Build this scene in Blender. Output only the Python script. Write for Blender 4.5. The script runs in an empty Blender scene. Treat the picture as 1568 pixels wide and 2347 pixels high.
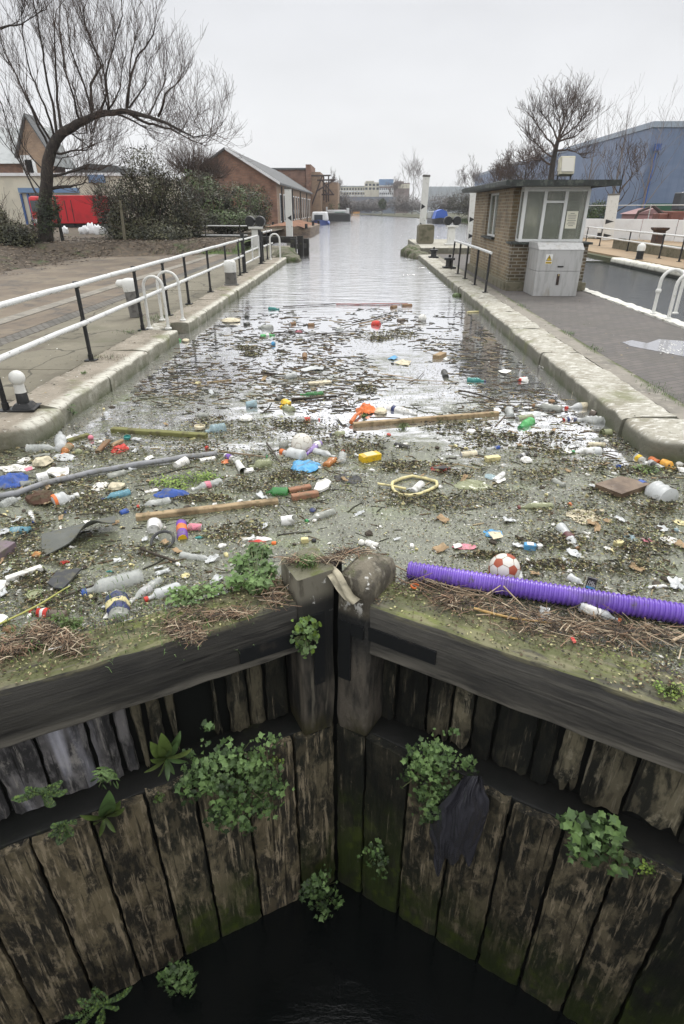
import bpy, math, random
import numpy as np
from mathutils import Vector, Matrix, Euler, noise as mnoise
R = math.radians
random.seed(7)
scene = bpy.context.scene
COL = scene.collection

# ---------------------------------------------------------------- camera, sky, sun, exposure
EYE = 2.1
WZ = .05          # level of the upper water
PITCH = math.atan2(695, 1309); YAW = R(1.7); FPX = 1309.0
cam = bpy.data.objects.new('camera', bpy.data.cameras.new('camera'))
COL.objects.link(cam); scene.camera = cam
cam.location = (0, 0, EYE)
cam.rotation_euler = (math.pi / 2 - PITCH, 0, YAW)
cam.data.sensor_fit = 'HORIZONTAL'; cam.data.sensor_width = 36
cam.data.lens = 36 * FPX / 1568
cam.data.clip_start = .05; cam.data.clip_end = 3000

W = bpy.data.worlds.new('World'); scene.world = W; W.use_nodes = True
def build_world():
    nt = W.node_tree; N = nt.nodes; L = nt.links; N.clear()
    out = N.new('ShaderNodeOutputWorld'); bg = N.new('ShaderNodeBackground')
    sky = N.new('ShaderNodeTexSky'); sky.sky_type = 'NISHITA'; sky.sun_disc = False
    sky.sun_elevation = R(52); sky.sun_rotation = R(20); sky.air_density = 1.2; sky.dust_density = 3
    tc = N.new('ShaderNodeTexCoord'); sep = N.new('ShaderNodeSeparateXYZ')
    L.new(tc.outputs['Generated'], sep.inputs[0])
    ramp = N.new('ShaderNodeValToRGB'); e = ramp.color_ramp.elements
    e[0].position = 0.0; e[0].color = (.83, .84, .85, 1)
    e[1].position = 1.0; e[1].color = (1.0, 1.0, 1.0, 1)
    for p, c in ((.12, (.78, .79, .81, 1)), (.235, (.68, .69, .715, 1)), (.31, (.90, .91, .93, 1)), (.45, (1.08, 1.08, 1.08, 1)), (.6, (1.05, 1.05, 1.05, 1))):
        x = e.new(p); x.color = c
    L.new(sep.outputs[2], ramp.inputs[0])
    mp = N.new('ShaderNodeMapping'); mp.inputs['Scale'].default_value = (1.4, 1.4, 4)
    L.new(tc.outputs['Generated'], mp.inputs[0])
    no = N.new('ShaderNodeTexNoise'); no.inputs['Scale'].default_value = 1.6; no.inputs['Detail'].default_value = 5
    L.new(mp.outputs[0], no.inputs['Vector'])
    mr = N.new('ShaderNodeMapRange'); mr.inputs[1].default_value = .35; mr.inputs[2].default_value = .65
    mr.inputs[3].default_value = 9.3; mr.inputs[4].default_value = 10.5
    L.new(no.outputs[0], mr.inputs[0])
    mul = N.new('ShaderNodeVectorMath'); mul.operation = 'SCALE'
    L.new(ramp.outputs[0], mul.inputs[0]); L.new(mr.outputs[0], mul.inputs['Scale'])
    zen = N.new('ShaderNodeMapRange'); zen.inputs[1].default_value = .25; zen.inputs[2].default_value = .9
    zen.inputs[3].default_value = 1.0; zen.inputs[4].default_value = 1.7
    L.new(sep.outputs[2], zen.inputs[0])
    mul2 = N.new('ShaderNodeVectorMath'); mul2.operation = 'SCALE'
    L.new(mul.outputs[0], mul2.inputs[0]); L.new(zen.outputs[0], mul2.inputs['Scale'])
    mix = N.new('ShaderNodeMix'); mix.data_type = 'RGBA'; mix.inputs[0].default_value = .97
    L.new(sky.outputs[0], mix.inputs[6]); L.new(mul2.outputs[0], mix.inputs[7])
    bg.inputs[1].default_value = .1
    L.new(mix.outputs[2], bg.inputs[0]); L.new(bg.outputs[0], out.inputs[0])
build_world()
sun = bpy.data.objects.new('sun', bpy.data.lights.new('sun', 'SUN')); COL.objects.link(sun)
sun.data.energy = 1.2; sun.data.angle = R(14); sun.data.color = (1, .97, .92)
sun.rotation_euler = (R(38), 0, R(160))
scene.view_settings.view_transform = 'Standard'; scene.view_settings.look = 'None'
scene.view_settings.exposure = 0.22; scene.view_settings.gamma = 1.0
scene.view_settings.use_curve_mapping = False
scene.cycles.max_bounces = 6; scene.cycles.transparent_max_bounces = 8
scene.cycles.caustics_reflective = False; scene.cycles.caustics_refractive = False

# ---------------------------------------------------------------- measuring helpers (photo pixel -> place in the world)
CP, SP = math.cos(PITCH), math.sin(PITCH); CYW, SYW = math.cos(YAW), math.sin(YAW)
def ray(p):
    x, y = p[0] - 784.0, 1173.0 - p[1]
    a, b, c = x, FPX * CP + y * SP, -FPX * SP + y * CP
    return Vector((a * CYW - b * SYW, a * SYW + b * CYW, c))
def G(p, z=0.0):
    d = ray(p); t = (z - EYE) / d.z
    return Vector((d.x * t, d.y * t, z))
def AY(p, Y):
    d = ray(p); t = Y / d.y
    return Vector((d.x * t, Y, EYE + d.z * t))
def ZR(x0, y0, w):
    k = w / 1568 / 1.26658
    return lambda x, y: (x0 / 1.26658 + x * k, y0 / 1.26658 + y * k)
A_ = ZR(0, 1250, 500); B_ = ZR(500, 1250, 500); C_ = ZR(1000, 1150, 500); D_ = ZR(1486, 1250, 500)
E_ = ZR(0, 1500, 500); F_ = ZR(500, 1500, 600); G_ = ZR(1100, 1500, 886)
H_ = ZR(500, 850, 700); I_ = ZR(1100, 800, 886); L_ = ZR(0, 1800, 900); R_ = ZR(900, 1700, 1086)
Z1 = ZR(0, 0, 700); Z2 = ZR(550, 350, 800); Z3 = ZR(1250, 250, 736); Z4 = ZR(0, 650, 700); Z5 = ZR(880, 500, 400); Z6 = ZR(1680, 550, 306)

# ---------------------------------------------------------------- mesh builder
class MB:
    def __init__(s): s.v = []; s.f = []; s.m = []
    def add(s, vs, fs, mi=0):
        o = len(s.v); s.v.extend([tuple(v) for v in vs])
        s.f.extend([tuple(i + o for i in f) for f in fs]); s.m.extend([mi] * len(fs)); return s
    def box(s, c, d, rz=0, mi=0, M=None, taper=1):
        x, y, z = d[0] / 2, d[1] / 2, d[2] / 2
        vs = [Vector((sx * x * (taper if sz > 0 else 1), sy * y * (taper if sz > 0 else 1), sz * z)) for sz in (-1, 1) for sy in (-1, 1) for sx in (-1, 1)]
        m = M if M is not None else Matrix.Rotation(rz, 3, 'Z')
        c = Vector(c)
        return s.add([m @ v + c for v in vs], [(0, 2, 3, 1), (4, 5, 7, 6), (0, 1, 5, 4), (2, 6, 7, 3), (0, 4, 6, 2), (1, 3, 7, 5)], mi)
    def tube(s, pts, r, seg=6, mi=0, caps=True):
        pts = [Vector(p) for p in pts]; n = len(pts)
        rs = [r] * n if not isinstance(r, (list, tuple)) else list(r)
        t0 = (pts[1] - pts[0]).normalized()
        u = t0.orthogonal().normalized(); vs = []
        for i, p in enumerate(pts):
            t = (pts[min(i + 1, n - 1)] - pts[max(i - 1, 0)])
            t = t.normalized() if t.length > 1e-9 else t0
            u = (u - t * u.dot(t)); u = u.normalized() if u.length > 1e-6 else t.orthogonal().normalized()
            w = t.cross(u)
            for k in range(seg):
                a = 2 * math.pi * k / seg
                vs.append(p + (u * math.cos(a) + w * math.sin(a)) * rs[i])
        fs = [(i * seg + k, i * seg + (k + 1) % seg, (i + 1) * seg + (k + 1) % seg, (i + 1) * seg + k) for i in range(n - 1) for k in range(seg)]
        if caps: fs += [tuple(range(seg - 1, -1, -1)), tuple((n - 1) * seg + k for k in range(seg))]
        return s.add(vs, fs, mi)
    def lathe(s, prof, seg=16, M=None, mi=0, squash=None):
        # prof: list of (h, r) along local z
        vs = []; M = M or Matrix.Identity(4)
        for h, r in prof:
            for k in range(seg):
                a = 2 * math.pi * k / seg; v = Vector((math.cos(a) * r, math.sin(a) * r, h))
                if squash: v = squash(v, a)
                vs.append(M @ v)
        n = len(prof)
        fs = [(i * seg + k, i * seg + (k + 1) % seg, (i + 1) * seg + (k + 1) % seg, (i + 1) * seg + k) for i in range(n - 1) for k in range(seg)]
        if prof[0][1] > 1e-5: fs.append(tuple(range(seg - 1, -1, -1)))
        if prof[-1][1] > 1e-5: fs.append(tuple((n - 1) * seg + k for k in range(seg)))
        return s.add(vs, fs, mi)
    def ball(s, c, r, seg=16, mi=0, nz=0, freq=3, seed=0):
        r3 = r if isinstance(r, (tuple, list)) else (r, r, r)
        vs = []; c = Vector(c); rings = seg // 2
        for i in range(rings + 1):
            th = math.pi * i / rings
            for k in range(seg):
                a = 2 * math.pi * k / seg
                d = Vector((math.sin(th) * math.cos(a), math.sin(th) * math.sin(a), math.cos(th)))
                q = 1 + (nz * mnoise.noise(d * freq + Vector((seed * 3.7, seed, 0))) if nz else 0)
                vs.append(c + Vector((d.x * r3[0], d.y * r3[1], d.z * r3[2])) * q)
        fs = [(i * seg + k, (i + 1) * seg + k, (i + 1) * seg + (k + 1) % seg, i * seg + (k + 1) % seg) for i in range(rings) for k in range(seg)]
        return s.add(vs, fs, mi)
    def prism(s, poly, z0, z1, M=None, mi=0):
        n = len(poly); M = M or Matrix.Identity(4)
        vs = [M @ Vector((x, y, z)) for z in (z0, z1) for x, y in poly]
        fs = [tuple(range(n - 1, -1, -1)), tuple(range(n, 2 * n))] + [(i, (i + 1) % n, n + (i + 1) % n, n + i) for i in range(n)]
        return s.add(vs, fs, mi)
    def grid(s, fn, nu, nv, mi=0, thick=0):
        vs = [Vector(fn(i / nu, j / nv)) for i in range(nu + 1) for j in range(nv + 1)]
        w = nv + 1
        fs = [(i * w + j, (i + 1) * w + j, (i + 1) * w + j + 1, i * w + j + 1) for i in range(nu) for j in range(nv)]
        if thick:
            n = len(vs); vs += [v - Vector((0, 0, thick)) for v in vs]
            fs += [tuple(q + n for q in reversed(f)) for f in fs[:]]
            for i in range(nu):
                for j in (0, nv):
                    a, b = i * w + j, (i + 1) * w + j
                    fs.append((a, a + n, b + n, b) if j == 0 else (a, b, b + n, a + n))
            for j in range(nv):
                for i in (0, nu):
                    a, b = i * w + j, i * w + j + 1
                    fs.append((a, b, b + n, a + n) if i == 0 else (a, a + n, b + n, b))
        return s.add(vs, fs, mi)
    def build(s, name, mats, parent=None, org=None, loc=None, rot=None, smooth=None, bev=0, fix=True):
        me = bpy.data.meshes.new(name)
        v = np.array(s.v, dtype=np.float32).reshape(-1, 3)
        if org is not None: v = v - np.array(org, dtype=np.float32)
        me.from_pydata(v.tolist(), [], s.f)
        mats = mats if isinstance(mats, (list, tuple)) else [mats]
        for m in mats: me.materials.append(m)
        if len(mats) > 1: me.polygons.foreach_set('material_index', s.m)
        if smooth is not None:
            me.polygons.foreach_set('use_smooth', [True] * len(me.polygons))
            if smooth < 170: me.set_sharp_from_angle(angle=R(smooth))
        me.update()
        o = bpy.data.objects.new(name, me); COL.objects.link(o)
        if parent is not None: o.parent = parent
        elif org is not None: o.location = org
        if loc is not None: o.location = loc
        if rot is not None: o.rotation_euler = rot
        if bev:
            b = o.modifiers.new('bevel', 'BEVEL'); b.width = bev; b.segments = 2; b.limit_method = 'ANGLE'; b.angle_limit = R(40)
        return o
def tag(o, label, cat, group=None):
    o['label'] = label; o['category'] = cat
    if group: o['group'] = group
    return o
def thing(name, label, cat, loc=(0, 0, 0), rz=0, group=None):
    o = bpy.data.objects.new(name, None); COL.objects.link(o); o.empty_display_size = .1
    o.location = loc; o.rotation_euler = (0, 0, rz); return tag(o, label, cat, group)
def kind(o, k): o['kind'] = k; return o
def dup(root, loc, rz, label, scale=None):
    def cp(o, par):
        c = o.copy(); COL.objects.link(c)
        if par is not None: c.parent = par
        for ch in o.children: cp(ch, c)
        return c
    r = cp(root, None); r.location = loc; r.rotation_euler = (0, 0, rz); r['label'] = label
    if scale: r.scale = scale
    return r
def frame_to(p0, p1, up=Vector((0, 0, 1))):
    """matrix with local z running from p0 to p1"""
    z = (Vector(p1) - Vector(p0)).normalized()
    x = up.cross(z); x = x.normalized() if x.length > 1e-5 else Vector((1, 0, 0))
    y = z.cross(x)
    return Matrix.Translation(Vector(p0)) @ Matrix((x, y, z)).transposed().to_4x4()

# ---------------------------------------------------------------- materials
MATS = {}
def mat(nm, base, layers=(), rough=.7, metal=0, spec=.5, bump=None, rnd=0, alpha=1, trans=0, ior=1.45, co='Object', sub=None, rz=0, coat=0, off=True):
    if nm in MATS: return MATS[nm]
    m = bpy.data.materials.new(nm); m.use_nodes = True; nt = m.node_tree; N = nt.nodes; L = nt.links
    b = N['Principled BSDF']; MATS[nm] = m
    tc = N.new('ShaderNodeTexCoord'); oi = N.new('ShaderNodeObjectInfo')
    vec = tc.outputs[co]
    if off:
        va = N.new('ShaderNodeVectorMath'); va.operation = 'ADD'
        cm = N.new('ShaderNodeCombineXYZ'); mm = N.new('ShaderNodeMath'); mm.operation = 'MULTIPLY'; mm.inputs[1].default_value = 57
        L.new(oi.outputs['Random'], mm.inputs[0]); L.new(mm.outputs[0], cm.inputs[0]); L.new(mm.outputs[0], cm.inputs[1])
        L.new(vec, va.inputs[0]); L.new(cm.outputs[0], va.inputs[1]); vec = va.outputs[0]
    if rz:
        m0 = N.new('ShaderNodeMapping'); m0.inputs['Rotation'].default_value = (0, 0, rz); L.new(vec, m0.inputs[0]); vec = m0.outputs[0]
    def nz(scale, det=5, ro=.6, typ='noise', dist=0):
        mp = N.new('ShaderNodeMapping'); L.new(vec, mp.inputs[0])
        sc = scale if isinstance(scale, (tuple, list)) else (scale,) * 3
        mp.inputs['Scale'].default_value = sc
        if typ == 'vor':
            t = N.new('ShaderNodeTexVoronoi'); L.new(mp.outputs[0], t.inputs['Vector']); t.inputs['Scale'].default_value = 1
            return t.outputs['Distance']
        if typ == 'crack':
            t = N.new('ShaderNodeTexVoronoi'); t.feature = 'DISTANCE_TO_EDGE'; w_ = N.new('ShaderNodeTexNoise'); w_.inputs['Scale'].default_value = 1.6; w_.inputs['Detail'].default_value = 6
            L.new(mp.outputs[0], w_.inputs['Vector']); sc_ = N.new('ShaderNodeVectorMath'); sc_.operation = 'SCALE'; sc_.inputs['Scale'].default_value = .7; L.new(w_.outputs['Color'], sc_.inputs[0])
            ad = N.new('ShaderNodeVectorMath'); ad.operation = 'ADD'; L.new(mp.outputs[0], ad.inputs[0]); L.new(sc_.outputs[0], ad.inputs[1]); L.new(ad.outputs[0], t.inputs['Vector']); t.inputs['Scale'].default_value = 1
            return t.outputs['Distance']
        t = N.new('ShaderNodeTexNoise'); L.new(mp.outputs[0], t.inputs['Vector']); t.inputs['Scale'].default_value = 1
        t.inputs['Detail'].default_value = det; t.inputs['Roughness'].default_value = ro; t.inputs['Distortion'].default_value = dist
        return t.outputs['Fac']
    def mr(x, a, c, lo=0, hi=1):
        q = N.new('ShaderNodeMapRange'); q.interpolation_type = 'SMOOTHSTEP'
        for i, k in ((1, a), (2, c), (3, lo), (4, hi)): q.inputs[i].default_value = k
        L.new(x, q.inputs[0]); return q.outputs[0]
    cur = None
    rgb = N.new('ShaderNodeRGB'); rgb.outputs[0].default_value = (*base, 1); cur = rgb.outputs[0]
    for ly in layers:
        col, scale, lo, hi = ly[:4]; o = ly[4] if len(ly) > 4 else {}
        f = (lambda x: mr(x, hi, lo, 1, 0) if lo > hi else mr(x, lo, hi))(nz(scale, o.get('det', 5), o.get('ro', .6), o.get('typ', 'noise'), o.get('dist', 0)))
        if 'z' in o:
            gp = N.new('ShaderNodeNewGeometry'); sp = N.new('ShaderNodeSeparateXYZ'); L.new(gp.outputs['Position'], sp.inputs[0])
            k = mr(sp.outputs[o.get('ax', 2)], o['z'][0], o['z'][1]); q = N.new('ShaderNodeMath'); q.operation = 'MULTIPLY'
            L.new(f, q.inputs[0]); L.new(k, q.inputs[1]); f = q.outputs[0]
        if 'up' in o:
            gp = N.new('ShaderNodeNewGeometry'); sp = N.new('ShaderNodeSeparateXYZ'); L.new(gp.outputs['Normal'], sp.inputs[0])
            k = mr(sp.outputs[2], *o['up']) if o['up'][0] < o['up'][1] else mr(sp.outputs[2], o['up'][1], o['up'][0], 1, 0); q = N.new('ShaderNodeMath'); q.operation = 'MULTIPLY'
            L.new(f, q.inputs[0]); L.new(k, q.inputs[1]); f = q.outputs[0]
        if 'amt' in o:
            q = N.new('ShaderNodeMath'); q.operation = 'MULTIPLY'; q.inputs[1].default_value = o['amt']; L.new(f, q.inputs[0]); f = q.outputs[0]
        mx = N.new('ShaderNodeMix'); mx.data_type = 'RGBA'; L.new(f, mx.inputs[0]); L.new(cur, mx.inputs[6])
        mx.inputs[7].default_value = (*col, 1); cur = mx.outputs[2]
    if rnd:
        hs = N.new('ShaderNodeHueSaturation'); q = N.new('ShaderNodeMapRange'); L.new(oi.outputs['Random'], q.inputs[0])
        q.inputs[3].default_value = 1 - rnd; q.inputs[4].default_value = 1 + rnd
        L.new(q.outputs[0], hs.inputs['Value']); L.new(cur, hs.inputs['Color']); cur = hs.outputs[0]
    L.new(cur, b.inputs['Base Color'])
    b.inputs['Roughness'].default_value = rough; b.inputs['Metallic'].default_value = metal
    b.inputs['Specular IOR Level'].default_value = spec; b.inputs['Alpha'].default_value = alpha
    b.inputs['Transmission Weight'].default_value = trans; b.inputs['IOR'].default_value = ior
    b.inputs['Coat Weight'].default_value = coat
    if bump:
        bn = N.new('ShaderNodeBump'); bn.inputs['Strength'].default_value = bump[1]; bn.inputs['Distance'].default_value = bump[2] if len(bump) > 2 else .01
        L.new(nz(bump[0], 6, .65), bn.inputs['Height']); L.new(bn.outputs[0], b.inputs['Normal'])
    m['base'] = base
    return m
def plain(nm, col, rough=.5, dirt=.6, **k):
    """coloured plastic / card with a film of canal dirt"""
    return mat(nm, col, [(tuple(min(1, c * 1.25 + .02) for c in col), 5, .5, .7, {'amt': .4}), ((.13, .125, .08), 16, .48, .66, {'amt': dirt, 'det': 7}), ((.05, .05, .03), 34, .60, .68, {'amt': dirt, 'det': 6})], rough=rough, bump=(30, .15, .004), **k)
def brick_mat(nm, c1, c2, mortar, bw, bh, ms, dirt=(.03, .03, .025), rot=(0, 0, 0), axis='gen', dz=None, bias=0):
    m = bpy.data.materials.new(nm); m.use_nodes = True; nt = m.node_tree; N = nt.nodes; L = nt.links; b = N['Principled BSDF']; MATS[nm] = m
    geo = N.new('ShaderNodeNewGeometry'); sp = N.new('ShaderNodeSeparateXYZ'); L.new(geo.outputs['Position'], sp.inputs[0])
    cb = N.new('ShaderNodeCombineXYZ')
    if axis == 'wall':
        ad = N.new('ShaderNodeMath'); ad.operation = 'ADD'; L.new(sp.outputs[0], ad.inputs[0]); L.new(sp.outputs[1], ad.inputs[1])
        L.new(ad.outputs[0], cb.inputs[0]); L.new(sp.outputs[2], cb.inputs[1])
    else:
        L.new(sp.outputs[0], cb.inputs[0]); L.new(sp.outputs[1], cb.inputs[1])
    mp = N.new('ShaderNodeMapping'); mp.inputs['Rotation'].default_value = rot; L.new(cb.outputs[0], mp.inputs[0])
    br = N.new('ShaderNodeTexBrick'); L.new(mp.outputs[0], br.inputs['Vector'])
    br.inputs['Scale'].default_value = 1; br.inputs['Brick Width'].default_value = bw; br.inputs['Row Height'].default_value = bh
    br.inputs['Mortar Size'].default_value = ms; br.inputs['Mortar Smooth'].default_value = .2; br.inputs['Bias'].default_value = bias
    br.inputs['Color1'].default_value = (*c1, 1); br.inputs['Color2'].default_value = (*c2, 1); br.inputs['Mortar'].default_value = (*mortar, 1)
    no = N.new('ShaderNodeTexNoise'); no.inputs['Scale'].default_value = 1.3; no.inputs['Detail'].default_value = 7; L.new(geo.outputs['Position'], no.inputs['Vector'])
    mr = N.new('ShaderNodeMapRange'); mr.inputs[1].default_value = .45; mr.inputs[2].default_value = .75; mr.inputs[4].default_value = .75; L.new(no.outputs[0], mr.inputs[0])
    mx = N.new('ShaderNodeMix'); mx.data_type = 'RGBA'; L.new(mr.outputs[0], mx.inputs[0]); L.new(br.outputs[0], mx.inputs[6]); mx.inputs[7].default_value = (*dirt, 1)
    cur = mx.outputs[2]
    if dz:
        q = N.new('ShaderNodeMapRange'); q.inputs[1].default_value = dz[0]; q.inputs[2].default_value = dz[1]; L.new(sp.outputs[2], q.inputs[0])
        no2 = N.new('ShaderNodeTexNoise'); no2.inputs['Scale'].default_value = 4; L.new(geo.outputs['Position'], no2.inputs['Vector'])
        mu = N.new('ShaderNodeMath'); mu.operation = 'MULTIPLY'; L.new(q.outputs[0], mu.inputs[0]); L.new(no2.outputs[0], mu.inputs[1])
        mx2 = N.new('ShaderNodeMix'); mx2.data_type = 'RGBA'; L.new(mu.outputs[0], mx2.inputs[0]); L.new(cur, mx2.inputs[6]); mx2.inputs[7].default_value = (.06, .075, .03, 1); cur = mx2.outputs[2]
    L.new(cur, b.inputs['Base Color']); b.inputs['Roughness'].default_value = .85
    bn = N.new('ShaderNodeBump'); bn.inputs['Strength'].default_value = .4; bn.inputs['Distance'].default_value = .01
    L.new(br.outputs['Fac'], bn.inputs['Height']); bn.invert = True; L.new(bn.outputs[0], b.inputs['Normal'])
    return m
# ================================================================ SETTING
def nvec(p, f, seed):
    q = Vector(p) * f + Vector((seed * 7.3, seed * 3.1, seed))
    return mnoise.noise_vector(q)
def extr(mb, prof, p0, p1, side, up, nseg=10, amp=0, freq=3, seed=0, mi=0, ends=True, fn=None):
    """a closed cross-section (a, b) swept from p0 to p1, worn by noise"""
    p0, p1, side, up = Vector(p0), Vector(p1), Vector(side), Vector(up); n = len(prof); vs = []
    for i in range(nseg + 1):
        t = i / nseg; c = p0.lerp(p1, t)
        for a, b in prof:
            if fn: a, b = fn(t, a, b)
            p = c + side * a + up * b
            if amp: p = p + nvec(p, freq, seed) * amp
            vs.append(p)
    fs = [(i * n + k, (i + 1) * n + k, (i + 1) * n + (k + 1) % n, i * n + (k + 1) % n) for i in range(nseg) for k in range(n)]
    if ends: fs += [tuple(range(n)), tuple(nseg * n + k for k in range(n - 1, -1, -1))]
    return mb.add(vs, fs, mi)
def rrect(a0, a1, b0, b1, r=.02, k=2):
    out = []
    for cx, cy, s in ((a1 - r, b1 - r, 0), (a0 + r, b1 - r, 1), (a0 + r, b0 + r, 2), (a1 - r, b0 + r, 3)):
        for i in range(k + 1):
            t = (s + i / k) * math.pi / 2
            out.append((cx + r * math.cos(t), cy + r * math.sin(t)))
    return out
def slab(mb, fn, nu, nv, back, mi=0):
    o = len(mb.v); w = nv + 1
    vs = [Vector(fn(i / nu, j / nv)) for i in range(nu + 1) for j in range(nv + 1)]
    fs = [(i * w + j, i * w + j + 1, (i + 1) * w + j + 1, (i + 1) * w + j) for i in range(nu) for j in range(nv)]
    loop = [i * w for i in range(nu + 1)] + [nu * w + j for j in range(1, nv + 1)] + [i * w + nv for i in range(nu - 1, -1, -1)] + [j for j in range(nv - 1, 0, -1)]
    n = len(vs); back = Vector(back); vs += [vs[q] + back for q in loop]
    m = len(loop)
    fs += [(loop[k], loop[(k + 1) % m], n + (k + 1) % m, n + k) for k in range(m)]
    mb.add(vs, fs, mi)

# ---- setting materials
M_con = mat('towpath_concrete', (.165, .15, .11), [((.11, .098, .068), .9, .45, .7), ((.21, .19, .14), 3, .5, .75, {'amt': .7}), ((.09, .10, .05), .7, .58, .72, {'amt': .6}), ((.07, .06, .05), 7, .62, .75, {'amt': .7}), ((.055, .05, .035), (.55, .42, 1), .014, .004, {'typ': 'crack', 'amt': .9}), ((.10, .08, .06), (3, 1.2, 1), .58, .68, {'amt': .7})], rough=.8, bump=(25, .25, .01), off=False)
M_strip = mat('coping_concrete', (.24, .22, .185), [((.15, .14, .12), 2, .45, .7), ((.36, .34, .29), 9, .55, .72, {'amt': .7}), ((.10, .10, .06), 1.2, .6, .72, {'amt': .5}), ((.075, .09, .03), 5, .40, .58, {'z': (3.40, 3.49), 'ax': 0})], rough=.85, bump=(35, .3, .01), off=False)
M_tar = mat('track_tarmac', (.135, .105, .075), [((.07, .06, .05), (.5, .3, 1), .016, .004, {'typ': 'crack', 'amt': .8}), ((.19, .155, .11), .8, .42, .68), ((.075, .065, .055), 2.2, .5, .7), ((.20, .18, .15), 20, .62, .75, {'amt': .5})], rough=.75, bump=(30, .3, .01), off=False)
M_soil = mat('bank_soil', (.07, .055, .04), [((.12, .09, .06), 6, .45, .65), ((.06, .08, .03), 1, .55, .7)], rough=.95, bump=(14, .6, .03), off=False)
M_grd = mat('ground_grass', (.07, .075, .04), [((.10, .085, .055), .3, .45, .65), ((.05, .065, .025), 3, .5, .7)], rough=.95, bump=(6, .5, .05), off=False)
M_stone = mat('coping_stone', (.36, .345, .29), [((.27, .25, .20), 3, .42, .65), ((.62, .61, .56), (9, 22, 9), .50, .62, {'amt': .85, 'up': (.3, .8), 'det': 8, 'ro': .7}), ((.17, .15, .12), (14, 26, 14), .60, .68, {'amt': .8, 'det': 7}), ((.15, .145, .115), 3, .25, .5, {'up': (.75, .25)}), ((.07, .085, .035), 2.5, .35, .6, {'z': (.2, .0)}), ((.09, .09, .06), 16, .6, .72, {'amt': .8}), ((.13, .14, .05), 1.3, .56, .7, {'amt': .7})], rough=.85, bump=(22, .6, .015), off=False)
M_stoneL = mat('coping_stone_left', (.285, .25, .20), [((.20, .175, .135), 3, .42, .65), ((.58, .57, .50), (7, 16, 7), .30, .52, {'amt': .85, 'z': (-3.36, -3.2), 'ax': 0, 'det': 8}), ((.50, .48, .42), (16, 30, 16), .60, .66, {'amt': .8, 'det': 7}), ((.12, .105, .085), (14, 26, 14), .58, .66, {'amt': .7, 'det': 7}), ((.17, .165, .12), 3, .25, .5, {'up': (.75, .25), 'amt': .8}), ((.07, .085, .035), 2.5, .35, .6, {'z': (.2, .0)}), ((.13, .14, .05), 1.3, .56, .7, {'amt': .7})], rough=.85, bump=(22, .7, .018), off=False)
M_paint = mat('painted_coping', (.62, .61, .56), [((.30, .29, .24), 4, .5, .72), ((.16, .18, .08), 2, .58, .72, {'amt': .7})], rough=.7, bump=(20, .4, .01), off=False)
M_paintd = mat('painted_coping_far', (.60, .59, .52), [((.30, .29, .24), 4, .5, .72), ((.03, .032, .025), 2, .1, .3, {'z': (.14, .06)})], rough=.7, bump=(20, .4, .01), off=False)
M_wetwall = brick_mat('wet_brick_wall', (.05, .045, .035), (.035, .032, .028), (.05, .05, .045), .23, .075, .01, axis='wall')
M_pave = brick_mat('brick_paving', (.128, .113, .104), (.096, .088, .084), (.076, .073, .064), .21, .105, .008, rot=(0, 0, R(-28)), dirt=(.085, .08, .07))
M_sand = mat('tan_paving', (.30, .215, .13), [((.21, .16, .10), .6, .45, .7), ((.34, .28, .2), 5, .55, .7, {'amt': .6})], rough=.85, off=False)

# ---- ground: one sheet of land with the waterways left open
def poly_sheet(name, polys, z0, z1, m):
    mb = MB()
    for p in polys: mb.prism(p, z0, z1)
    return kind(mb.build(name, m), 'structure')
poly_sheet('ground', [
    [(-600, -60), (-3.6, -60), (-3.6, 27.5), (-7.5, 30), (-7.9, 135), (-30, 150), (-30, 330), (-600, 330)],
    [(10.9, -60), (600, -60), (600, 150), (60, 190), (14, 165), (15.8, 100), (16.6, 44), (10.9, 44)],
    [(-600, 330), (-30, 330), (-4, 285), (14, 165), (60, 190), (600, 150), (600, 1000), (-600, 1000)]], -1.5, .2, M_grd)
poly_sheet('lock_island', [[(3.0, 1.2), (5.95, 1.2), (5.95, 29.5), (5.5, 39), (2.9, 39), (3.0, 28)]], -1.5, .2, M_soil)

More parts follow.
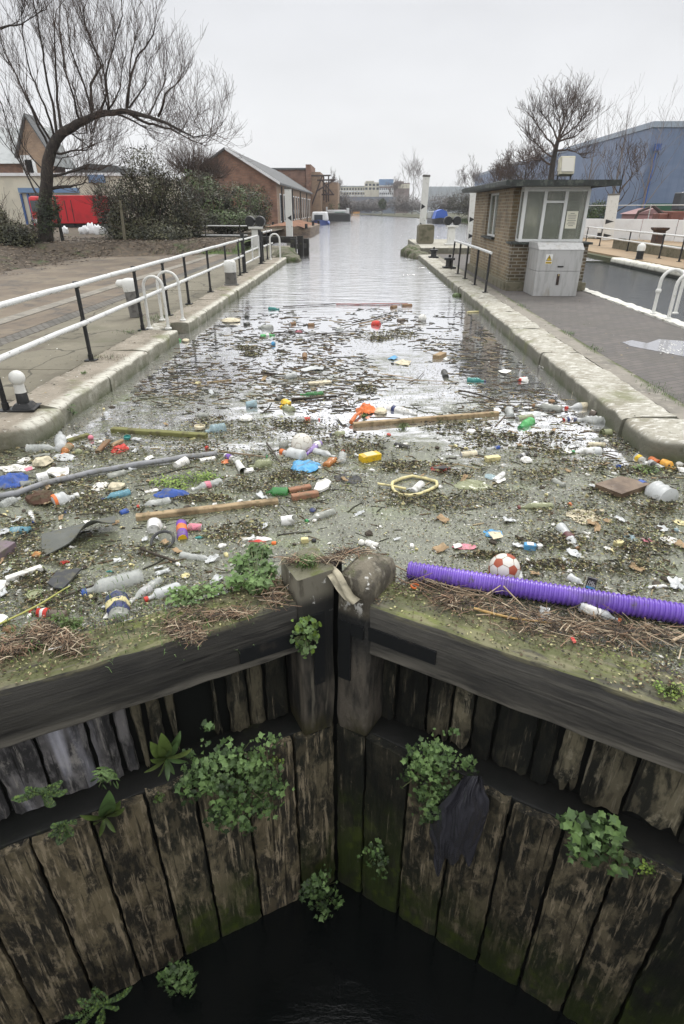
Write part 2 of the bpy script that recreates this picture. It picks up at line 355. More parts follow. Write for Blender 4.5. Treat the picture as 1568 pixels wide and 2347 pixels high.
# ---- water
def water_mat():
    m = bpy.data.materials.new('canal_water'); m.use_nodes = True; nt = m.node_tree; N = nt.nodes; L = nt.links
    b = N['Principled BSDF']; out = N['Material Output']
    geo = N.new('ShaderNodeNewGeometry'); sp = N.new('ShaderNodeSeparateXYZ'); L.new(geo.outputs['Position'], sp.inputs[0])
    def noise(sc, det=5, ro=.6, dist=0):
        mp = N.new('ShaderNodeMapping'); mp.inputs['Scale'].default_value = sc; L.new(geo.outputs['Position'], mp.inputs[0])
        t = N.new('ShaderNodeTexNoise'); t.inputs['Scale'].default_value = 1; t.inputs['Detail'].default_value = det
        t.inputs['Roughness'].default_value = ro; t.inputs['Distortion'].default_value = dist; L.new(mp.outputs[0], t.inputs['Vector']); return t.outputs['Fac']
    def mr(x, a, c, lo=0, hi=1, sm=True):
        q = N.new('ShaderNodeMapRange'); q.interpolation_type = 'SMOOTHSTEP' if sm else 'LINEAR'
        for i, k in ((1, a), (2, c), (3, lo), (4, hi)): q.inputs[i].default_value = k
        L.new(x, q.inputs[0]); return q.outputs[0]
    def ma(op, x, y):
        q = N.new('ShaderNodeMath'); q.operation = op
        for i, k in ((0, x), (1, y)):
            if isinstance(k, (int, float)): q.inputs[i].default_value = k
            else: L.new(k, q.inputs[i])
        return q.outputs[0]
    def mix(f, a, c):
        q = N.new('ShaderNodeMix'); q.data_type = 'RGBA'; L.new(f, q.inputs[0])
        for i, k in ((6, a), (7, c)):
            if isinstance(k, tuple): q.inputs[i].default_value = (*k, 1)
            else: L.new(k, q.inputs[i])
        return q.outputs[2]
    Y = sp.outputs[1]
    # open water
    b.inputs['Base Color'].default_value = (.96, .96, .98, 1); b.inputs['Metallic'].default_value = .93; b.inputs['Roughness'].default_value = .06; b.inputs['IOR'].default_value = 1.5
    rip = noise((1.1, 5.0, 1), 3, .5, .5); rip2 = noise((3.5, 15, 1), 3, .5)
    h = ma('ADD', rip, ma('MULTIPLY', rip2, .25))
    st = mr(Y, 11, 19, .10, 1.0)
    bn = N.new('ShaderNodeBump'); bn.inputs['Distance'].default_value = .06; L.new(h, bn.inputs['Height']); L.new(ma('MULTIPLY', st, .75), bn.inputs['Strength']); L.new(bn.outputs[0], b.inputs['Normal'])
    # floating scum of duckweed and silt
    s = N.new('ShaderNodeBsdfPrincipled')
    c = mix(mr(noise((2.2, 3, 1), 6), .38, .62), (.122, .130, .085), (.078, .084, .052))
    c = mix(mr(noise((1.3, 2.0, 1), 5), .54, .70), c, (.115, .14, .055))
    c = mix(mr(noise((4, 6, 1), 7, .75), .52, .66), c, (.085, .085, .055)); c = mix(mr(noise((30, 70, 1), 5, .75), .53, .60), c, (.06, .062, .038)); c = mix(mr(noise((48, 75, 3), 3, .7), .58, .66), c, (.30, .32, .18))
    c = mix(mr(noise((60, 80, 1), 2, .6), .64, .7), c, (.52, .52, .42))
    L.new(c, s.inputs['Base Color']); s.inputs['Roughness'].default_value = .42; s.inputs['IOR'].default_value = 1.45
    bs = N.new('ShaderNodeBump'); bs.inputs['Distance'].default_value = .006; bs.inputs['Strength'].default_value = .8; L.new(noise((45, 60, 1), 4, .7), bs.inputs['Height']); L.new(bs.outputs[0], s.inputs['Normal'])
    big = noise((.55, .9, 1), 5, .6, .6); fine = noise((5, 11, 1), 6, .7, .5)
    f = ma('ADD', ma('MULTIPLY', big, .55), ma('MULTIPLY', fine, .45))
    near = mr(Y, 2.9, 5.6, .34, -.01, False); far = mr(Y, 5.6, 14.5, .0, -.20, False)
    wall = mr(sp.outputs[0], 1.4, 2.7, 0, -.07)
    f = ma('ADD', ma('ADD', ma('ADD', f, near), far), wall)
    f = mr(f, .42, .58)
    f = ma('MULTIPLY', f, mr(Y, 15, 13.2)); f = ma('MULTIPLY', f, mr(sp.outputs[0], 3.5, 3.2))
    f = ma('MULTIPLY', f, .93)
    mx = N.new('ShaderNodeMixShader'); L.new(f, mx.inputs[0]); L.new(b.outputs[0], mx.inputs[1]); L.new(s.outputs[0], mx.inputs[2]); L.new(mx.outputs[0], out.inputs[0])
    return m
A0 = Vector((-.13, 2.755, 0)); SL = math.atan(.535)
wb = MB()
wb.add([(-45, 335, WZ), (-45, 28, WZ), (-6, 28, WZ), (-4.2, 5.5, WZ), (-4.2, 1.0, WZ), (-2.35, 1.72, WZ), (-.13, 2.92, WZ), (2.1, 1.72, WZ), (4, 1.0, WZ), (4, 28, WZ), (18, 28, WZ), (18, 335, WZ)], [tuple(range(12))])
o = wb.build('canal_water', water_mat())
bpy.context.view_layer.objects.active = o
kind(o, 'structure')
sb = MB(); sb.add([(5.8, 1, 0), (11.2, 1, 0), (11.2, 27.99, 0), (5.8, 27.99, 0)], [(0, 1, 2, 3)])
kind(sb.build('side_lock_water', mat('side_water', (.012, .016, .018), rough=.06, ior=1.36, bump=((2, 5, 1), .6, .03), off=False)), 'structure')
M_lw = mat('lock_water', (.004, .005, .005), [((.10, .105, .105), (1.2, 3.2, 1), .69, .73, {'det': 8, 'ro': .75, 'dist': 1.5})], rough=.05, ior=1.33, bump=((3, 7, 1), .25, .03), off=False)
lw = MB(); lw.add([(-2.5, -30, -2.82), (2.3, -30, -2.82), (2.3, 2.0, -2.82), (-.13, 3.0, -2.82), (-2.5, 2.0, -2.82)], [(0, 1, 2, 3, 4)])
kind(lw.build('lock_water', M_lw), 'structure')
# chamber below the gates (walls out of frame on both sides)
for nm, x in (('lock_chamber_wall', -2.42), ('lock_chamber_wall', 2.16)):
    s = -1 if x < 0 else 1
    mb = MB(); mb.box((x + s * .45, -14.1, -1.6), (.9, 31.4, 3.4))
    kind(mb.build(nm, M_wetwall), 'structure')

# ---- canal walls: stone copings, each stone a part
def canal_wall(label, xi, xo, cuts, m, z=.25, zb=-.55, seed=0, r=.05, name='canal_wall', amp=.02, org=None, xs=None):
    s = 1 if xo > xi else -1
    t = thing(name, label, 'wall', (xi, cuts[0], 0))
    rnd = random.Random(seed)
    for k in range(len(cuts) - 1):
        x0 = xi + rnd.uniform(-.015, .015); zt = z + rnd.uniform(-.008, .008)
        if xs and k in xs: x0 = xs[k]
        wdt = abs(xo - x0)
        prof = [(0, zb), (0, zb * .5), (0, 0)] + [(r - r * math.cos(i * math.pi / 8), zt - r + r * math.sin(i * math.pi / 8)) for i in range(5)] + [(wdt * .35, zt + .003), (wdt * .7, zt), (wdt, zt), (wdt, zb)]
        mb = MB(); y0, y1 = cuts[k] + .006, cuts[k + 1] - .006
        extr(mb, prof, (x0, y0, 0), (x0, y1, 0), (s, 0, 0), (0, 0, 1), max(4, int((y1 - y0) * 14)), amp, 6.5, seed + k)
        if s > 0: mb.f = [tuple(reversed(f)) for f in mb.f]
        mb.build('coping_stone', m, t, org=t.location, smooth=50)
    return t
def nose(label, outline, m, seed, zt=.25, r=.08):
    t = thing('canal_wall', label, 'wall', (*outline[3], 0)); n0 = len(outline); pts = []
    for i in range(n0):
        a, b = Vector((*outline[i], 0)), Vector((*outline[(i + 1) % n0], 0)); k = max(1, int((b - a).length / .09)); pts += [a.lerp(b, q / k) for q in range(k)]
    c = sum(pts, Vector()) / len(pts); n = len(pts); vs = []; rows = [(-.55, 0), (-.1, 0), (.08, 0)] + [(zt - r + r * math.sin(q * math.pi / 10), r * (1 - math.cos(q * math.pi / 10))) for q in range(6)] + [(zt, .25), (zt + .004, .5)]
    for z, ins in rows:
        for p in pts:
            q = p + (c - p).normalized() * min(ins, (c - p).length * .9) + Vector((0, 0, z)); vs.append(q + nvec(q, 6, seed) * .016)
    fs = [(i * n + k, i * n + (k + 1) % n, (i + 1) * n + (k + 1) % n, (i + 1) * n + k) for i in range(len(rows) - 1) for k in range(n)] + [tuple((len(rows) - 1) * n + k for k in range(n))]
    mb = MB(); mb.add(vs, fs); mb.build('coping_stone', m, t, org=t.location, smooth=60); return t
canal_wall('long worn pale stone edge of the left towpath, furred with moss', -3.14, -3.75, [5.75, 7.05, 8.5, 10.1], M_stoneL, seed=1)
canal_wall('left stone edge beyond the white ladder hoops, running to the far paddle posts', -3.16, -3.75, [10.85, 12.3, 13.9, 15.6, 17.4, 19.3, 21.3, 23.6, 26.6], M_stoneL, seed=4)
tb = canal_wall('short setback of stone at the ladder under the near white hoops', -3.47, -3.75, [10.1, 10.85], M_stone, seed=7)
nose('wide rounded stone ending the left edge beside the white ball bollard', [(-4.9, 4.98), (-3.62, 4.98), (-3.42, 5.02), (-3.27, 5.10), (-3.17, 5.22), (-3.12, 5.36), (-3.13, 5.74), (-4.9, 5.74)], M_stoneL, 9)
canal_wall('long pale stone edge of the lock island, beside the brick paving', 2.66, 3.2, [5.6, 7.6, 8.55, 10.4, 12.3, 14.3, 16.5, 19, 21.8, 24.8, 28.6], M_stone, seed=12)
nose('broad rounded stone block ending the right edge nearest the gates', [(4.6, 5.59), (2.67, 5.59), (2.66, 5.25), (2.70, 5.08), (2.79, 4.96), (2.95, 4.88), (3.15, 4.85), (4.6, 4.85)], M_stone, 15)
canal_wall('white painted edge of the side lock behind the brick booth', 5.98, 5.68, [3, 6, 9, 11.2, 13.4, 15.6, 18, 21, 25, 29], M_paint, seed=21, z=.27)
canal_wall('cream rounded edge on the far bank of the side lock', 10.8, 11.25, [3, 8, 12, 16, 19, 22, 25, 27.2], M_paintd, seed=25, z=.24, r=.08)

# ---- pavements and paths
def sheet(name, x0, x1, y0, y1, z, m, amp=0):
    mb = MB(); mb.box(((x0 + x1) / 2, (y0 + y1) / 2, z - .15), (x1 - x0, y1 - y0, .3))
    return kind(mb.build(name, m), 'structure')
ys = [-3, 1.5, 4.0, 6.0, 7.35, 9.1, 12.2, 15.5, 19, 23, 27]
mb = MB(); rnd = random.Random(3)
for i in range(len(ys) - 1):
    mb.box((-4.63, (ys[i] + ys[i + 1]) / 2, .245 - .15 + rnd.uniform(-.004, .004)), (1.74, ys[i + 1] - ys[i] - .018, .3))
kind(mb.build('towpath', M_con, bev=.006), 'structure')
sheet('cobble_strip', -5.84, -5.52, -3, 29, .238, brick_mat('cobble_setts', (.17, .16, .14), (.12, .115, .10), (.07, .06, .05), .14, .1, .016))
sheet('track', -6.52, -5.86, -3, 29, .236, M_tar)
sheet('kerb_strip', -6.86, -6.54, -3, 29, .245, M_strip)
sheet('track', -13.5, -6.88, -3, 29, .23, M_tar)
sheet('kerb_strip', 3.21, 3.5, 1.3, 28.6, .246, M_strip)
sheet('brick_paving', 3.51, 5.67, 1.3, 29, .243, M_pave)
sheet('tan_paving', 11.26, 21, 3, 46, .27, M_sand)
sheet('towpath', -7.4, -3.77, 27.05, 36, .235, M_con)

# ---- the bank of leaf litter under the willow
def bank_z(x, y):
    e = -11.7 if y < 27 else (-11.7 + (y - 27) * 2.6)
    d = min(max(e - x, (y - 28.9) * (1 if x > -12 else .6)), 12)
    return .2 + max(0, min(d * .16, .55)) + .05 * mnoise.noise(Vector((x * .8, y * .8, 0)))
mb = MB()
mb.grid(lambda u, v: (-60 + 54 * u, -4 + 66 * v, bank_z(-60 + 54 * u, -4 + 66 * v) - .02), 60, 66)
kind(mb.build('bank', M_soil, smooth=180), 'structure')
# grass verge under the bushes
mb = MB()
mb.grid(lambda u, v: (-12 + 6.3 * u, 28.8 + 9 * v, max(.24, bank_z(-12 + 6.3 * u, 28.8 + 9 * v) * .8 + .03)), 12, 12)
kind(mb.build('verge', mat('verge_green', (.06, .09, .025), [((.09, .085, .05), 2, .5, .7), ((.09, .13, .03), 5, .5, .65)], rough=.95, off=False), smooth=180), 'structure')

# ================================================================ LOCK GATES
def beam_m(nm, rz, k): return mat(nm, (.050 * k, .047 * k, .041 * k), [((.026 * k, .025 * k, .023 * k), (1.0, 2.2, 3.2), .42, .62, {'det': 9, 'ro': .68}), ((.085 * k, .08 * k, .068 * k), (1.1, 24, 24), .50, .66, {'amt': .55, 'det': 7}), ((.014, .013, .012), (.8, 18, 18), .60, .66, {'det': 5, 'amt': .9}), ((.20, .185, .155), (2, 12, 12), .36, .60, {'z': (-.18, -.25), 'amt': .9}), ((.085, .092, .03), (2.5, 5, 5), .30, .55, {'up': (.55, .9)}), ((.115, .105, .07), (1.6, 42, 42), .52, .64, {'up': (.55, .9), 'amt': .8}), ((.045, .04, .028), (3, 14, 14), .56, .66, {'up': (.55, .9)}), ((.13, .15, .035), (4, 8, 8), .54, .66, {'up': (.55, .9)}), ((.19, .175, .10), (4, 12, 12), .46, .60, {'z': (.045, .085), 'amt': .7, 'det': 8})], rough=.66, bump=((1.4, 26, 26), .8, .012), off=False, rz=rz)
M_beamL, M_beamR = beam_m('gate_beam_wood', -SL, .95), beam_m('gate_beam_wood_right', SL, 1.6)
def plank_m(nm, base, dk, lt, ltlo, moss=None, white=None, rough=.6):
    ly = [(dk, (5, 5, 2.0), .40, .53, {'det': 10, 'ro': .70, 'dist': .4}), (lt, (30, 30, 2.2), ltlo, ltlo + .09, {'det': 8, 'amt': .9, 'ro': .7}), (tuple(c * .55 for c in base), (18, 18, 7), .50, .62, {'det': 8, 'amt': .8}), (lt, (9, 9, 5), ltlo + .03, ltlo + .12, {'det': 9, 'amt': .7, 'ro': .72}), ((.008, .008, .007), (34, 34, 1.4), .60, .68, {'det': 3, 'amt': .8})]
    if white: ly.append((white, (5, 5, .5), .52, .72, {'amt': .8, 'det': 3}))
    if moss: ly.append(((.028, .04, .009), (5, 5, 3), .30, .55, {'z': moss, 'det': 7})); ly.append(((.055, .075, .012), (9, 9, 6), .52, .66, {'z': moss, 'det': 7}))
    return mat(nm, base, ly, rough=rough, bump=((30, 30, 2.5), 1.0, .016), rnd=.3)
M_pl = plank_m('gate_plank_brown', (.23, .19, .118), (.036, .033, .026), (.40, .33, .225), .52)
M_plm = plank_m('gate_plank_mossy', (.165, .14, .09), (.022, .022, .017), (.32, .265, .18), .53, moss=(-1.9, -2.75))
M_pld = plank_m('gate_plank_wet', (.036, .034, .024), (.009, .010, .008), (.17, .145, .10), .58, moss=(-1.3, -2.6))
M_plg = plank_m('gate_plank_grey', (.21, .20, .20), (.040, .039, .040), (.34, .32, .29), .55, white=(.58, .58, .66))
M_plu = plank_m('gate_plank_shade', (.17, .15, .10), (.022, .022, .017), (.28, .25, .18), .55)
M_black = mat('gate_back_dark', (.008, .009, .008), [((.02, .022, .014), (4, 4, 1), .5, .7)], rough=.5)
M_post = mat('gate_post_wood', (.115, .10, .08), [((.02, .02, .018), (4, 4, .8), .46, .6), ((.15, .135, .105), (20, 20, 1.6), .55, .66, {'amt': .8}), ((.016, .017, .017), (1.5, 1.5, 2), .3, .5, {'z': (-.45, -.15), 'amt': .9}), ((.20, .185, .145), 5, .1, .4, {'z': (.06, .16), 'amt': .9}), ((.09, .08, .06), (9, 9, 4), .48, .62, {'z': (.06, .16), 'det': 8}), ((.62, .61, .58), (14, 14, 9), .60, .64, {'z': (-.05, .12), 'det': 5}), ((.13, .125, .08), 6, .3, .5, {'up': (.5, .9)}), ((.09, .10, .03), 7, .5, .62, {'up': (.5, .9)}), ((.05, .045, .02), (6, 6, 3), .4, .6, {'z': (-.75, -1.0)})], rough=.6, bump=((26, 26, 2.5), .6, .012), off=False)
M_iron = mat('gate_iron', (.012, .013, .014), [((.03, .027, .024), 9, .55, .7)], rough=.5, bump=(20, .2, .004))
M_ledge = mat('gate_ledge_wood', (.012, .012, .011), [((.008, .009, .008), 4, .45, .6), ((.04, .045, .02), 3, .58, .7)], rough=.5, bump=(14, .5, .01))

class Gate:
    def __init__(s, sg):
        s.sg = sg; s.U = Vector((sg * math.cos(SL), -math.sin(SL), 0)); s.N = Vector((-sg * math.sin(SL), -math.cos(SL), 0))
    def P(s, u, n, z): return A0 + s.U * u + s.N * n + Vector((0, 0, z))
    def hit(s, p, n=0):
        """photo pixel -> point on the vertical plane n in front of the gate's face"""
        d = ray(p); o = Vector((0, 0, EYE)); q = s.P(0, n, 0)
        t = (q - o).dot(s.N) / d.dot(s.N); return o + d * t
GL, GR = Gate(-1), Gate(1)
def plank(g, root, u0, u1, z0, z1, n, th, m, seed, jag=0, top=0, name='plank', tip=None):
    rnd = random.Random(seed); mb = MB(); nu, nv = 7, max(6, int((z1 - z0) * 14))
    eL = [rnd.uniform(-.006, .006) for _ in range(nv + 1)]; eR = [rnd.uniform(-.006, .006) for _ in range(nv + 1)]
    jb = [rnd.uniform(0, jag) for _ in range(nu + 1)]; jt = [rnd.uniform(0, top) for _ in range(nu + 1)]
    def fn(a, b):
        i, j = round(a * nu), round(b * nv)
        u = u0 + .011 + (u1 - u0 - .022) * a + (eL[j] * (1 - a) + eR[j] * a)
        if tip is not None:  # rotted to a sliver towards its top or foot
            k = abs(b - (0 if tip > 0 else 1)); c = (u0 + u1) / 2; u = c + (u - c) * max(.08, 1 - k * abs(tip))
        z = z0 + (z1 - z0) * b + jb[i] * (1 - b) - jt[i] * b
        p = g.P(u, 0, z); q = Vector((u * 9 + seed, z * .9, seed * 1.7))
        return g.P(u, n + .012 * mnoise.noise(q) + .006 * mnoise.noise(q * 3.1) - (.012 if i in (0, nu) else 0), z)
    slab(mb, fn, nu, nv, g.N * -th)
    if g.sg < 0: pass
    else: mb.f = [tuple(reversed(f)) for f in mb.f]
    return mb.build(name, m, root, org=root.location, smooth=40)
def make_gate(g, label, low, lowm, up, post):
    root = thing('lock_gate', label, 'lock gate', A0)
    O = root.location
    # top beam, mossy on its upper face
    mb = MB(); extr(mb, rrect(-.30, 0, -.27, .09, .018), g.P(.06 if g.sg < 0 else .1, 0, 0), g.P(2.62, 0, 0), g.N, (0, 0, 1), 46, .009, 6, 3 if g.sg < 0 else 8)
    if g.sg > 0: mb.f = [tuple(reversed(f)) for f in mb.f]
    mb.build('top_beam', M_beamL if g.sg < 0 else M_beamR, root, org=O, smooth=40)
    # added dark backing: plank gaps read black and no sky shows through
    mb = MB(); slab(mb, lambda a, b: g.P(-.02 + 2.64 * a, -.27, -1.1 + .85 * b), 6, 4, g.N * -.03)
    slab(mb, lambda a, b: g.P(-.02 + 2.64 * a, -.075, -3.15 + 2.05 * b), 6, 4, g.N * -.03)
    mb.build('dark_backing', M_black, root, org=O)
    # ledge of the middle rail
    mb = MB(); extr(mb, rrect(-.30, -.055, -1.16, -1.0, .012), g.P(.05, 0, 0), g.P(2.62, 0, 0), g.N, (0, 0, 1), 20, .006, 5, 2)
    mb.build('middle_rail', M_ledge, root, org=O, smooth=40)
    for k in range(len(low) - 1):
        zt = -1.0 + random.Random(k + g.sg * 9).uniform(-.012, .012)
        plank(g, root, low[k], low[k + 1], -3.1, zt, 0, .06, lowm[k], 11 * k + (5 if g.sg < 0 else 60), top=.02)
    for k, (u0, u1, m, jag, tip) in enumerate(up):
        plank(g, root, u0, u1, -1.0 + (0 if jag < .1 else .02), -.25, -.215 - .01 * (k % 2), .03, m, 7 * k + (100 if g.sg < 0 else 160), jag=jag, tip=tip)
    return root
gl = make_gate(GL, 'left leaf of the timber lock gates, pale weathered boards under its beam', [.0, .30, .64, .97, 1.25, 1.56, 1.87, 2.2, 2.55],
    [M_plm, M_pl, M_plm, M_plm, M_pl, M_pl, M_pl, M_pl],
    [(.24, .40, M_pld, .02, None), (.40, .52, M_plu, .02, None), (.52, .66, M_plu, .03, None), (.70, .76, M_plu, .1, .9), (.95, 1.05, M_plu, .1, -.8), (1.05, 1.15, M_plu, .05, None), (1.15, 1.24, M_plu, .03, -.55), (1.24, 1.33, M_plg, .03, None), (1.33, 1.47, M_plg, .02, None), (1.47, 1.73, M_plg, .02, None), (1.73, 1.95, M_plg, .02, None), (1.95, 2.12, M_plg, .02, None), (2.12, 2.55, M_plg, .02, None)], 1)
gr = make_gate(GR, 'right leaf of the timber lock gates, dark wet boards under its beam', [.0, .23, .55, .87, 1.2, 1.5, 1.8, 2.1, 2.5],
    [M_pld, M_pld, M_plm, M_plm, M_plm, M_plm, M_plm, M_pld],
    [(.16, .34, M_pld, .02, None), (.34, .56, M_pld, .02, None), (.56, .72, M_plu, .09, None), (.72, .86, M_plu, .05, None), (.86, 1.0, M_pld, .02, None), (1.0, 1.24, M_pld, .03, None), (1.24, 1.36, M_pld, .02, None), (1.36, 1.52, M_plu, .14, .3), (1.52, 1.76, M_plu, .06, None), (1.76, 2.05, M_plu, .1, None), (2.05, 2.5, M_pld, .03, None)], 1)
# mitre posts
M_stump = mat('gate_stump_wood', (.115, .10, .08), [((.02, .02, .018), (4, 4, .8), .46, .6), ((.016, .017, .017), (1.5, 1.5, 2), .3, .5, {'z': (-.45, -.15), 'amt': .9}), ((.175, .155, .115), 3, .1, .3, {'z': (-.03, .07)}), ((.075, .066, .05), (7, 7, 4), .44, .58, {'det': 8, 'z': (-.03, .07)}), ((.26, .24, .19), (18, 18, 8), .55, .66, {'amt': .8, 'z': (-.03, .07)}), ((.60, .59, .55), (9, 9, 7), .60, .64, {'z': (-.02, .1), 'det': 6}), ((.10, .115, .035), 6, .44, .60, {'up': (.4, .9), 'amt': .8}), ((.05, .045, .02), (6, 6, 3), .4, .6, {'z': (-.75, -1.0)})], rough=.75, bump=((16, 16, 6), 1.0, .03), off=False)
def post(g, prof, z0, z1, seed, dome=0, root=None, nr=22, flare=0):
    mb = MB(); vs = []; cu = sum(a for a, b in prof) / len(prof); cn = sum(b for a, b in prof) / len(prof); n = len(prof)
    for i in range(nr + 1):
        t = i / nr; z = z0 + (z1 - z0) * t; k = 1
        if dome and t > 1 - dome: q = (t - 1 + dome) / dome; k = math.sqrt(max(.02, 1 - q * q * .93)) ; z = z
        if t < .06: k = .93 + t
        for a, b in prof:
            u, nn = cu + (a - cu) * k, cn + (b - cn) * k
            w = nvec((u * 3, nn * 3, z * .8), 3, seed) * .012 + (nvec((u * 9, nn * 9, z * 5), 1, seed) * .010 if dome else Vector())
            vs.append(g.P(u + w.x, nn + w.y, z + w.z * .6 - (0 if dome else (u - .1) * .12 * t)))
    fs = [(i * n + k, (i + 1) * n + k, (i + 1) * n + (k + 1) % n, i * n + (k + 1) % n) for i in range(nr) for k in range(n)] + [tuple(range(n)), tuple(nr * n + k for k in range(n - 1, -1, -1))]
    if g.sg > 0: fs = [tuple(reversed(f)) for f in fs]
    mb.add(vs, fs); return mb.build('mitre_post', M_stump if dome else M_post, root, org=root.location, smooth=45)
post(GL, rrect(.004, .232, -.26, .016, .016), -1.0, .27, 1, 0, gl)
post(GR, rrect(.012, .25, -.34, .014, .035, 3), -.985, .29, 2, .09, gr)
mb = MB(); mb.box((A0.x, A0.y + .1, -1.45), (.09, .05, 3.4)); mb.build('gap_filler', M_black, gl, org=gl.location)  # added dark filler, shuts out the bright gap between the posts
def strap(g, root, rects, n):
    for (u0, u1, z0, z1) in rects:
        mb = MB()
        slab(mb, lambda a, b: g.P(u0 + (u1 - u0) * a, n, z0 + (z1 - z0) * b), 3, 3, g.N * -.012)
        if g.sg > 0: mb.f = [tuple(reversed(f)) for f in mb.f]
        mb.build('iron_strap', M_iron, root, org=root.location)
strap(GL, gl, [(.245, .60, -.205, -.105)], .012)
strap(GL, gl, [(.08, .15, -.55, -.0)], .03)
strap(GR, gr, [(.215, .66, -.155, -.06)], .012)
strap(GR, gr, [(.045, .13, -.52, -.06), (.131, .2145, -.15, -.06)], .03)
# ================================================================ LOCK FURNITURE
M_white = mat('white_paint', (.66, .66, .63), [((.40, .39, .34), 9, .55, .72, {'amt': .6}), ((.12, .11, .10), (6, 60, 6), .66, .70, {'amt': .9})], rough=.4, bump=(30, .15, .004))
M_rail = mat('rail_white_paint', (.66, .67, .66), [((.42, .43, .42), 6, .52, .7, {'amt': .6}), ((.10, .10, .10), (25, 9, 25), .63, .67, {'amt': .8})], rough=.4)
M_blk = mat('black_paint', (.016, .017, .018), [((.06, .055, .05), 12, .55, .7), ((.35, .34, .32), (14, 14, 9), .69, .72, {'amt': .8})], rough=.42, bump=(40, .15, .003))
M_grey = mat('weathered_grey_paint', (.13, .125, .115), [((.07, .065, .06), 8, .5, .65)], rough=.6)
M_conc = mat('plinth_concrete', (.17, .155, .11), [((.10, .095, .06), 4, .45, .65), ((.25, .23, .18), 10, .56, .7, {'amt': .6})], rough=.9, bump=(20, .4, .01))
M_steel = mat('dull_steel', (.46, .46, .455), [((.36, .36, .35), (14, 14, 2.5), .45, .7), ((.30, .26, .19), (5, 5, 1.5), .56, .72, {'amt': .5})], rough=.42, metal=.35, bump=(12, .08, .004))
M_dark = mat('dark_slot', (.02, .019, .018), rough=.6)

def railing(label, X, ys, zt, zm, z0=.25, rail_r=.032, post_r=.027, ends=(0, 0), name='railing', pts=None):
    pts = pts or [(X, y) for y in ys]
    t = thing(name, label, 'railing', (*pts[0], z0)); O = t.location
    for x, y in pts:
        mb = MB(); mb.tube([(x, y, z0), (x, y, zt - .01)], post_r, 10); mb.box((x, y, z0 + .008), (.15, .12, .016))
        mb.tube([(x, y, z0 + .016), (x, y, z0 + .09)], post_r * 1.3, 10)
        for z in (zt, zm):
            if z: mb.tube([(x, y, z - .05), (x, y, z + .03)], post_r * 1.5, 10)
        mb.build('post', M_blk, t, org=O, smooth=40)
    (xa, ya), (xb, yb) = pts[0], pts[-1]
    d = Vector((xb - xa, yb - ya, 0)).normalized()
    a, b = Vector((xa, ya, 0)) - d * ends[0], Vector((xb, yb, 0)) + d * ends[1]
    for z, nm in ((zt, 'top_rail'), (zm, 'middle_rail')):
        if not z: continue
        mb = MB(); n = max(2, int((b - a).length / .7))
        mb.tube([a.lerp(b, i / n) + Vector((0, 0, z + .004 * math.sin(i * 2.1))) for i in range(n + 1)], rail_r, 10)
        mb.build(nm, M_rail, t, org=O, smooth=60)
    return t
zm = AY((201, 737), 7.83).z
railing('long railing of black posts and scuffed white tubes beside the left towpath', 0, None, 1.24, zm, ends=(1.5, .8), pts=[(-3.60, 3.4), (-3.64, 5.61), (-3.69, 7.83), (-3.73, 10.06), (-3.74, 11.6), (-3.75, 13.12), (-3.76, 15.2), (-3.77, 17.3), (-3.77, 19.24)])
railing('short white-railed fence by the far left gauge post', -3.86, [24.67, 25.8, 26.9], 1.28, .78, ends=(0, .5))
railing('white-railed fence crossing the towpath below the ivy bushes', 0, None, 1.24, .76, pts=[(-10.6, 36.2), (-8.9, 36.2), (-6.9, 36.2)], ends=(.3, .4))
# white swing gate in the gap of the towpath railing
t = thing('swing_gate', 'small white tubular gate in the gap of the left railing', 'gate', (-3.8, 20.1, .25)); O = t.location
for y, r in ((20.07, .06), (23.6, .06)):
    mb = MB(); mb.tube([(-3.78, y, .25), (-3.78, y, 1.42)], r, 10); mb.box((-3.78, y, .262), (.2, .2, .024)); mb.build('gate_post', M_blk, t, org=O, smooth=40)
mb = MB()
for z in (.5, .82, 1.22): mb.tube([(-3.80, 20.2, z), (-3.84, 23.5, z)], .03, 8)
for y in (20.35, 21.9, 23.4): mb.tube([(-3.8, y, .5), (-3.8, y, 1.22)], .026, 8)
mb.build('gate_frame', M_rail, t, org=O, smooth=60)
# rail beside the booth: black hoop posts under one white rail
t = thing('handrail', 'low handrail of slim black posts under one white tube beside the brick booth', 'railing', (3.12, 15.3, .25)); O = t.location
yy = [15.29, 16.83, 18.47, 19.91]
for y in yy:
    mb = MB(); mb.tube([(3.13, y, .25), (3.15, y, 1.15)], .028, 8); mb.box((3.13, y, .258), (.14, .14, .016)); mb.build('post', M_blk, t, org=O, smooth=40)
mb = MB(); mb.tube([(3.13, 21.4, .25), (3.06, 20.6, 1.16)], .028, 8); mb.build('post', M_blk, t, org=O, smooth=40)
mb = MB(); mb.tube([(3.15, 15.2, 1.16), (3.15, 17, 1.17), (3.13, 18.6, 1.17), (3.08, 20.2, 1.18), (3.06, 20.7, 1.18)], .033, 8); mb.build('top_rail', M_rail, t, org=O, smooth=60)

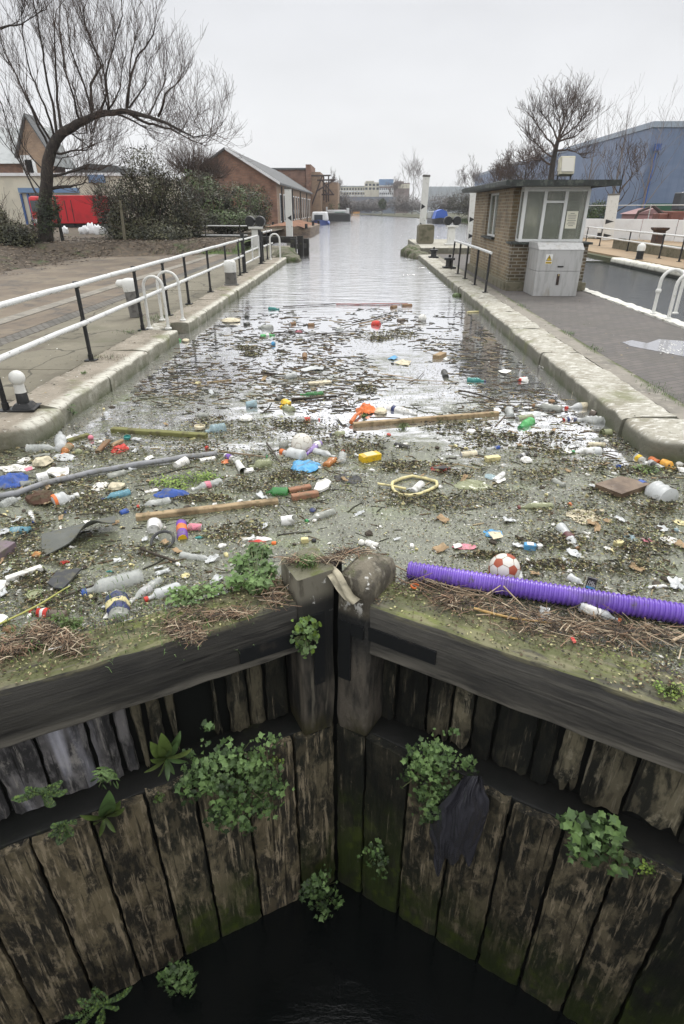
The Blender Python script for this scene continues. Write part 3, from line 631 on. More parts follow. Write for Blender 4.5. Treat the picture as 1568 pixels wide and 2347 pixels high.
def hoop(label, xa, xb, y, h, z0=.25, r=.022, ball=False, grp=None, lean=0):
    t = thing('ladder_hoop', label, 'handrail', ((xa + xb) / 2, y, z0), group=grp); O = t.location
    w = (xb - xa) / 2; c = (xa + xb) / 2; mb = MB()
    pts = [(xa, y, z0), (xa, y, z0 + (h - w) * .5)] + [(c - w * math.cos(math.pi * i / 10), y + lean * math.sin(math.pi * i / 10), z0 + h - w + w * math.sin(math.pi * i / 10)) for i in range(11)] + [(xb, y, z0 + (h - w) * .5), (xb, y, z0)]
    mb.tube(pts, r, 10); mb.build('tube', M_white, t, org=O, smooth=60)
    for x in (xa, xb):
        mb = MB(); mb.lathe([(0, .06), (.02, .06), (.03, .035), (.06, .03)], 10, Matrix.Translation((x, y, z0))); mb.build('foot', M_white, t, org=O, smooth=40)
    if ball: mb = MB(); mb.ball((xa, y, z0 + .42), .055, 12); mb.build('ball_joint', M_white, t, org=O, smooth=180)
    return t
hA = AY((367, 633), 10.2).z - .25
hoop('white ladder hoop on the left edge, the nearer of the pair at the stone setback', -3.66, -3.33, 10.2, hA, r=.024)
hoop('white ladder hoop on the left edge, the farther of the pair at the stone setback', -3.70, -3.31, 11.05, hA, r=.024)
hR = AY((1524, 620), 12.0).z - .25
hoop('white ladder hoop with a ball joint beside the side lock', 5.80, 6.23, 12.0, hR, r=.032, ball=True, z0=.27)
hoop('white ladder hoop beside the side lock, cut by the right picture border', 5.80, 6.25, 11.37, hR, r=.032, z0=.27)
hoop('small far white hoop on the left edge near the gauge post', -3.7, -3.3, 25.6, .95, r=.035)

# bollards
t = thing('bollard', 'small bollard with a white ball top on a square black base', 'bollard', (-3.49, 5.69, .25)); O = t.location
mb = MB(); mb.box((-3.49, 5.69, .262), (.27, .25, .024), .15); mb.box((-3.49, 5.69, .295), (.2, .19, .05), .15, taper=.7); mb.build('base_plate', M_blk, t, org=O, bev=.006)
mb = MB(); mb.lathe([(.31, .062), (.42, .055), (.425, .052)], 16, Matrix.Translation((-3.49, 5.69, 0))); mb.build('shaft', M_blk, t, org=O, smooth=40)
mb = MB(); mb.lathe([(.426, .056), (.5, .05), (.515, .052)], 16, Matrix.Translation((-3.49, 5.69, 0))); mb.ball((-3.49, 5.69, .575), .078, 18); mb.build('ball_top', M_white, t, org=O, smooth=60)
t = thing('bollard', 'leaning grey bollard with a white hooked cap behind the left railing', 'bollard', (-4.34, 11.48, .25)); O = t.location
Lm = Matrix.Translation((-4.34, 11.48, .25)) @ Matrix.Rotation(R(-5), 4, 'Y')
mb = MB(); mb.lathe([(0, .125), (.05, .12), (.45, .115), (.46, .11)], 16, Lm); mb.build('shaft', M_grey, t, org=O, smooth=40)
mb = MB(); mb.lathe([(.461, .122), (.55, .13), (.64, .13), (.685, .1), (.70, .03), (.70, 0)], 16, Lm); mb.tube([Lm @ Vector((-.05, 0, .60)), Lm @ Vector((-.2, 0, .61)), Lm @ Vector((-.235, 0, .60))], [.085, .075, .04], 12); mb.build('cap', M_white, t, org=O, smooth=60)
t = thing('bollard', 'stout bollard with a white rounded top standing on the left stone edge', 'bollard', (-3.53, 16.67, .25)); O = t.location
mb = MB(); mb.lathe([(0, .2), (.03, .2), (.04, .165), (.32, .15), (.33, .155)], 18, Matrix.Translation(O)); mb.build('shaft', M_grey, t, org=O, smooth=40)
mb = MB(); mb.lathe([(.331, .16), (.42, .165), (.56, .165), (.615, .14), (.635, .08), (.64, 0)], 18, Matrix.Translation(O)); mb.build('cap', M_white, t, org=O, smooth=60)
def spool(label, x, y, s=1, z0=.25):
    t = thing('mooring_bollard', label, 'bollard', (x, y, z0)); M = Matrix.Translation((x, y, z0)) @ Matrix.Scale(s, 4)
    mb = MB(); mb.box((x, y, z0 + .03), (.46 * s, .4 * s, .06)); mb.build('base_plate', M_blk, t, org=t.location, bev=.008)
    mb = MB(); mb.lathe([(.06, .15), (.12, .13), (.27, .13), (.29, .2), (.36, .2), (.38, .12), (.38, .05), (.46, .05), (.46, 0)], 16, M); mb.build('drum', M_blk, t, org=t.location, smooth=40)
spool('squat black mooring bollard on the island edge, the nearer one by the handrail', 3.12, 21.9, .95)
spool('squat black mooring bollard on the island edge, the one nearer the far plinth', 3.12, 26.8, .9)
def capbol(label, x, y, z0, h, r):
    t = thing('bollard', label, 'bollard', (x, y, z0)); M = Matrix.Translation((x, y, z0))
    mb = MB(); mb.lathe([(0, r * 1.25), (.03, r * 1.25), (.05, r), (h * .55, r * .95)], 14, M); mb.build('shaft', M_blk, t, org=t.location, smooth=40)
    mb = MB(); mb.lathe([(h * .551, r * 1.12), (h * .8, r * 1.15), (h * .93, r * .9), (h, r * .3), (h, 0)], 14, M); mb.build('cap', M_white, t, org=t.location, smooth=60)
p = G((1465, 592), .3); capbol('black bollard with a white domed cap on the far cream lock edge', p.x, p.y, .25, .62, .14)
p = AY((1372, 545), 44); capbol('tiny far bollard with white cap just right of the booth window', p.x, p.y, .27, .7, .13)
# iron table-topped post across the side lock
p = AY((1503, 568), 33); t = thing('capstan_post', 'rusty brown post with a broad flat top behind the far white railing', 'capstan', (p.x, p.y, .27)); O = t.location
M_rust = mat('rusty_iron', (.055, .035, .028), [((.10, .05, .03), 6, .5, .65), ((.02, .02, .02), 9, .52, .66)], rough=.8, bump=(20, .4, .01))
mb = MB(); mb.box((p.x, p.y, .68), (.5, .5, .82), taper=.9); mb.build('shaft', M_rust, t, org=O, bev=.02)
mb = MB(); mb.lathe([(.80, .30), (.9, .46), (.98, .47), (.98, 0)], 4, Matrix.Translation((p.x, p.y, .28)) @ Matrix.Rotation(R(45), 4, 'Z')); mb.build('top_plate', M_rust, t, org=O)
# railings and low wall on the far side of the side lock
railing('white-railed fence along the cream edge of the side lock opposite', 0, None, 1.15, .72, .27, .035, .03, pts=[(12.45, 22.5), (12.45, 24.7), (12.45, 26.4), (13.0, 31), (13.3, 35.5), (13.4, 38)], ends=(3, .3))
railing('white-railed fence seen between the booth and the leaning gauge post', 0, None, 1.2, .74, .27, .035, .03, pts=[(13.6, 41.5), (12.6, 42.3), (11.4, 42.9)], ends=(.3, 1.5))
t = tag((lambda m: (m.box((13.4, 27.5, .45), (.35, 12, .5)), m.build('upstand_wall', M_conc, org=(13.4, 27.5, .2), bev=.02))[1])(MB()), 'low concrete upstand behind the far bank railing', 'wall')

# gauge posts: tall white boards with black arrowheads
def gauge(label, x, y, z0, zt, w, lean=0, tri=(), flip=1):
    t = thing('gauge_post', label, 'gauge post', (x, y, z0)); O = t.location
    M = Matrix.Translation((x, y, z0)) @ Matrix.Rotation(lean, 4, 'Y')
    mb = MB(); h = zt - z0; q = lambda v: M @ Vector(v)
    mb.prism([(-w / 2, -.12), (w / 2, -.12), (w / 2, .12), (-w / 2, .12)], 0, h, M); mb.build('board', M_white, t, org=O, bev=.012)
    mb = MB(); mb.prism([(-w / 2 - .02, -.14), (w / 2 + .02, -.14), (w / 2 + .02, .14), (-w / 2 - .02, .14)], h + .002, h + .1, M); mb.build('cap', M_grey, t, org=O, bev=.01)
    for f in tri:
        mb = MB(); zc = h * f; a, b = (-w / 2 + .02, w / 2 - .10) if flip > 0 else (w / 2 - .02, -w / 2 + .1)
        vs = [q((a, -.121, zc - .14)), q((a, -.121, zc + .14)), q((b, -.121, zc))]; vs += [v - Vector((0, .006, 0)) for v in vs]
        mb.add(vs, [(0, 2, 1), (3, 4, 5), (0, 1, 4, 3), (1, 2, 5, 4), (2, 0, 3, 5)]); mb.build('arrowhead', M_blk, t, org=O)
    return t
p = AY((976, 405), 35); gauge('tall white gauge post with black arrowheads behind the concrete plinth', p.x - .05, 35, .45, p.z, .34, R(1.5), (.56, .27))
p = AY((659, 433), 34); gauge('white gauge post with a black arrowhead on the left bank', p.x + .02, 34, .35, p.z, .34, 0, (.5, .12), -1)
p = AY((1091, 437), 37); gauge('white gauge post half hidden by the left side of the booth', p.x, 37, .4, p.z, .42, R(-2), (.45, .12))
p = AY((1407, 447), 42); p2 = AY((1391, 549), 42); gauge('white gauge post right of the booth, beside the side lock', p2.x, 42, .3, p.z, .66, math.atan2(p.x - p2.x, p.z - .3), (.42, .1))
# concrete plinth beside it, raised slab, mossy nose of the island
mb = MB(); extr(mb, rrect(-.42, .42, .45, 1.36, .12, 4), (3.45, 33.6, 0), (3.45, 34.6, 0), (1, 0, 0), (0, 0, 1), 6, .01, 3)
tag(mb.build('concrete_plinth', M_conc, org=(3.45, 34.1, .45), smooth=40), 'brown concrete plinth with a rounded top in front of the gauge post', 'plinth')
mb = MB(); mb.box((4.2, 34.6, .1), (2.6, 8.8, .7)); kind(mb.build('lock_platform', M_stone, bev=.02), 'structure')
M_mossy = mat('mossy_stone', (.16, .15, .11), [((.05, .07, .02), 3, .42, .6), ((.10, .10, .07), 9, .5, .66)], rough=.9, bump=(8, .8, .05))
mb = MB(); mb.ball((2.75, 29.6, .02), (.5, .9, .34), 16, nz=.35, freq=2.5, seed=3); mb.ball((2.6, 31.2, .1), (.6, 1.3, .45), 16, nz=.3, freq=2.5, seed=8)
tag(mb.build('mossy_rock', M_mossy, org=(2.7, 30, 0), smooth=180), 'mossy tumbled stones at the far nose of the lock island', 'stones')
mb = MB(); mb.ball((-3.1, 27.6, .02), (.5, .9, .34), 16, nz=.35, freq=2.5, seed=5); mb.ball((-3.5, 28.8, .1), (.6, 1.1, .45), 16, nz=.3, freq=2.5, seed=6)
tag(mb.build('mossy_rock', M_mossy, org=(-3.2, 28, 0), smooth=180), 'mossy tumbled stones where the left bank wall ends', 'stones')
# black mooring timbers at the left wall end
M_tarwood = mat('tarred_timber', (.018, .017, .015), [((.05, .05, .03), 6, .52, .68)], rough=.7, bump=(14, .5, .02))
t = thing('mooring_timbers', 'black tarred timber fenders at the end of the left wall', 'fender', (-3.1, 30, 0)); O = t.location
for k, (dx, dy, h) in enumerate(((0, 0, .85), (.28, .5, .95), (.5, 1.1, .8))):
    mb = MB(); extr(mb, rrect(-.14, .14, -.14, .14, .03), (-3.2 + dx, 30 + dy, -.5), (-3.2 + dx, 30 + dy, h), (1, 0, 0), (0, 1, 0), 8, .02, 3, k); mb.build('pile', M_tarwood, t, org=O)
mb = MB(); mb.box((-2.95, 30.55, .5), (.16, 1.6, .22), R(-25)); mb.build('cross_timber', M_tarwood, t, org=O, bev=.02)
# paddle gear: white pedestal with twin black drums
def paddle(label, x, y, z0, s):
    t = thing('paddle_gear', label, 'paddle gear', (x, y, z0)); O = t.location
    mb = MB(); mb.box((x, y, z0 + .42 * s), (.42 * s, .4 * s, .84 * s), taper=.85); mb.box((x, y, z0 + .9 * s), (.62 * s, .5 * s, .1 * s)); mb.box((x, y, z0 + .03), (.6 * s, .55 * s, .06)); mb.build('pedestal', M_white, t, org=O, bev=.02)
    for k in (-1, 1):
        mb = MB(); mb.lathe([(-.2 * s, .1 * s), (-.2 * s, .21 * s), (-.12 * s, .23 * s), (.12 * s, .23 * s), (.2 * s, .21 * s), (.2 * s, .1 * s)], 18, Matrix.Translation((x + k * .24 * s, y, z0 + 1.17 * s)) @ Matrix.Rotation(R(90), 4, 'X')); mb.build('drum', M_blk, t, org=O, smooth=35)
    mb = MB(); mb.lathe([(-.42 * s, .05 * s), (.42 * s, .05 * s)], 10, Matrix.Translation((x, y, z0 + 1.17 * s)) @ Matrix.Rotation(R(90), 4, 'Y')); mb.build('axle', M_iron, t, org=O)
p = AY((1036, 520), 33); paddle('white paddle gear with twin black drums on the island, left of the booth', p.x, 33, .45, .95)
p = AY((586, 520), 33); paddle('white paddle gear with twin black drums on the left towpath', p.x, 33, .24, 1.1)
# balance beams either side (black with white ends) behind the gear
mb = MB(); extr(mb, rrect(-.16, .16, .5, .8, .03), (-9.4, 34.6, 0), (-3.4, 33.5, 0), (0, 1, 0), (0, 0, 1), 12, .01, 2)
tag(mb.build('balance_beam', M_tarwood, org=(-6, 34, .2), smooth=40), 'dark timber balance beam lying across the left towpath behind the paddle gear', 'beam')

# ---- the lock keeper's booth
M_bk = brick_mat('booth_brick', (.27, .20, .115), (.16, .115, .07), (.30, .27, .21), .235, .078, .012, dirt=(.075, .06, .04), axis='wall', dz=(.8, .25))
M_bkd = brick_mat('booth_base_brick', (.17, .12, .065), (.085, .065, .045), (.34, .32, .27), .235, .078, .013, dirt=(.06, .05, .035), axis='wall', dz=(.75, .25))
M_frame = mat('window_frame_white', (.70, .71, .70), [((.45, .45, .42), 6, .55, .7, {'amt': .5})], rough=.4)
M_glass = mat('booth_glass', (.26, .28, .23), [((.38, .39, .33), (3, 3, 1), .4, .7)], rough=.05, alpha=.5, spec=.7)
M_roofm = mat('roof_felt', (.035, .04, .038), [((.09, .10, .085), (9, 2, 9), .5, .66), ((.02, .022, .02), 5, .5, .66)], rough=.75, bump=(14, .3, .01))
booth = thing('keeper_booth', 'small yellow brick lock booth with a wide white-framed window and flat roof', 'booth', (3.78, 15.8, .24)); O = booth.location
X0, X1, Y0, YP, Y1 = 3.77, 5.66, 15.8, 16.3, 21.6; ZS, ZT = 1.32, 2.56
mb = MB()
wy0, wy1 = 18.0, 19.45
for y0, y1, z0, z1 in ((YP, wy0, ZS, ZT), (wy1, Y1, ZS, ZT), (wy0, wy1, 2.5, ZT)): mb.box((X0 + .11, (y0 + y1) / 2, (z0 + z1) / 2), (.22, y1 - y0, z1 - z0))
mb.box((X0 + .11, (Y0 + .22 + Y1) / 2, .78), (.22, Y1 - Y0 - .22, 1.08))
mb.build('side_wall', M_bk, booth, org=O)
mb = MB(); mb.box(((X0 + X1) / 2, Y0 + .11, .78), (X1 - X0, .22, 1.08)); mb.build('base_wall', M_bkd, booth, org=O)
mb = MB(); mb.box((X1 - .11, (YP + Y1) / 2, 1.4), (.22, Y1 - YP - .001, 2.32)); mb.box(((X0 + X1) / 2, Y1 - .11, 1.94), (X1 - X0 - .45, .22, 1.24)); mb.build('back_wall', M_bk, booth, org=O)
mb = MB(); mb.box(((X0 + X1) / 2 + .02, Y0 - .03, .33), (X1 - X0 + .12, .1, .22)); mb.box((X0 - .03, (Y0 + Y1) / 2, .33), (.1, Y1 - Y0 - .1, .22)); mb.build('plinth', M_conc, booth, org=O, bev=.01)
mb = MB(); mb.box(((X0 + X1) / 2 + .01, Y0 + .2, 1.345), (X1 - X0 + .12, .56, .05)); mb.build('sill', M_roofm, booth, org=O, bev=.008)
w = None
def framed(name, bars, panes, par):
    mb = MB()
    for c, d in bars: mb.box(c, d)
    f = mb.build(name, M_frame, par, org=O if par is booth else None, bev=.004)
    for c, d in panes:
        q = MB(); q.box(c, d); q.build('pane', M_glass, f, org=O)
    return f
bx0, bx1, by, zb, zt = 3.97, 5.47, 15.90, 1.372, 2.53
ms = [bx0, 4.45, 4.95, bx1]
bars = [((x, by, (zb + zt) / 2), (.075, .08, zt - zb)) for x in ms] + [(((ms[i] + ms[i + 1]) / 2, by, z), (ms[i + 1] - ms[i] - .075, .07, .06)) for i in range(3) for z in (zb + .03, zt - .03)]
bars += [((4.70, by, 2.25), (.425, .07, .05)), ((bx0, 16.27, (zb + zt) / 2), (.05, .06, zt - zb)), ((bx0, 16.09, zb + .03), (.05, .3, .06)), ((bx0, 16.09, zt - .03), (.05, .3, .06))]
bars += [((bx1, 16.09, zb + .03), (.05, .3, .06)), ((bx1, 16.09, zt - .03), (.05, .3, .06)), ((bx1, 16.27, (zb + zt) / 2), (.05, .06, zt - zb))]
zc, zh = (zb + zt) / 2, zt - zb - .12
fr = framed('window_frame', bars, [((4.21, by, zc), (.4, .01, zh)), ((5.21, by, zc), (.44, .01, zh)), ((4.70, by, 1.83), (.42, .01, .78)), ((4.70, by, 2.37), (.42, .01, .18)), ((bx0, 16.09, zc), (.01, .29, zh)), ((bx1, 16.09, zc), (.01, .29, zh))], booth)
fs = framed('side_window', [((X0 + .1, wy0 + .03, 1.94), (.06, .06, 1.1)), ((X0 + .1, wy1 - .03, 1.94), (.06, .06, 1.1)), ((X0 + .1, (wy0 + wy1) / 2, 1.94), (.06, .06, 1.1)), ((X0 + .1, (wy0 + wy1) / 2, 2.47), (.058, wy1 - wy0 - .12, .05)), ((X0 + .1, (wy0 + wy1) / 2, 1.41), (.058, wy1 - wy0 - .12, .05))], [((X0 + .1, (wy0 + wy1) / 2, 1.94), (.01, wy1 - wy0 - .1, 1.0))], booth)
mb = MB(); mb.box((X0 - .02, (wy0 + wy1) / 2, 1.36), (.16, wy1 - wy0 + .1, .05)); mb.build('window_sill', M_roofm, booth, org=O, bev=.006)
# inside: pale back partition, noticeboard, chair-high cupboard
M_in = mat('booth_interior', (.62, .61, .50), [((.40, .40, .33), 2, .45, .65)], rough=.8)
mb = MB(); mb.box((4.72, 17.9, 1.5), (1.44, .06, 2.1)); mb.box((4.2, 17.0, 1.0), (.36, .9, .9)); mb.build('partition', M_in, booth, org=O)
mb = MB(); mb.box((4.86, 17.7, 1.6), (.03, .3, 1.7)); mb.box((5.1, 17.84, 1.75), (.3, .03, .9)); mb.build('cupboard_door', M_steel, booth, org=O)
M_paper = mat('notice_paper', (.72, .70, .58), rough=.7)
mb = MB(); mb.box((5.16, by - .012, 1.86), (.27, .004, .38)); nt_ = mb.build('notice', M_paper, booth, org=O)
mb = MB()
for k, wd in enumerate((.10, .2, .2, .18, .21, .16, .2, .12)): mb.box((5.16, by - .0165, 2.0 - .038 * k), (wd, .003, .009))
mb.build('notice_lines', M_dark, nt_, org=O)
mb = MB(); mb.box((4.20, by + .012, 1.93), (.25, .004, .42)); mb.build('notice', mat('faded_notice', (.45, .44, .26), rough=.7), booth, org=O, )
mb = MB(); extr(mb, rrect(-1.33, 1.33, 2.575, 2.70, .03, 3), (4.69, 15.4, 0), (4.69, 22.0, 0), (1, 0, 0), (0, 0, 1), 30, .012, 1.6, 4); mb.build('roof', M_roofm, booth, org=O, smooth=40)
mb = MB(); mb.box((4.70, 16.02, 2.552), (1.56, .3, .04)); mb.build('soffit_board', M_frame, booth, org=O)
# floodlight on the roof
t = thing('floodlight', 'boxy cream floodlight on a black bracket on the booth roof', 'floodlight', (5.0, 16.5, 2.7)); O2 = t.location
mb = MB(); mb.tube([(4.84, 16.5, 2.72), (4.84, 16.5, 2.92)], .02, 6); mb.tube([(5.16, 16.5, 2.72), (5.16, 16.5, 2.92)], .02, 6); mb.box((5.0, 16.5, 2.72), (.4, .12, .03)); mb.build('bracket', M_blk, t, org=O2)
Mf = Matrix.Rotation(R(-14), 3, 'X')
mb = MB(); mb.box((5.01, 16.5, 3.02), (.36, .2, .40), M=Mf); mb.build('housing', mat('flood_cream', (.55, .52, .40), [((.35, .33, .26), 6, .5, .7)], rough=.5), t, org=O2, bev=.02)
mb = MB(); mb.box((5.01, 16.385, 3.05), (.29, .012, .30), M=Mf); mb.build('lens', mat('flood_lens', (.62, .60, .54), rough=.25), t, org=O2)
# steel electric cabinet
cab = thing('steel_cabinet', 'dull grey steel cabinet with a sloping lid in front of the booth', 'cabinet', (4.67, 14.9, .24)); O = cab.location
mb = MB(); x0, x1 = 4.15, 5.18
for z0, z1, x in ((.245, .795, 0), (.802, 1.26, 0)):
    mb.add([(x0, 14.70, z0), (x1, 14.70, z0), (x1, 15.62, z0), (x0, 15.62, z0), (x0, 14.70, z1), (x1, 14.70, z1), (x1, 15.62, z1), (x0, 15.62, z1)], [(0, 1, 5, 4), (1, 2, 6, 5), (2, 3, 7, 6), (3, 0, 4, 7), (3, 2, 1, 0), (4, 5, 6, 7)])
mb.build('body', M_steel, cab, org=O, bev=.006)
mb = MB(); mb.add([(x0 - .012, 14.685, 1.262), (x1 + .012, 14.685, 1.262), (x1 + .012, 15.64, 1.262), (x0 - .012, 15.64, 1.262), (x0 - .012, 14.90, 1.40), (x1 + .012, 14.90, 1.40), (x1 + .012, 15.64, 1.40), (x0 - .012, 15.64, 1.40)], [(0, 1, 5, 4), (1, 2, 6, 5), (2, 3, 7, 6), (3, 0, 4, 7), (3, 2, 1, 0), (4, 5, 6, 7)])
mb.build('lid', M_steel, cab, org=O, bev=.006)
mb = MB(); mb.box((4.70, 14.694, .9), (.135, .012, .032)); mb.build('vent_slot', M_dark, cab, org=O)
mb = MB(); mb.box((4.685, 14.692, .62), (.062, .016, .24)); hs = mb.build('hasp', M_rust, cab, org=O, bev=.004)
mb = MB(); mb.ball((4.687, 14.682, .715), (.018, .012, .022), 10); mb.build('padlock', mat('brass', (.45, .38, .2), rough=.35, metal=.8), hs, org=O, smooth=180)
mb = MB(); mb.box((4.405, 14.6975, 1.06), (.155, .004, .21)); sg = mb.build('warning_sign', mat('sign_white', (.72, .72, .70), rough=.4), cab, org=O)
def flat(name, pts, y, m, par, th=.002):
    mb = MB(); n = len(pts); mb.add([(x, y, z) for x, z in pts] + [(x, y + th, z) for x, z in pts], [tuple(range(n)), tuple(range(2 * n - 1, n - 1, -1))] + [(i, n + i, n + (i + 1) % n, (i + 1) % n) for i in range(n)]); return mb.build(name, m, par, org=O)
M_yel = mat('sign_yellow', (.65, .45, .04), rough=.4)
flat('triangle', [(4.337, 1.025), (4.473, 1.025), (4.405, 1.152)], 14.6935, M_dark, sg)
flat('triangle', [(4.352, 1.034), (4.458, 1.034), (4.405, 1.134)], 14.6910, M_yel, sg)
flat('lightning_bolt', [(4.402, 1.042), (4.416, 1.072), (4.406, 1.074), (4.418, 1.108), (4.398, 1.108), (4.392, 1.068), (4.402, 1.068)], 14.6885, M_dark, sg)
flat('caption_band', [(4.335, .965), (4.475, .965), (4.475, 1.008), (4.335, 1.008)], 14.6935, M_yel, sg)
for z in (.978, .994): flat('caption_line', [(4.345, z - .003), (4.465, z - .003), (4.465, z + .003), (4.345, z + .003)], 14.6910, M_dark, sg)
# puddle on the brick paving
pm = bpy.data.materials.new('puddle_water'); pm.use_nodes = True; pb = pm.node_tree.nodes['Principled BSDF']
pb.inputs['Base Color'].default_value = (.25, .25, .27, 1); pb.inputs['Roughness'].default_value = .10; pb.inputs['IOR'].default_value = 1.9
pts = [(1250, 340), (1300, 330), (1380, 345), (1440, 325), (1568, 335), (1640, 350), (1640, 410), (1568, 415), (1500, 400), (1420, 385), (1350, 372), (1290, 360)]
mb = MB(); ps = [G(I_(*q), .247) for q in pts]
mb.add(ps, [tuple(range(len(ps)))]); o = mb.build('puddle', pm); kind(o, 'structure')
mb = MB(); rnd = random.Random(5)
for i in range(90):
    q = G(I_(rnd.uniform(1440, 1600), rnd.uniform(335, 400)), .249); mb.ball(q, (rnd.uniform(.006, .02),) * 2 + (.004,), 6)
kind(mb.build('foam_flecks', M_white), 'stuff')
# ================================================================ BUILDINGS, BOATS AND TREES BEYOND THE LOCK
M_redbk = brick_mat('red_brick', (.27, .14, .09), (.20, .105, .07), (.20, .16, .13), .45, .15, .012, axis='wall', dirt=(.09, .05, .04))
M_tanbk = brick_mat('tan_brick', (.33, .22, .14), (.27, .18, .12), (.30, .25, .2), .45, .15, .01, axis='wall', dirt=(.17, .12, .085))
M_slate = mat('slate_roof', (.10, .105, .11), [((.065, .07, .07), (1, 1, 4), .45, .65), ((.13, .13, .12), 3, .55, .7)], rough=.7, off=False)
M_pale = mat('pale_roof', (.40, .42, .42), [((.3, .32, .32), .8, .45, .65)], rough=.6, off=False)
M_cream = mat('cream_render', (.62, .58, .47), [((.52, .49, .40), .6, .45, .7)], rough=.8, off=False)
M_wht = mat('white_cladding', (.72, .73, .74), [((.6, .6, .6), .7, .45, .7)], rough=.6, off=False)
M_win = mat('dark_window', (.07, .08, .09), rough=.15)
M_bluegl = mat('blue_panel', (.16, .26, .42), [((.12, .2, .34), .5, .4, .7)], rough=.4, off=False)
M_pinkbk = mat('distant_brown', (.24, .19, .175), [((.2, .16, .15), .8, .45, .7)], rough=.8, off=False)
M_steelblue = mat('blue_steel', (.045, .10, .26), rough=.5)
M_red = mat('red_paint', (.52, .012, .02), [((.36, .01, .015), 1.2, .45, .7)], rough=.4)
M_rusts = mat('rust_soil', (.22, .105, .055), [((.14, .07, .045), 2, .45, .65), ((.28, .17, .1), 6, .55, .7)], rough=.9, bump=(4, .7, .1))
M_hull = mat('barge_hull', (.17, .125, .085), [((.09, .065, .05), (1, 1, 5), .45, .65), ((.26, .2, .14), 4, .56, .7)], rough=.75)
M_girder = mat('rusty_girder', (.065, .045, .04), rough=.8)
def wall_box(mb, x0, x1, y0, y1, z0, z1, mi=0): mb.box(((x0 + x1) / 2, (y0 + y1) / 2, (z0 + z1) / 2), (x1 - x0, y1 - y0, z1 - z0), mi=mi)
# long brick factory with gable towards us and windows along the canal
fac = thing('brick_factory', 'long low red brick factory with a slate roof, its gable above the ivy', 'building', (-9, 69, 0)); O = fac.location
ap = AY((517, 343), 69); ze, zr = 4.65, ap.z; xr = ap.x; xl = 2 * xr + 9
mb = MB(); mb.prism([(xl, .1), (-9, .1), (-9, ze), (xr, zr), (xl, ze)], 0, .4, Matrix(((1, 0, 0, 0), (0, 0, 1, 69), (0, 1, 0, 0), (0, 0, 0, 1)))); mb.build('gable_wall', M_redbk, fac, org=O)
mb = MB(); wall_box(mb, -9.4, -9, 69.41, 116, .1, ze - .002); wall_box(mb, xl, xl + .4, 69.41, 116, .1, ze - .002); wall_box(mb, xl, -9, 116, 116.4, .1, ze); mb.build('side_wall', M_tanbk, fac, org=O)
mb = MB()
for a, b in ((xr, -8.6), (xr, xl - .4)):
    za = zr + .06; zb_ = ze - .14 * 2
    mb.add([(a, 68.6, za), (b, 68.6, zb_), (b, 116.6, zb_), (a, 116.6, za), (a, 68.6, za + .18), (b, 68.6, zb_ + .18), (b, 116.6, zb_ + .18), (a, 116.6, za + .18)], [(0, 1, 2, 3), (4, 7, 6, 5), (0, 4, 5, 1), (1, 5, 6, 2), (2, 6, 7, 3), (3, 7, 4, 0)])
mb.build('roof', M_slate, fac, org=O)
mb = MB(); mb.add([(xr, 68.55, zr + .25), (-8.55, 68.55, ze - .08), (-8.55, 68.55, ze - .32), (xr, 68.55, zr), (xr, 68.7, zr + .25), (-8.55, 68.7, ze - .08), (-8.55, 68.7, ze - .32), (xr, 68.7, zr)], [(0, 3, 2, 1), (4, 5, 6, 7), (0, 1, 5, 4), (2, 3, 7, 6), (1, 2, 6, 5), (3, 0, 4, 7)]); mb.build('barge_board', M_wht, fac, org=O)
for k in range(13):
    y = 71.5 + k * 3.4; mb = MB(); wall_box(mb, -9.05, -8.96, y, y + 1.7, .75, 3.6); f = mb.build('window', M_wht, fac, org=O)
    mb = MB(); wall_box(mb, -8.959, -8.94, y + .12, y + 1.58, .9, 3.45); mb.build('pane', M_win, f, org=O)
for k in range(4): mb = MB(); mb.tube([(-8.88, 72.8 + k * 11, .2), (-8.88, 72.8 + k * 11, 4.3)], .08, 6); mb.build('drain_pipe', M_blk, fac, org=O)
# taller second works behind
b2 = thing('brick_works', 'taller red brick works with a flat parapet behind the long factory', 'building', (-10, 117, 0)); O = b2.location
a = AY((600, 388), 117.5); c = AY((700, 388), 117.5)
mb = MB(); wall_box(mb, a.x, c.x, 117.5, 150, .1, c.z); mb.build('wall', M_redbk, b2, org=O)
mb = MB(); wall_box(mb, a.x - .2, c.x + .1, 117.2, 150.2, c.z, c.z + .25); mb.build('parapet', M_slate, b2, org=O)
d = AY((713, 384), 117.5); mb = MB(); wall_box(mb, c.x + .102, d.x, 117.1, 128, .1, d.z + .5); mb.build('stair_tower', M_redbk, b2, org=O)
mb = MB(); wall_box(mb, d.x + .002, d.x + 1.6, 118, 130, .1, d.z - .6); wall_box(mb, d.x + 1.61, d.x + 4.5, 124, 134, .1, d.z - 2); mb.build('annex', M_tanbk, b2, org=O)
# steel gantry over the water
gan = thing('steel_gantry', 'rusty steel gantry of beams and braces leaning out beside the works', 'gantry', (-8, 121, 0)); O = gan.location
def gz(*pts, r=.13, nm='beam'):
    mb = MB(); mb.tube([AY(Z5(x, y), Y) for x, y, Y in pts], r, 5); mb.build(nm, M_girder, gan, org=O)
gz((70, 35, 118), (315, 33, 118)); gz((160, 87, 118), (370, 83, 118)); gz((365, 80, 118), (150, 215, 118)); gz((220, 30, 118), (90, 395, 118))
gz((235, 40, 121), (235, 320, 121), nm='post'); gz((262, 130, 121), (265, 340, 121), nm='post'); gz((155, 250, 121), (355, 250, 121)); gz((215, 90, 119), (345, 250, 119)); gz((290, 40, 122), (290, 330, 122), nm='post'); gz((120, 60, 122), (290, 250, 122))
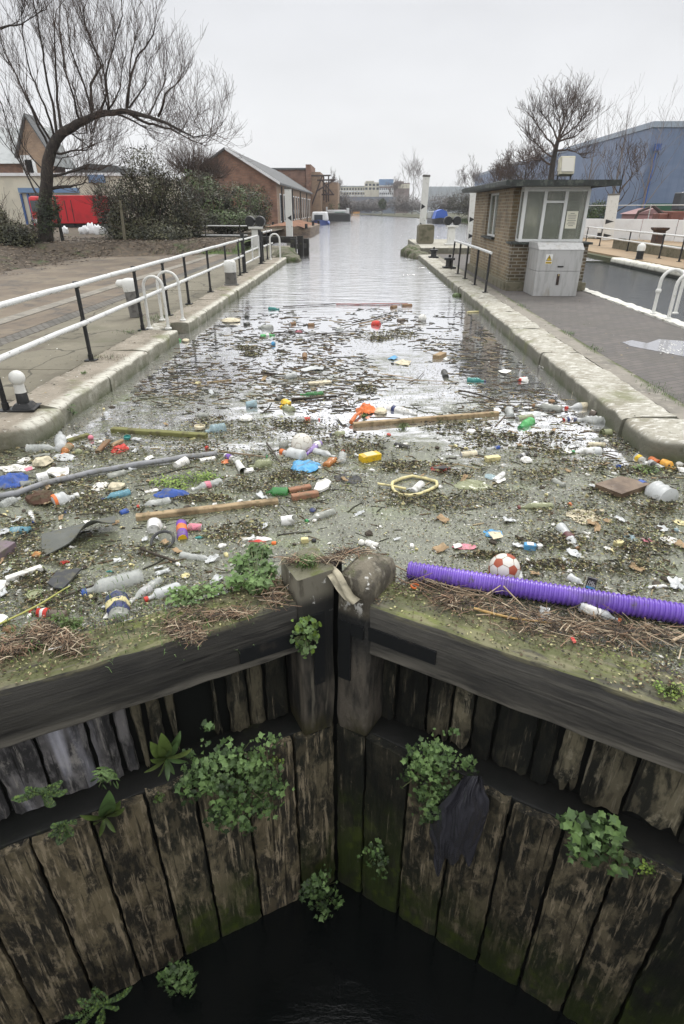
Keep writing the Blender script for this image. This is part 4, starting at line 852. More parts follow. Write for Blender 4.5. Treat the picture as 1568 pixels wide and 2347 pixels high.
# modern blocks at the end of the canal
YB = 330
def block(nm, label, x0, x1, yt, yb, m, rows=(), cols=0, top=None, dY=0, extra=None, org=None, grp=None):
    Y = YB + dY; p0, p1 = AY(Z5(x0, yt), Y), AY(Z5(x1, yt), Y)
    t = thing(nm, label, 'building', (p0.x, Y, 0), group=grp)
    mb = MB(); wall_box(mb, p0.x, p1.x, Y, Y + 18, 0, p0.z); mb.build('wall', m, t, org=t.location)
    if top:
        q0, q1 = AY(Z5(top[0], top[2]), Y), AY(Z5(top[1], top[2]), Y)
        mb = MB(); wall_box(mb, q0.x, q1.x, Y - .3, Y + 12, p0.z + .003, q0.z); mb.build('roof_storey', top[3], t, org=t.location)
    for (ya, yb2, mw, c) in rows:
        za, zb_ = AY(Z5(x0, ya), Y).z, AY(Z5(x0, yb2), Y).z; w = (p1.x - p0.x)
        if mw is M_win:
            for k in range(c):
                xa = p0.x + w * (k + .2) / c; mb = MB(); wall_box(mb, xa, xa + w * .62 / c, Y - .12, Y - .02, zb_, za); mb.build('window', M_win, t, org=t.location)
        else:
            mb = MB(); wall_box(mb, p0.x, p1.x, Y - .1, Y - .015, zb_, za); mb.build('spandrel', mw, t, org=t.location)
    return t
block('office_block', 'long cream and white office block at the end of the canal', 360, 712, 165, 310, M_cream, [(178, 200, M_win, 11), (205, 222, M_wht, 0), (228, 250, M_win, 11), (256, 272, M_wht, 0), (280, 304, M_win, 11)], top=(360, 712, 152, M_pale))
block('stair_block', 'cream stair block with a white panel, left of the blue-topped block', 700, 870, 112, 310, M_cream, [(128, 152, M_win, 4), (170, 196, M_win, 4)], top=(712, 808, 95, M_cream), dY=-4)
q = block('office_block', 'white banded block with a blue top storey at the end of the canal', 868, 1032, 142, 310, M_wht, [(158, 176, M_pinkbk, 0), (180, 196, M_win, 7), (203, 222, M_wht, 0), (230, 250, M_win, 7)], top=(868, 1030, 76, M_bluegl), dY=-6)
block('brick_block', 'brown brick block right of the blue-topped block', 1034, 1215, 118, 310, M_pinkbk, [(130, 180, M_cream, 0)], top=(1048, 1148, 100, M_pinkbk), dY=-2)
block('warehouse', 'low grey-blue warehouse below the distant office blocks', 380, 1060, 276, 340, mat('distant_grey', (.16, .19, .24), rough=.8), dY=-30)
block('orange_kiosk', 'small orange and white hut far off on the canal bank', 545, 645, 362, 410, mat('orange_hut', (.55, .27, .08), rough=.7), [(364, 376, M_wht, 0), (380, 400, M_wht, 0)], dY=-40)
block('flat_roofed_shed', 'long pale flat shed far off right of the white gauge post', 1430, 1900, 160, 230, mat('distant_pale', (.40, .44, .48), rough=.8), dY=20)
# far arched footbridges
for cx, lab in ((848, 'tiny pale arched footbridge far along the canal bank'), (1270, 'second tiny arched footbridge beyond the gauge post')):
    a, b, c = AY(Z5(cx - 65, 455), 250), AY(Z5(cx + 62, 470), 250), AY(Z5(cx, 428), 250)
    t = thing('footbridge', lab, 'bridge', a); mb = MB()
    arc = [a.lerp(b, i / 10) + Vector((0, 0, (c.z - a.z) * math.sin(math.pi * i / 10))) for i in range(11)]
    mb.tube(arc, .28, 6); mb.tube([p + Vector((0, 1.5, 0)) for p in arc], .28, 6); mb.build('arch', M_pale, t, org=a)
    mb = MB(); [mb.tube([p, Vector((p.x, p.y, .3))], .1, 4) for p in arc[1:-1]]; mb.build('baluster', M_pale, t, org=a)
# the big blue warehouse on the right
xw = 29.5; c0 = AY((1500, 279), 70); xw = c0.x; h = c0.z
M_clad = mat('blue_cladding', (.14, .19, .295), [((.165, .215, .325), (.15, .15, .6), .45, .6), ((.12, .165, .26), (3, 3, .05), .5, .62, {'amt': .5})], rough=.5, off=False)
bw = thing('blue_warehouse', 'huge plain blue-grey metal warehouse behind the booth', 'warehouse', (xw, 70, 0)); O = bw.location
mb = MB(); wall_box(mb, xw, xw + 70, 70, 172, .1, h); mb.build('cladding', M_clad, bw, org=O)
mb = MB(); wall_box(mb, xw - .12, xw + 70.1, 69.88, 172.1, h - .45, h + .06); mb.build('eaves_trim', mat('pale_trim', (.30, .35, .42), rough=.5), bw, org=O)
mb = MB(); wall_box(mb, xw + .5, xw + 70, 69.8, 69.98, .1, 2.6); mb.build('base_band', mat('green_band', (.03, .10, .055), rough=.7), bw, org=O)
p0, p1 = AY((1503, 350), 69.6), AY((1484, 460), 69.6)
mb = MB(); mb.tube([(p0.x, 69.6, p0.z), (p0.x, 69.6, .3)], .11, 8); mb.box((p0.x + .1, 69.6, p0.z + .5), (.5, .5, .6)); mb.build('down_pipe', mat('blue_pipe', (.03, .10, .34), rough=.4), bw, org=O)
# hoarding with fence panels
pa, pb = Vector((15.4, 45.5, .25)), Vector((27.5, 28.5, .25))
hoa = thing('site_hoarding', 'long white panel hoarding with wire fence posts across the side lock', 'hoarding', pa); n = 9
dv = (pb - pa) / n; ang = math.atan2(dv.y, dv.x)
for k in range(n):
    c = pa + dv * (k + .5); mb = MB(); mb.box((c.x, c.y, .27 + .63 + .012 * (k % 3)), (dv.length - .05, .06, 1.2), ang + .01 * (k % 2)); mb.build('panel', M_wht, hoa, org=pa, bev=.02)
    mb = MB(); mb.box((c.x, c.y - .1, .3), (.35, .5, .12), ang); mb.build('foot_block', M_conc, hoa, org=pa, bev=.02)
    e = pa + dv * k; mb = MB(); mb.tube([(e.x + .25, e.y - .12, .25), (e.x + .25, e.y - .12, 2.35)], .03, 5); mb.build('fence_post', M_steel, hoa, org=pa)
mb = MB(); mb.tube([(pa.x, pa.y - .12, 2.3), (pb.x, pb.y - .12, 2.3)], .025, 5); mb.build('fence_rail', M_steel, hoa, org=pa)
# red machine and pink shed behind the hoarding
p = AY((1552, 485), 50)
t = thing('digger', 'rust red digger parked behind the white hoarding', 'digger', (p.x, 50, .25)); O = t.location
mb = MB(); mb.box((p.x, 50, 1.4), (1.7, 2, 1.1)); mb.box((p.x - 1.2, 50, 1.5), (.7, 1.2, .6)); mb.build('body', mat('digger_red', (.20, .07, .05), [((.15, .06, .045), 3, .5, .65)], rough=.6), t, org=O, bev=.08)
mb = MB(); mb.box((p.x + .3, 50, 2.6), (1.1, 1.2, 1.2)); mb.build('cab', M_win, t, org=O, bev=.08)
mb = MB(); mb.box((p.x, 49.2, .55), (2.8, .5, .7)); mb.box((p.x, 50.8, .55), (2.8, .5, .7)); mb.build('track', M_girder, t, org=O, bev=.15)
mb = MB(); mb.tube([(p.x - 1, 50, 1.7), (p.x - 1.9, 50, 2.3), (p.x - 2.9, 50, 1.9), (p.x - 3.1, 50, 1.2)], [.14, .13, .11, .1], 6); mb.build('boom', M_girder, t, org=O)
p = AY((1480, 492), 56)
t = thing('pink_hut', 'dull pink site hut behind the white hoarding', 'hut', (p.x, 56, .25)); O = t.location
mb = MB(); mb.box((p.x, 56, .95), (2.8, 3, 1.5)); mb.build('wall', mat('pink_hut_paint', (.38, .20, .20), rough=.7), t, org=O)
mb = MB(); mb.prism([(-1.6, 0), (1.6, 0), (0, .45)], -1.6, 1.6, Matrix.Translation((p.x, 56, 1.71)) @ Matrix.Rotation(R(90), 4, 'X')); mb.build('roof', mat('pink_hut_roof', (.30, .17, .17), rough=.7), t, org=O)
mb = MB(); mb.tube([(p.x + 1.6 + .5 * math.cos(a / 8 * math.pi), 54.4, 1.2 + .5 * math.sin(a / 8 * math.pi)) for a in range(9)], .18, 6); mb.build('red_arch', M_red, t, org=O)

# boats
def boat_hull(mb, x, y0, y1, w, zt, bow=2.5, zb=-.3, n=14):
    vs = []
    for i in range(n + 1):
        t = i / n; y = y0 + (y1 - y0) * t
        k = 1 - max(0, 1 - (y - y0) / bow) ** 2 * .85; k2 = 1 - max(0, 1 - (y1 - y) / bow) ** 2 * .6; hw = w / 2 * min(k, k2)
        sh = .18 * max(0, 1 - (y - y0) / bow) ** 2
        vs += [(x - hw, y, zt + sh), (x - hw * .93, y, zb), (x + hw * .93, y, zb), (x + hw, y, zt + sh)]
    fs = [(i * 4 + k, (i + 1) * 4 + k, (i + 1) * 4 + (k + 1) % 4, i * 4 + (k + 1) % 4) for i in range(n) for k in range(4)] + [(0, 1, 2, 3), (n * 4 + 3, n * 4 + 2, n * 4 + 1, n * 4)]
    mb.add(vs, fs)
t = thing('barge', 'broad rusty work barge heaped with brown soil along the left bank', 'barge', (-6.3, 58, 0)); O = t.location
mb = MB(); boat_hull(mb, -6.2, 49.5, 67, 4.2, .75, 3); mb.build('hull', M_hull, t, org=O, smooth=30)
mb = MB(); mb.grid(lambda u, v: (-8.0 + 3.6 * u, 50.5 + 15.5 * v, .7 + .32 * math.sin(math.pi * u) * (.6 + .4 * math.sin(math.pi * v)) + .25 * mnoise.noise(Vector((u * 4, v * 9, 2)))), 14, 30); mb.build('soil_load', M_rusts, t, org=O, smooth=180)
for y in (50.6, 58, 65.5):
    for x in (-4.35, -8.0): mb = MB(); mb.tube([(x, y, .7), (x, y, 1.05)], .12, 6); mb.build('mooring_post', M_iron, t, org=O)
t = thing('cabin_cruiser', 'small white cabin cruiser with a dark window moored on the left', 'boat', (-6.2, 95, 0)); O = t.location
cx = AY((732, 500), 92).x
mb = MB(); boat_hull(mb, cx, 91, 98, 2.5, .55, 2); mb.build('hull', mat('blue_hull', (.06, .09, .26), rough=.4), t, org=O, smooth=30)
mb = MB(); mb.box((cx, 94, 1.15), (2.3, 4.6, 1.15), taper=.88); mb.build('cabin', M_wht, t, org=O, bev=.18)
mb = MB(); mb.box((cx - .1, 91.62, 1.0), (1.2, .12, .7)); mb.build('cabin_door', M_win, t, org=O)
mb = MB(); mb.tube([(cx + 1.3, 92 + i * .2, .25 + .1 * math.sin(i)) for i in range(10)], .16, 6); mb.build('fender', mat('blue_fender', (.10, .16, .45), rough=.5), t, org=O)
p0, p1 = AY((748, 500), 122), AY((803, 500), 122)
t = thing('narrowboat', 'black hulled narrowboat with a white cabin and green panel, moored across', 'boat', (p0.x, 122, 0)); O = t.location
mb = MB(); mb.box(((p0.x + p1.x) / 2, 122.5, .55), (p1.x - p0.x, 2.1, 1.5)); mb.build('hull', M_blk, t, org=O, bev=.25)
zc0 = AY(Z5(300, 466), 122).z; zc1 = AY(Z5(300, 425), 122).z; xa, xb = AY(Z5(272, 450), 122).x, AY(Z5(512, 450), 122).x
mb = MB(); wall_box(mb, xa, xb, 121.75, 123.3, 1.31, zc1); mb.build('cabin', M_wht, t, org=O, bev=.12)
mb = MB(); wall_box(mb, xa + 1.5, xb - .6, 121.68, 121.74, 1.5, zc1 - .35); mb.build('side_panel', mat('boat_green', (.10, .26, .19), rough=.5), t, org=O)
mb = MB(); wall_box(mb, xb - .3, xb + .2, 121.6, 123.4, 1.31, zc1 + .3); wall_box(mb, xa - .2, xa + .1, 122, 122.3, 1.31, zc1 + .5); mb.build('end_board', M_wht, t, org=O, bev=.05)
p = AY((1008, 500), 102)
t = thing('narrowboat', 'narrowboat with a bright blue tarpaulin moored on the right bank', 'boat', (p.x, 102, 0)); O = t.location
mb = MB(); boat_hull(mb, p.x, 100, 112, 2.4, .7, 2.2); mb.build('hull', M_blk, t, org=O, smooth=30)
mb = MB(); extr(mb, [(-1.1, .7), (1.1, .7), (.75, 1.75), (0, 2.05), (-.75, 1.75)], (p.x + .15, 101, 0), (p.x + .15, 105, 0), (1, 0, 0), (0, 0, 1), 5, .05, 2); mb.build('tarpaulin', mat('blue_tarp', (.05, .13, .50), rough=.5), t, org=O, smooth=30)
mb = MB(); wall_box(mb, p.x - 1.05, p.x + .9, 105.1, 111, .7, 1.75); mb.build('cabin', M_pale, t, org=O, bev=.1)

# left bank: house, depot, red lorry
t = thing('gabled_house', 'tall brown brick house with a steep pointed gable behind the willow', 'house', (-33, 75, 0)); O = t.location
a, l, r, e = AY((60, 268), 75), AY((-25, 400), 75), AY((112, 350), 75), AY((30, 340), 75)
mb = MB(); zE = r.z; hw = (r.x - a.x); mb.prism([(a.x - hw, .1), (a.x + hw, .1), (a.x + hw, zE), (a.x, a.z), (a.x - hw, zE)], 0, .5, Matrix(((1, 0, 0, 0), (0, 0, 1, 75), (0, 1, 0, 0), (0, 0, 0, 1)))); mb.build('gable_wall', M_tanbk, t, org=O)
mb = MB()
for s in (-1, 1):
    mb.add([(a.x, 74.6, a.z + .1), (a.x + s * (hw + .4), 74.6, zE - .5), (a.x + s * (hw + .4), 77, zE - .5), (a.x, 77, a.z + .1), (a.x, 74.6, a.z + .35), (a.x + s * (hw + .4), 74.6, zE - .25), (a.x + s * (hw + .4), 77, zE - .25), (a.x, 77, a.z + .35)], [(0, 1, 2, 3), (4, 7, 6, 5), (0, 4, 5, 1), (1, 5, 6, 2), (2, 6, 7, 3), (3, 7, 4, 0)])
mb.build('roof', M_slate, t, org=O)
l0 = AY((-60, 430), 76); mb = MB(); wall_box(mb, l0.x, a.x - hw - .01, 76, 86, .1, e.z - 1.2); mb.build('wing_wall', M_redbk, t, org=O)
mb = MB(); mb.add([(l0.x - 1, 75.6, e.z - 1.4), (a.x - .3, 75.6, e.z - 1.4), (a.x - .3, 81, a.z - .3), (l0.x - 1, 81, a.z - .3), (l0.x - 1, 86.5, e.z - 1.4), (a.x - .3, 86.5, e.z - 1.4)], [(0, 1, 2, 3), (3, 2, 5, 4), (0, 3, 4), (1, 5, 2)]); mb.build('wing_roof', M_pale, t, org=O)
mb = MB(); mb.tube([(a.x - hw - .3, 75.85, .1), (a.x - hw - .3, 75.85, e.z - 1.5)], .12, 6); mb.build('drain_pipe', M_wht, t, org=O)
for xx, yy in ((85, 470), (112, 500)): mb = MB(); q = AY(Z1(xx + 90, yy + 590), 74.9); wall_box(mb, q.x - .6, q.x + .6, 74.9, 74.98, q.z - 1.2, q.z + .8); mb.build('window', M_wht, t, org=O)
t = thing('depot', 'low cream depot with blue framed doorways behind the red lorry', 'building', (-25, 62, 0)); O = t.location
a, b = AY((-40, 403), 62), AY((330, 403), 62); mb = MB(); wall_box(mb, a.x, b.x, 62, 74, .1, a.z); mb.build('wall', M_cream, t, org=O)
mb = MB(); wall_box(mb, a.x - .1, b.x + .1, 61.8, 74.2, a.z, a.z + .25); mb.build('parapet', M_wht, t, org=O)
a, b = AY((40, 430), 61.7), AY((180, 441), 61.7); mb = MB(); wall_box(mb, a.x, b.x, 61.7, 61.97, b.z, a.z); mb.build('blue_fascia', M_bluegl, t, org=O)
a, b = AY((200, 400), 61.7), AY((240, 418), 61.7); mb = MB(); wall_box(mb, a.x, b.x, 61.7, 61.97, b.z, a.z); mb.build('blue_shutter', M_bluegl, t, org=O)
for x in (44, 60): a, b = AY((x, 443), 61.8), AY((x + 4, 443), 61.8); mb = MB(); wall_box(mb, a.x, b.x, 61.8, 61.98, .2, a.z); mb.build('door_post', M_steelblue, t, org=O)
a, b = AY((66, 443), 61.85), AY((92, 443), 61.85); mb = MB(); wall_box(mb, a.x, b.x, 61.85, 61.99, .3, a.z - .05); mb.build('doorway', M_win, t, org=O)
t = thing('dark_roofed_barn', 'low barn with a dark felt roof behind the cream depot', 'barn', (-19, 84, 0)); O = t.location
a, b, c = AY((120, 410), 84), AY((310, 410), 84), AY((205, 375), 84); mb = MB(); wall_box(mb, a.x, b.x, 84, 96, .1, a.z); mb.build('wall', M_cream, t, org=O)
mb = MB(); mb.prism([(a.x - .5, a.z), (b.x + .5, a.z), (b.x - 2, c.z - .2), (c.x, c.z)], 0, 13, Matrix(((1, 0, 0, 0), (0, 0, 1, 83.5), (0, 1, 0, 0), (0, 0, 0, 1)))); mb.build('roof', M_slate, t, org=O)
t = thing('lorry', 'bright red box lorry with a dark skirt parked behind the willow', 'lorry', (-23, 52, .3)); O = t.location
a, b = AY((120, 447), 52), AY((219, 448), 52); zb_ = AY((160, 512), 52).z; lean = .0
mb = MB(); wall_box(mb, a.x, b.x, 52, 54.5, zb_, a.z); mb.build('cargo_box', M_red, t, org=O, bev=.06)
a2, b2_ = AY((60, 447), 52.3), AY((108, 447), 52.3); mb = MB(); wall_box(mb, a2.x, b2_.x, 52.3, 54.3, zb_ - .3, a2.z - .05); mb.build('cab', M_red, t, org=O, bev=.25)
mb = MB(); wall_box(mb, a2.x + .25, b2_.x - .3, 52.18, 52.28, 1.9, 2.7); mb.build('cab_window', M_win, t, org=O)
mb = MB(); wall_box(mb, a2.x + .2, b2_.x - .2, 52.2, 52.28, zb_ + .02, zb_ + .35); mb.build('cab_panel', M_wht, t, org=O)
for x in (a2.x + .8, a.x + .8, b.x - 1.2, b.x - .4):
    mb = MB(); mb.lathe([(-.15, .05), (-.15, .42), (.15, .42), (.15, .05)], 14, Matrix.Translation((x, 52.35, .75)) @ Matrix.Rotation(R(90), 4, 'X')); mb.build('wheel', M_dark, t, org=O)
mb = MB(); wall_box(mb, a2.x + .2, b.x - .1, 52.4, 54, zb_ - .35, zb_ - .004); mb.build('chassis', M_blk, t, org=O)
for xx in (413, 455): mb = MB(); q = AY(Z1(xx, 1300), 51.96); q2 = AY(Z1(xx + 22, 1440), 51.96); wall_box(mb, q.x, q.x + .05, 51.97, 51.995, q2.z, q.z); mb.build('door_seam', M_dark, t, org=O)
# dumped white sacks by the bushes
for k, (x, y, s) in enumerate(((560, 1540, .3), (600, 1540, .42), (645, 1540, .34), (690, 1535, .3), (535, 1530, .22), (430, 1530, .25))):
    q = AY(Z1(x, y), 38 + (k % 2)); mb = MB(); mb.ball((0, 0, 0), (s * .8, s * .6, s), 14, nz=.5, freq=2.2, seed=k)
    tag(mb.build('rubbish_sack', M_wht, loc=(q.x, q.y, max(q.z, .9)), smooth=180), 'white rubbish sack dumped under the bushes near the red lorry', 'sack', 'white sacks under the bushes')

# ---- trees and shrubs
M_bark = mat('willow_bark', (.045, .036, .030), [((.022, .018, .016), (14, 14, 3), .45, .62), ((.09, .08, .06), 9, .56, .7)], rough=.9, bump=((20, 20, 6), .7, .02))
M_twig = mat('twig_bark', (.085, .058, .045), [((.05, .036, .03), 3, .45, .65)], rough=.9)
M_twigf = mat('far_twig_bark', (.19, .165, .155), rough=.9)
def leafm(nm, col, v=.35):
    return mat(nm, col, [(tuple(c * .45 for c in col), 5, .42, .62), (tuple(min(1, c * 1.5) for c in col), 11, .55, .7, {'amt': .6})], rough=.55, off=False)
LF_ivy = [leafm('ivy_dark', (.022, .034, .014)), leafm('ivy_mid', (.042, .060, .022)), leafm('ivy_light', (.075, .10, .034)), M_twig]
LF_olive = [leafm('scrub_dark', (.034, .034, .022)), leafm('scrub_mid', (.06, .056, .034)), leafm('scrub_light', (.095, .085, .05)), M_twig]
LF_green = [leafm('bush_dark', (.03, .052, .016)), leafm('bush_mid', (.055, .09, .026)), leafm('bush_light', (.09, .135, .04)), M_twig]
LF_bushmix = [leafm('thicket_dark', (.034, .038, .018)), leafm('thicket_mid', (.066, .068, .030)), leafm('thicket_light', (.11, .11, .048)), M_twig]
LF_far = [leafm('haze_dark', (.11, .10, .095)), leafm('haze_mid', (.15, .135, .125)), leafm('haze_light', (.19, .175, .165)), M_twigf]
def branch(mb, p, d, L, r, depth, rnd, up=.15, spread=.6, kids=(3, 4), seg=4, wob=.18, minr=.006, mi=0, shrink=.62):
    n = max(3, int(L / .6)) if depth else 3; pts = [Vector(p)]; rs = [r]; d = Vector(d).normalized()
    for i in range(n):
        d = (d + Vector((rnd.uniform(-wob, wob), rnd.uniform(-wob, wob), rnd.uniform(-wob, wob) + up * .3))).normalized()
        pts.append(pts[-1] + d * (L / n)); rs.append(max(minr, r * (1 - .75 * (i + 1) / n)))
    mb.tube(pts, rs, seg if r > .03 else 3, mi, caps=False)
    if depth <= 0: return
    for k in range(rnd.randint(*kids)):
        t = rnd.uniform(.3, 1.0) if k else 1.0; i = min(n - 1, int(t * n)); q = pts[i].lerp(pts[i + 1], t * n - i) if i < n else pts[-1]
        ax = Vector((rnd.uniform(-1, 1), rnd.uniform(-1, 1), rnd.uniform(-.2, 1))).normalized()
        nd = (d * (1 - spread * .5) + ax * spread + Vector((0, 0, up))).normalized()
        branch(mb, q, nd, L * rnd.uniform(shrink * .8, shrink * 1.2), max(minr, rs[i] * .68), depth - 1, rnd, up, spread, kids, seg, wob, minr, mi, shrink)
def foliage(mb, c, rad, n, size, rnd, mats=3, shell=.55, lump=1.6, flat=0, seed=0, light=.5):
    c = Vector(c); vs = []; fs = []; ms = []
    for i in range(n):
        while True:
            d = Vector((rnd.gauss(0, 1), rnd.gauss(0, 1), rnd.gauss(0, 1)))
            if d.length > 1e-3: break
        d.normalize(); k = shell + (1 - shell) * rnd.random() ** .6
        k *= 1 + .38 * mnoise.noise(d * lump + Vector((seed * 5.1, seed, 0)))
        p = c + Vector((d.x * rad[0], d.y * rad[1], d.z * rad[2])) * k
        nn = mnoise.noise(p * (2.2 / max(rad))+ Vector((seed, 3, 1))) + rnd.uniform(-.35, .35) + .25 * d.z
        mi = 0 if nn < -.12 else (1 if nn < .25 else 2)
        a = Vector((rnd.gauss(0, 1), rnd.gauss(0, 1), rnd.gauss(0, .7))).normalized(); b = a.cross(d + Vector((0, 0, .6))); b = b.normalized() if b.length > 1e-3 else a.orthogonal().normalized()
        s = size * rnd.uniform(.55, 1.35); o = len(vs)
        vs += [p - a * s, p + b * s * .5, p + a * s, p - b * s * .5]; fs.append((o, o + 1, o + 2, o + 3)); ms.append(mi)
    o = len(mb.v); mb.v.extend([tuple(v) for v in vs]); mb.f.extend([tuple(q + o for q in f) for f in fs]); mb.m.extend(ms)
def shrub(name, label, base, blobs, n, size, LM, seed, cat='bush', twigs=40, grp=None, shell=.45, tw=(.5, 1.0), twr=.012):
    rnd = random.Random(seed); t = thing(name, label, cat, base, group=grp); O = t.location
    mb = MB(); tot = sum(b[1][0] * b[1][1] + b[1][2] * b[1][0] for b in blobs)
    for k, (c, rad) in enumerate(blobs): foliage(mb, c, rad, int(n * (rad[0] * rad[1] + rad[2] * rad[0]) / tot), size, rnd, seed=seed + k, shell=shell)
    mb.build('foliage', LM[:3], t, org=O)
    mb = MB()
    for k in range(twigs):
        c, rad = blobs[rnd.randrange(len(blobs))]; d = Vector((rnd.gauss(0, 1), rnd.gauss(0, 1), abs(rnd.gauss(.3, .7)))).normalized()
        p = Vector(c) + Vector((d.x * rad[0], d.y * rad[1], d.z * rad[2])) * rnd.uniform(.2, .8); L = rnd.uniform(*tw) * max(rad) * .7
        branch(mb, p, d + Vector((0, 0, .3)), L, twr * rnd.uniform(.7, 1.6), 1, rnd, kids=(1, 3), minr=twr * .5)
    for c, rad in blobs[:6]: mb.tube([(O.x, O.y, O.z), (c[0] * .7 + O.x * .3, c[1] * .7 + O.y * .3, O.z * .6 + c[2] * .4), (c[0], c[1], c[2])], [.07, .05, .03], 5)
    mb.build('stem', LM[3], t, org=O)
    return t
def bl(px, py, Y, rx, rz, ry=None):
    p = AY((px, py), Y); k = Y / 1482 * 1.03
    return ((p.x, p.y, p.z), (rx * k, (ry or rx * .8) * k, rz * k))
shrub('ivy_bush', 'big dark ivy-smothered bush on the left bank beyond the willow', (AY((320, 560), 33).x, 33, .4),
      [bl(330, 430, 33, 62, 78), bl(300, 500, 32.5, 70, 60), bl(395, 470, 33.5, 60, 75), bl(250, 475, 33, 40, 55), bl(430, 510, 34, 45, 50), bl(345, 535, 32, 100, 36)], 34000, .06, LF_bushmix, 3, twigs=330)
shrub('ivy_thicket', 'dense dark ivy thicket left of the brick factory, above the crossing rail', (AY((520, 530), 39).x, 39, .4),
      [bl(480, 470, 39, 50, 45), bl(550, 470, 40, 55, 48), bl(595, 480, 42, 28, 42), bl(520, 505, 38.5, 80, 26), bl(460, 435, 41, 50, 40)], 24000, .065, [LF_bushmix[0], LF_bushmix[1], LF_green[2], M_twig], 8, twigs=120)
shrub('bramble_scrub', 'dark tangled bramble at the left picture border under the willow', (AY((30, 560), 27).x, 27, .5),
      [bl(20, 540, 27, 55, 40), bl(-20, 500, 28, 40, 45), bl(60, 558, 28, 38, 28)], 11000, .05, LF_bushmix, 12, twigs=160)
shrub('brown_scrub', 'leafless reddish brown scrub in front of the factory gable', (AY((455, 430), 46).x, 46, .4),
      [bl(440, 400, 46, 45, 40), bl(480, 410, 47, 35, 32)], 2200, .045, LF_olive, 14, twigs=700, twr=.013, tw=(.6, 1.3))
# the willow
wil = thing('willow_tree', 'bare pollard willow with an arching trunk and long upright shoots', 'tree', (AY((106, 560), 29).x, 29, .55)); O = wil.location
YW = 29; rnd = random.Random(21)
def wp(x, y, dy=0): return AY(Z1(x, y), YW + dy)
tr = [wp(300, 1570), wp(295, 1480), wp(292, 1340), wp(300, 1180), wp(312, 1060), wp(330, 970), wp(365, 900), wp(420, 855), wp(500, 805), wp(590, 758), wp(690, 735), wp(790, 722, -.3), wp(880, 735, -.6), wp(980, 760, -.9), wp(1080, 795, -1.2), wp(1180, 850, -1.5), wp(1260, 890, -1.7), wp(1360, 880, -1.9), wp(1410, 870, -2)]
rr = [.62, .52, .46, .42, .40, .38, .35, .31, .27, .23, .2, .17, .145, .115, .09, .065, .045, .025, .015]
rr = [r * .60 for r in rr]
mb = MB()
pts = []
for i in range(len(tr) - 1):
    for k in range(3): pts.append((tr[i].lerp(tr[i + 1], k / 3), rr[i] + (rr[i + 1] - rr[i]) * k / 3))
mb.tube([p + nvec(p, 1.6, 3) * .05 for p, r in pts], [r * (1 + .12 * mnoise.noise(p * 2.2)) for p, r in pts], 12)
mb.build('trunk', M_bark, wil, org=O, smooth=180)
mb = MB()
def limb(pts, r0, r1=.012, seg=5):
    P = [wp(*p) if not isinstance(p, Vector) else p for p in pts]; mb.tube(P, [r0 + (r1 - r0) * i / (len(P) - 1) for i in range(len(P))], seg, caps=False); return P
limbs = [[(370, 870), (350, 640), (280, 380), (240, 130), (212, -60)], [(355, 890), (300, 700), (200, 480), (160, 250), (140, -40)], [(400, 850), (360, 560), (330, 300), (370, 60)], [(520, 790), (470, 600), (410, 420), (405, 200), (385, -60)], [(540, 780), (480, 620), (440, 520)],
         [(600, 750), (545, 560), (470, 300), (440, 60)], [(600, 745), (610, 560), (640, 420), (560, 180), (520, -20)], [(640, 745), (690, 600), (640, 380), (575, 200)], [(700, 730), (705, 500), (705, 340), (780, 100), (800, -40)], [(700, 735), (680, 600), (620, 320)], [(700, 715), (780, 560), (830, 370)],
         [(825, 720), (835, 560), (880, 380), (1010, 210), (1030, 100)], [(840, 700), (930, 540), (955, 400)], [(830, 700), (860, 400), (900, 180)], [(1030, 755), (1100, 640), (1130, 540), (1160, 470)], [(960, 755), (1050, 600), (1080, 480)], [(760, 740), (880, 800), (960, 850), (1010, 910)], [(830, 730), (950, 790), (1090, 830), (1200, 870), (1340, 960)],
         [(560, 790), (545, 850), (480, 870)], [(470, 870), (580, 960), (600, 800)], [(370, 995), (470, 985), (560, 980), (600, 940)], [(345, 1110), (420, 1040), (480, 1010)], [(330, 1140), (430, 1105), (560, 1100), (640, 1095)], [(330, 1235), (440, 1200), (560, 1180), (620, 1190)], [(330, 1220), (480, 1215), (510, 1240)],
         [(250, 1270), (180, 1150), (90, 930), (0, 720), (-60, 560)], [(280, 1250), (150, 1100), (20, 900)], [(320, 960), (210, 700), (60, 430), (-60, 300)], [(340, 930), (180, 640), (30, 330), (-30, 130)], [(300, 1120), (160, 960), (30, 600)], [(0, 185), (80, 175), (160, 155), (310, 60)]]
shoots = []
for L in limbs:
    P = [wp(x, y, rnd.uniform(-1, 1) * (i > 0) * .8) for i, (x, y) in enumerate(L)]
    P = [p + Vector((rnd.uniform(-.1, .1), rnd.uniform(-.2, .2), rnd.uniform(-.1, .1))) * (1 if i else 0) for i, p in enumerate(P)]
    r0 = rnd.uniform(.05, .075) if len(L) > 3 else rnd.uniform(.028, .045)
    fine = []
    for i in range(len(P) - 1):
        for k in range(4): fine.append(P[i].lerp(P[i + 1], k / 4) + nvec(P[i].lerp(P[i + 1], k / 4), 1.3, 9) * .09 * (1 if i + k else 0))
    fine.append(P[-1]); n = len(fine)
    mb.tube(fine, [r0 + (.014 - r0) * (i / (n - 1)) ** .8 for i in range(n)], 5, caps=False); shoots.append((fine, r0))
mb.build('limb', M_bark, wil, org=O, smooth=180)
mb = MB()
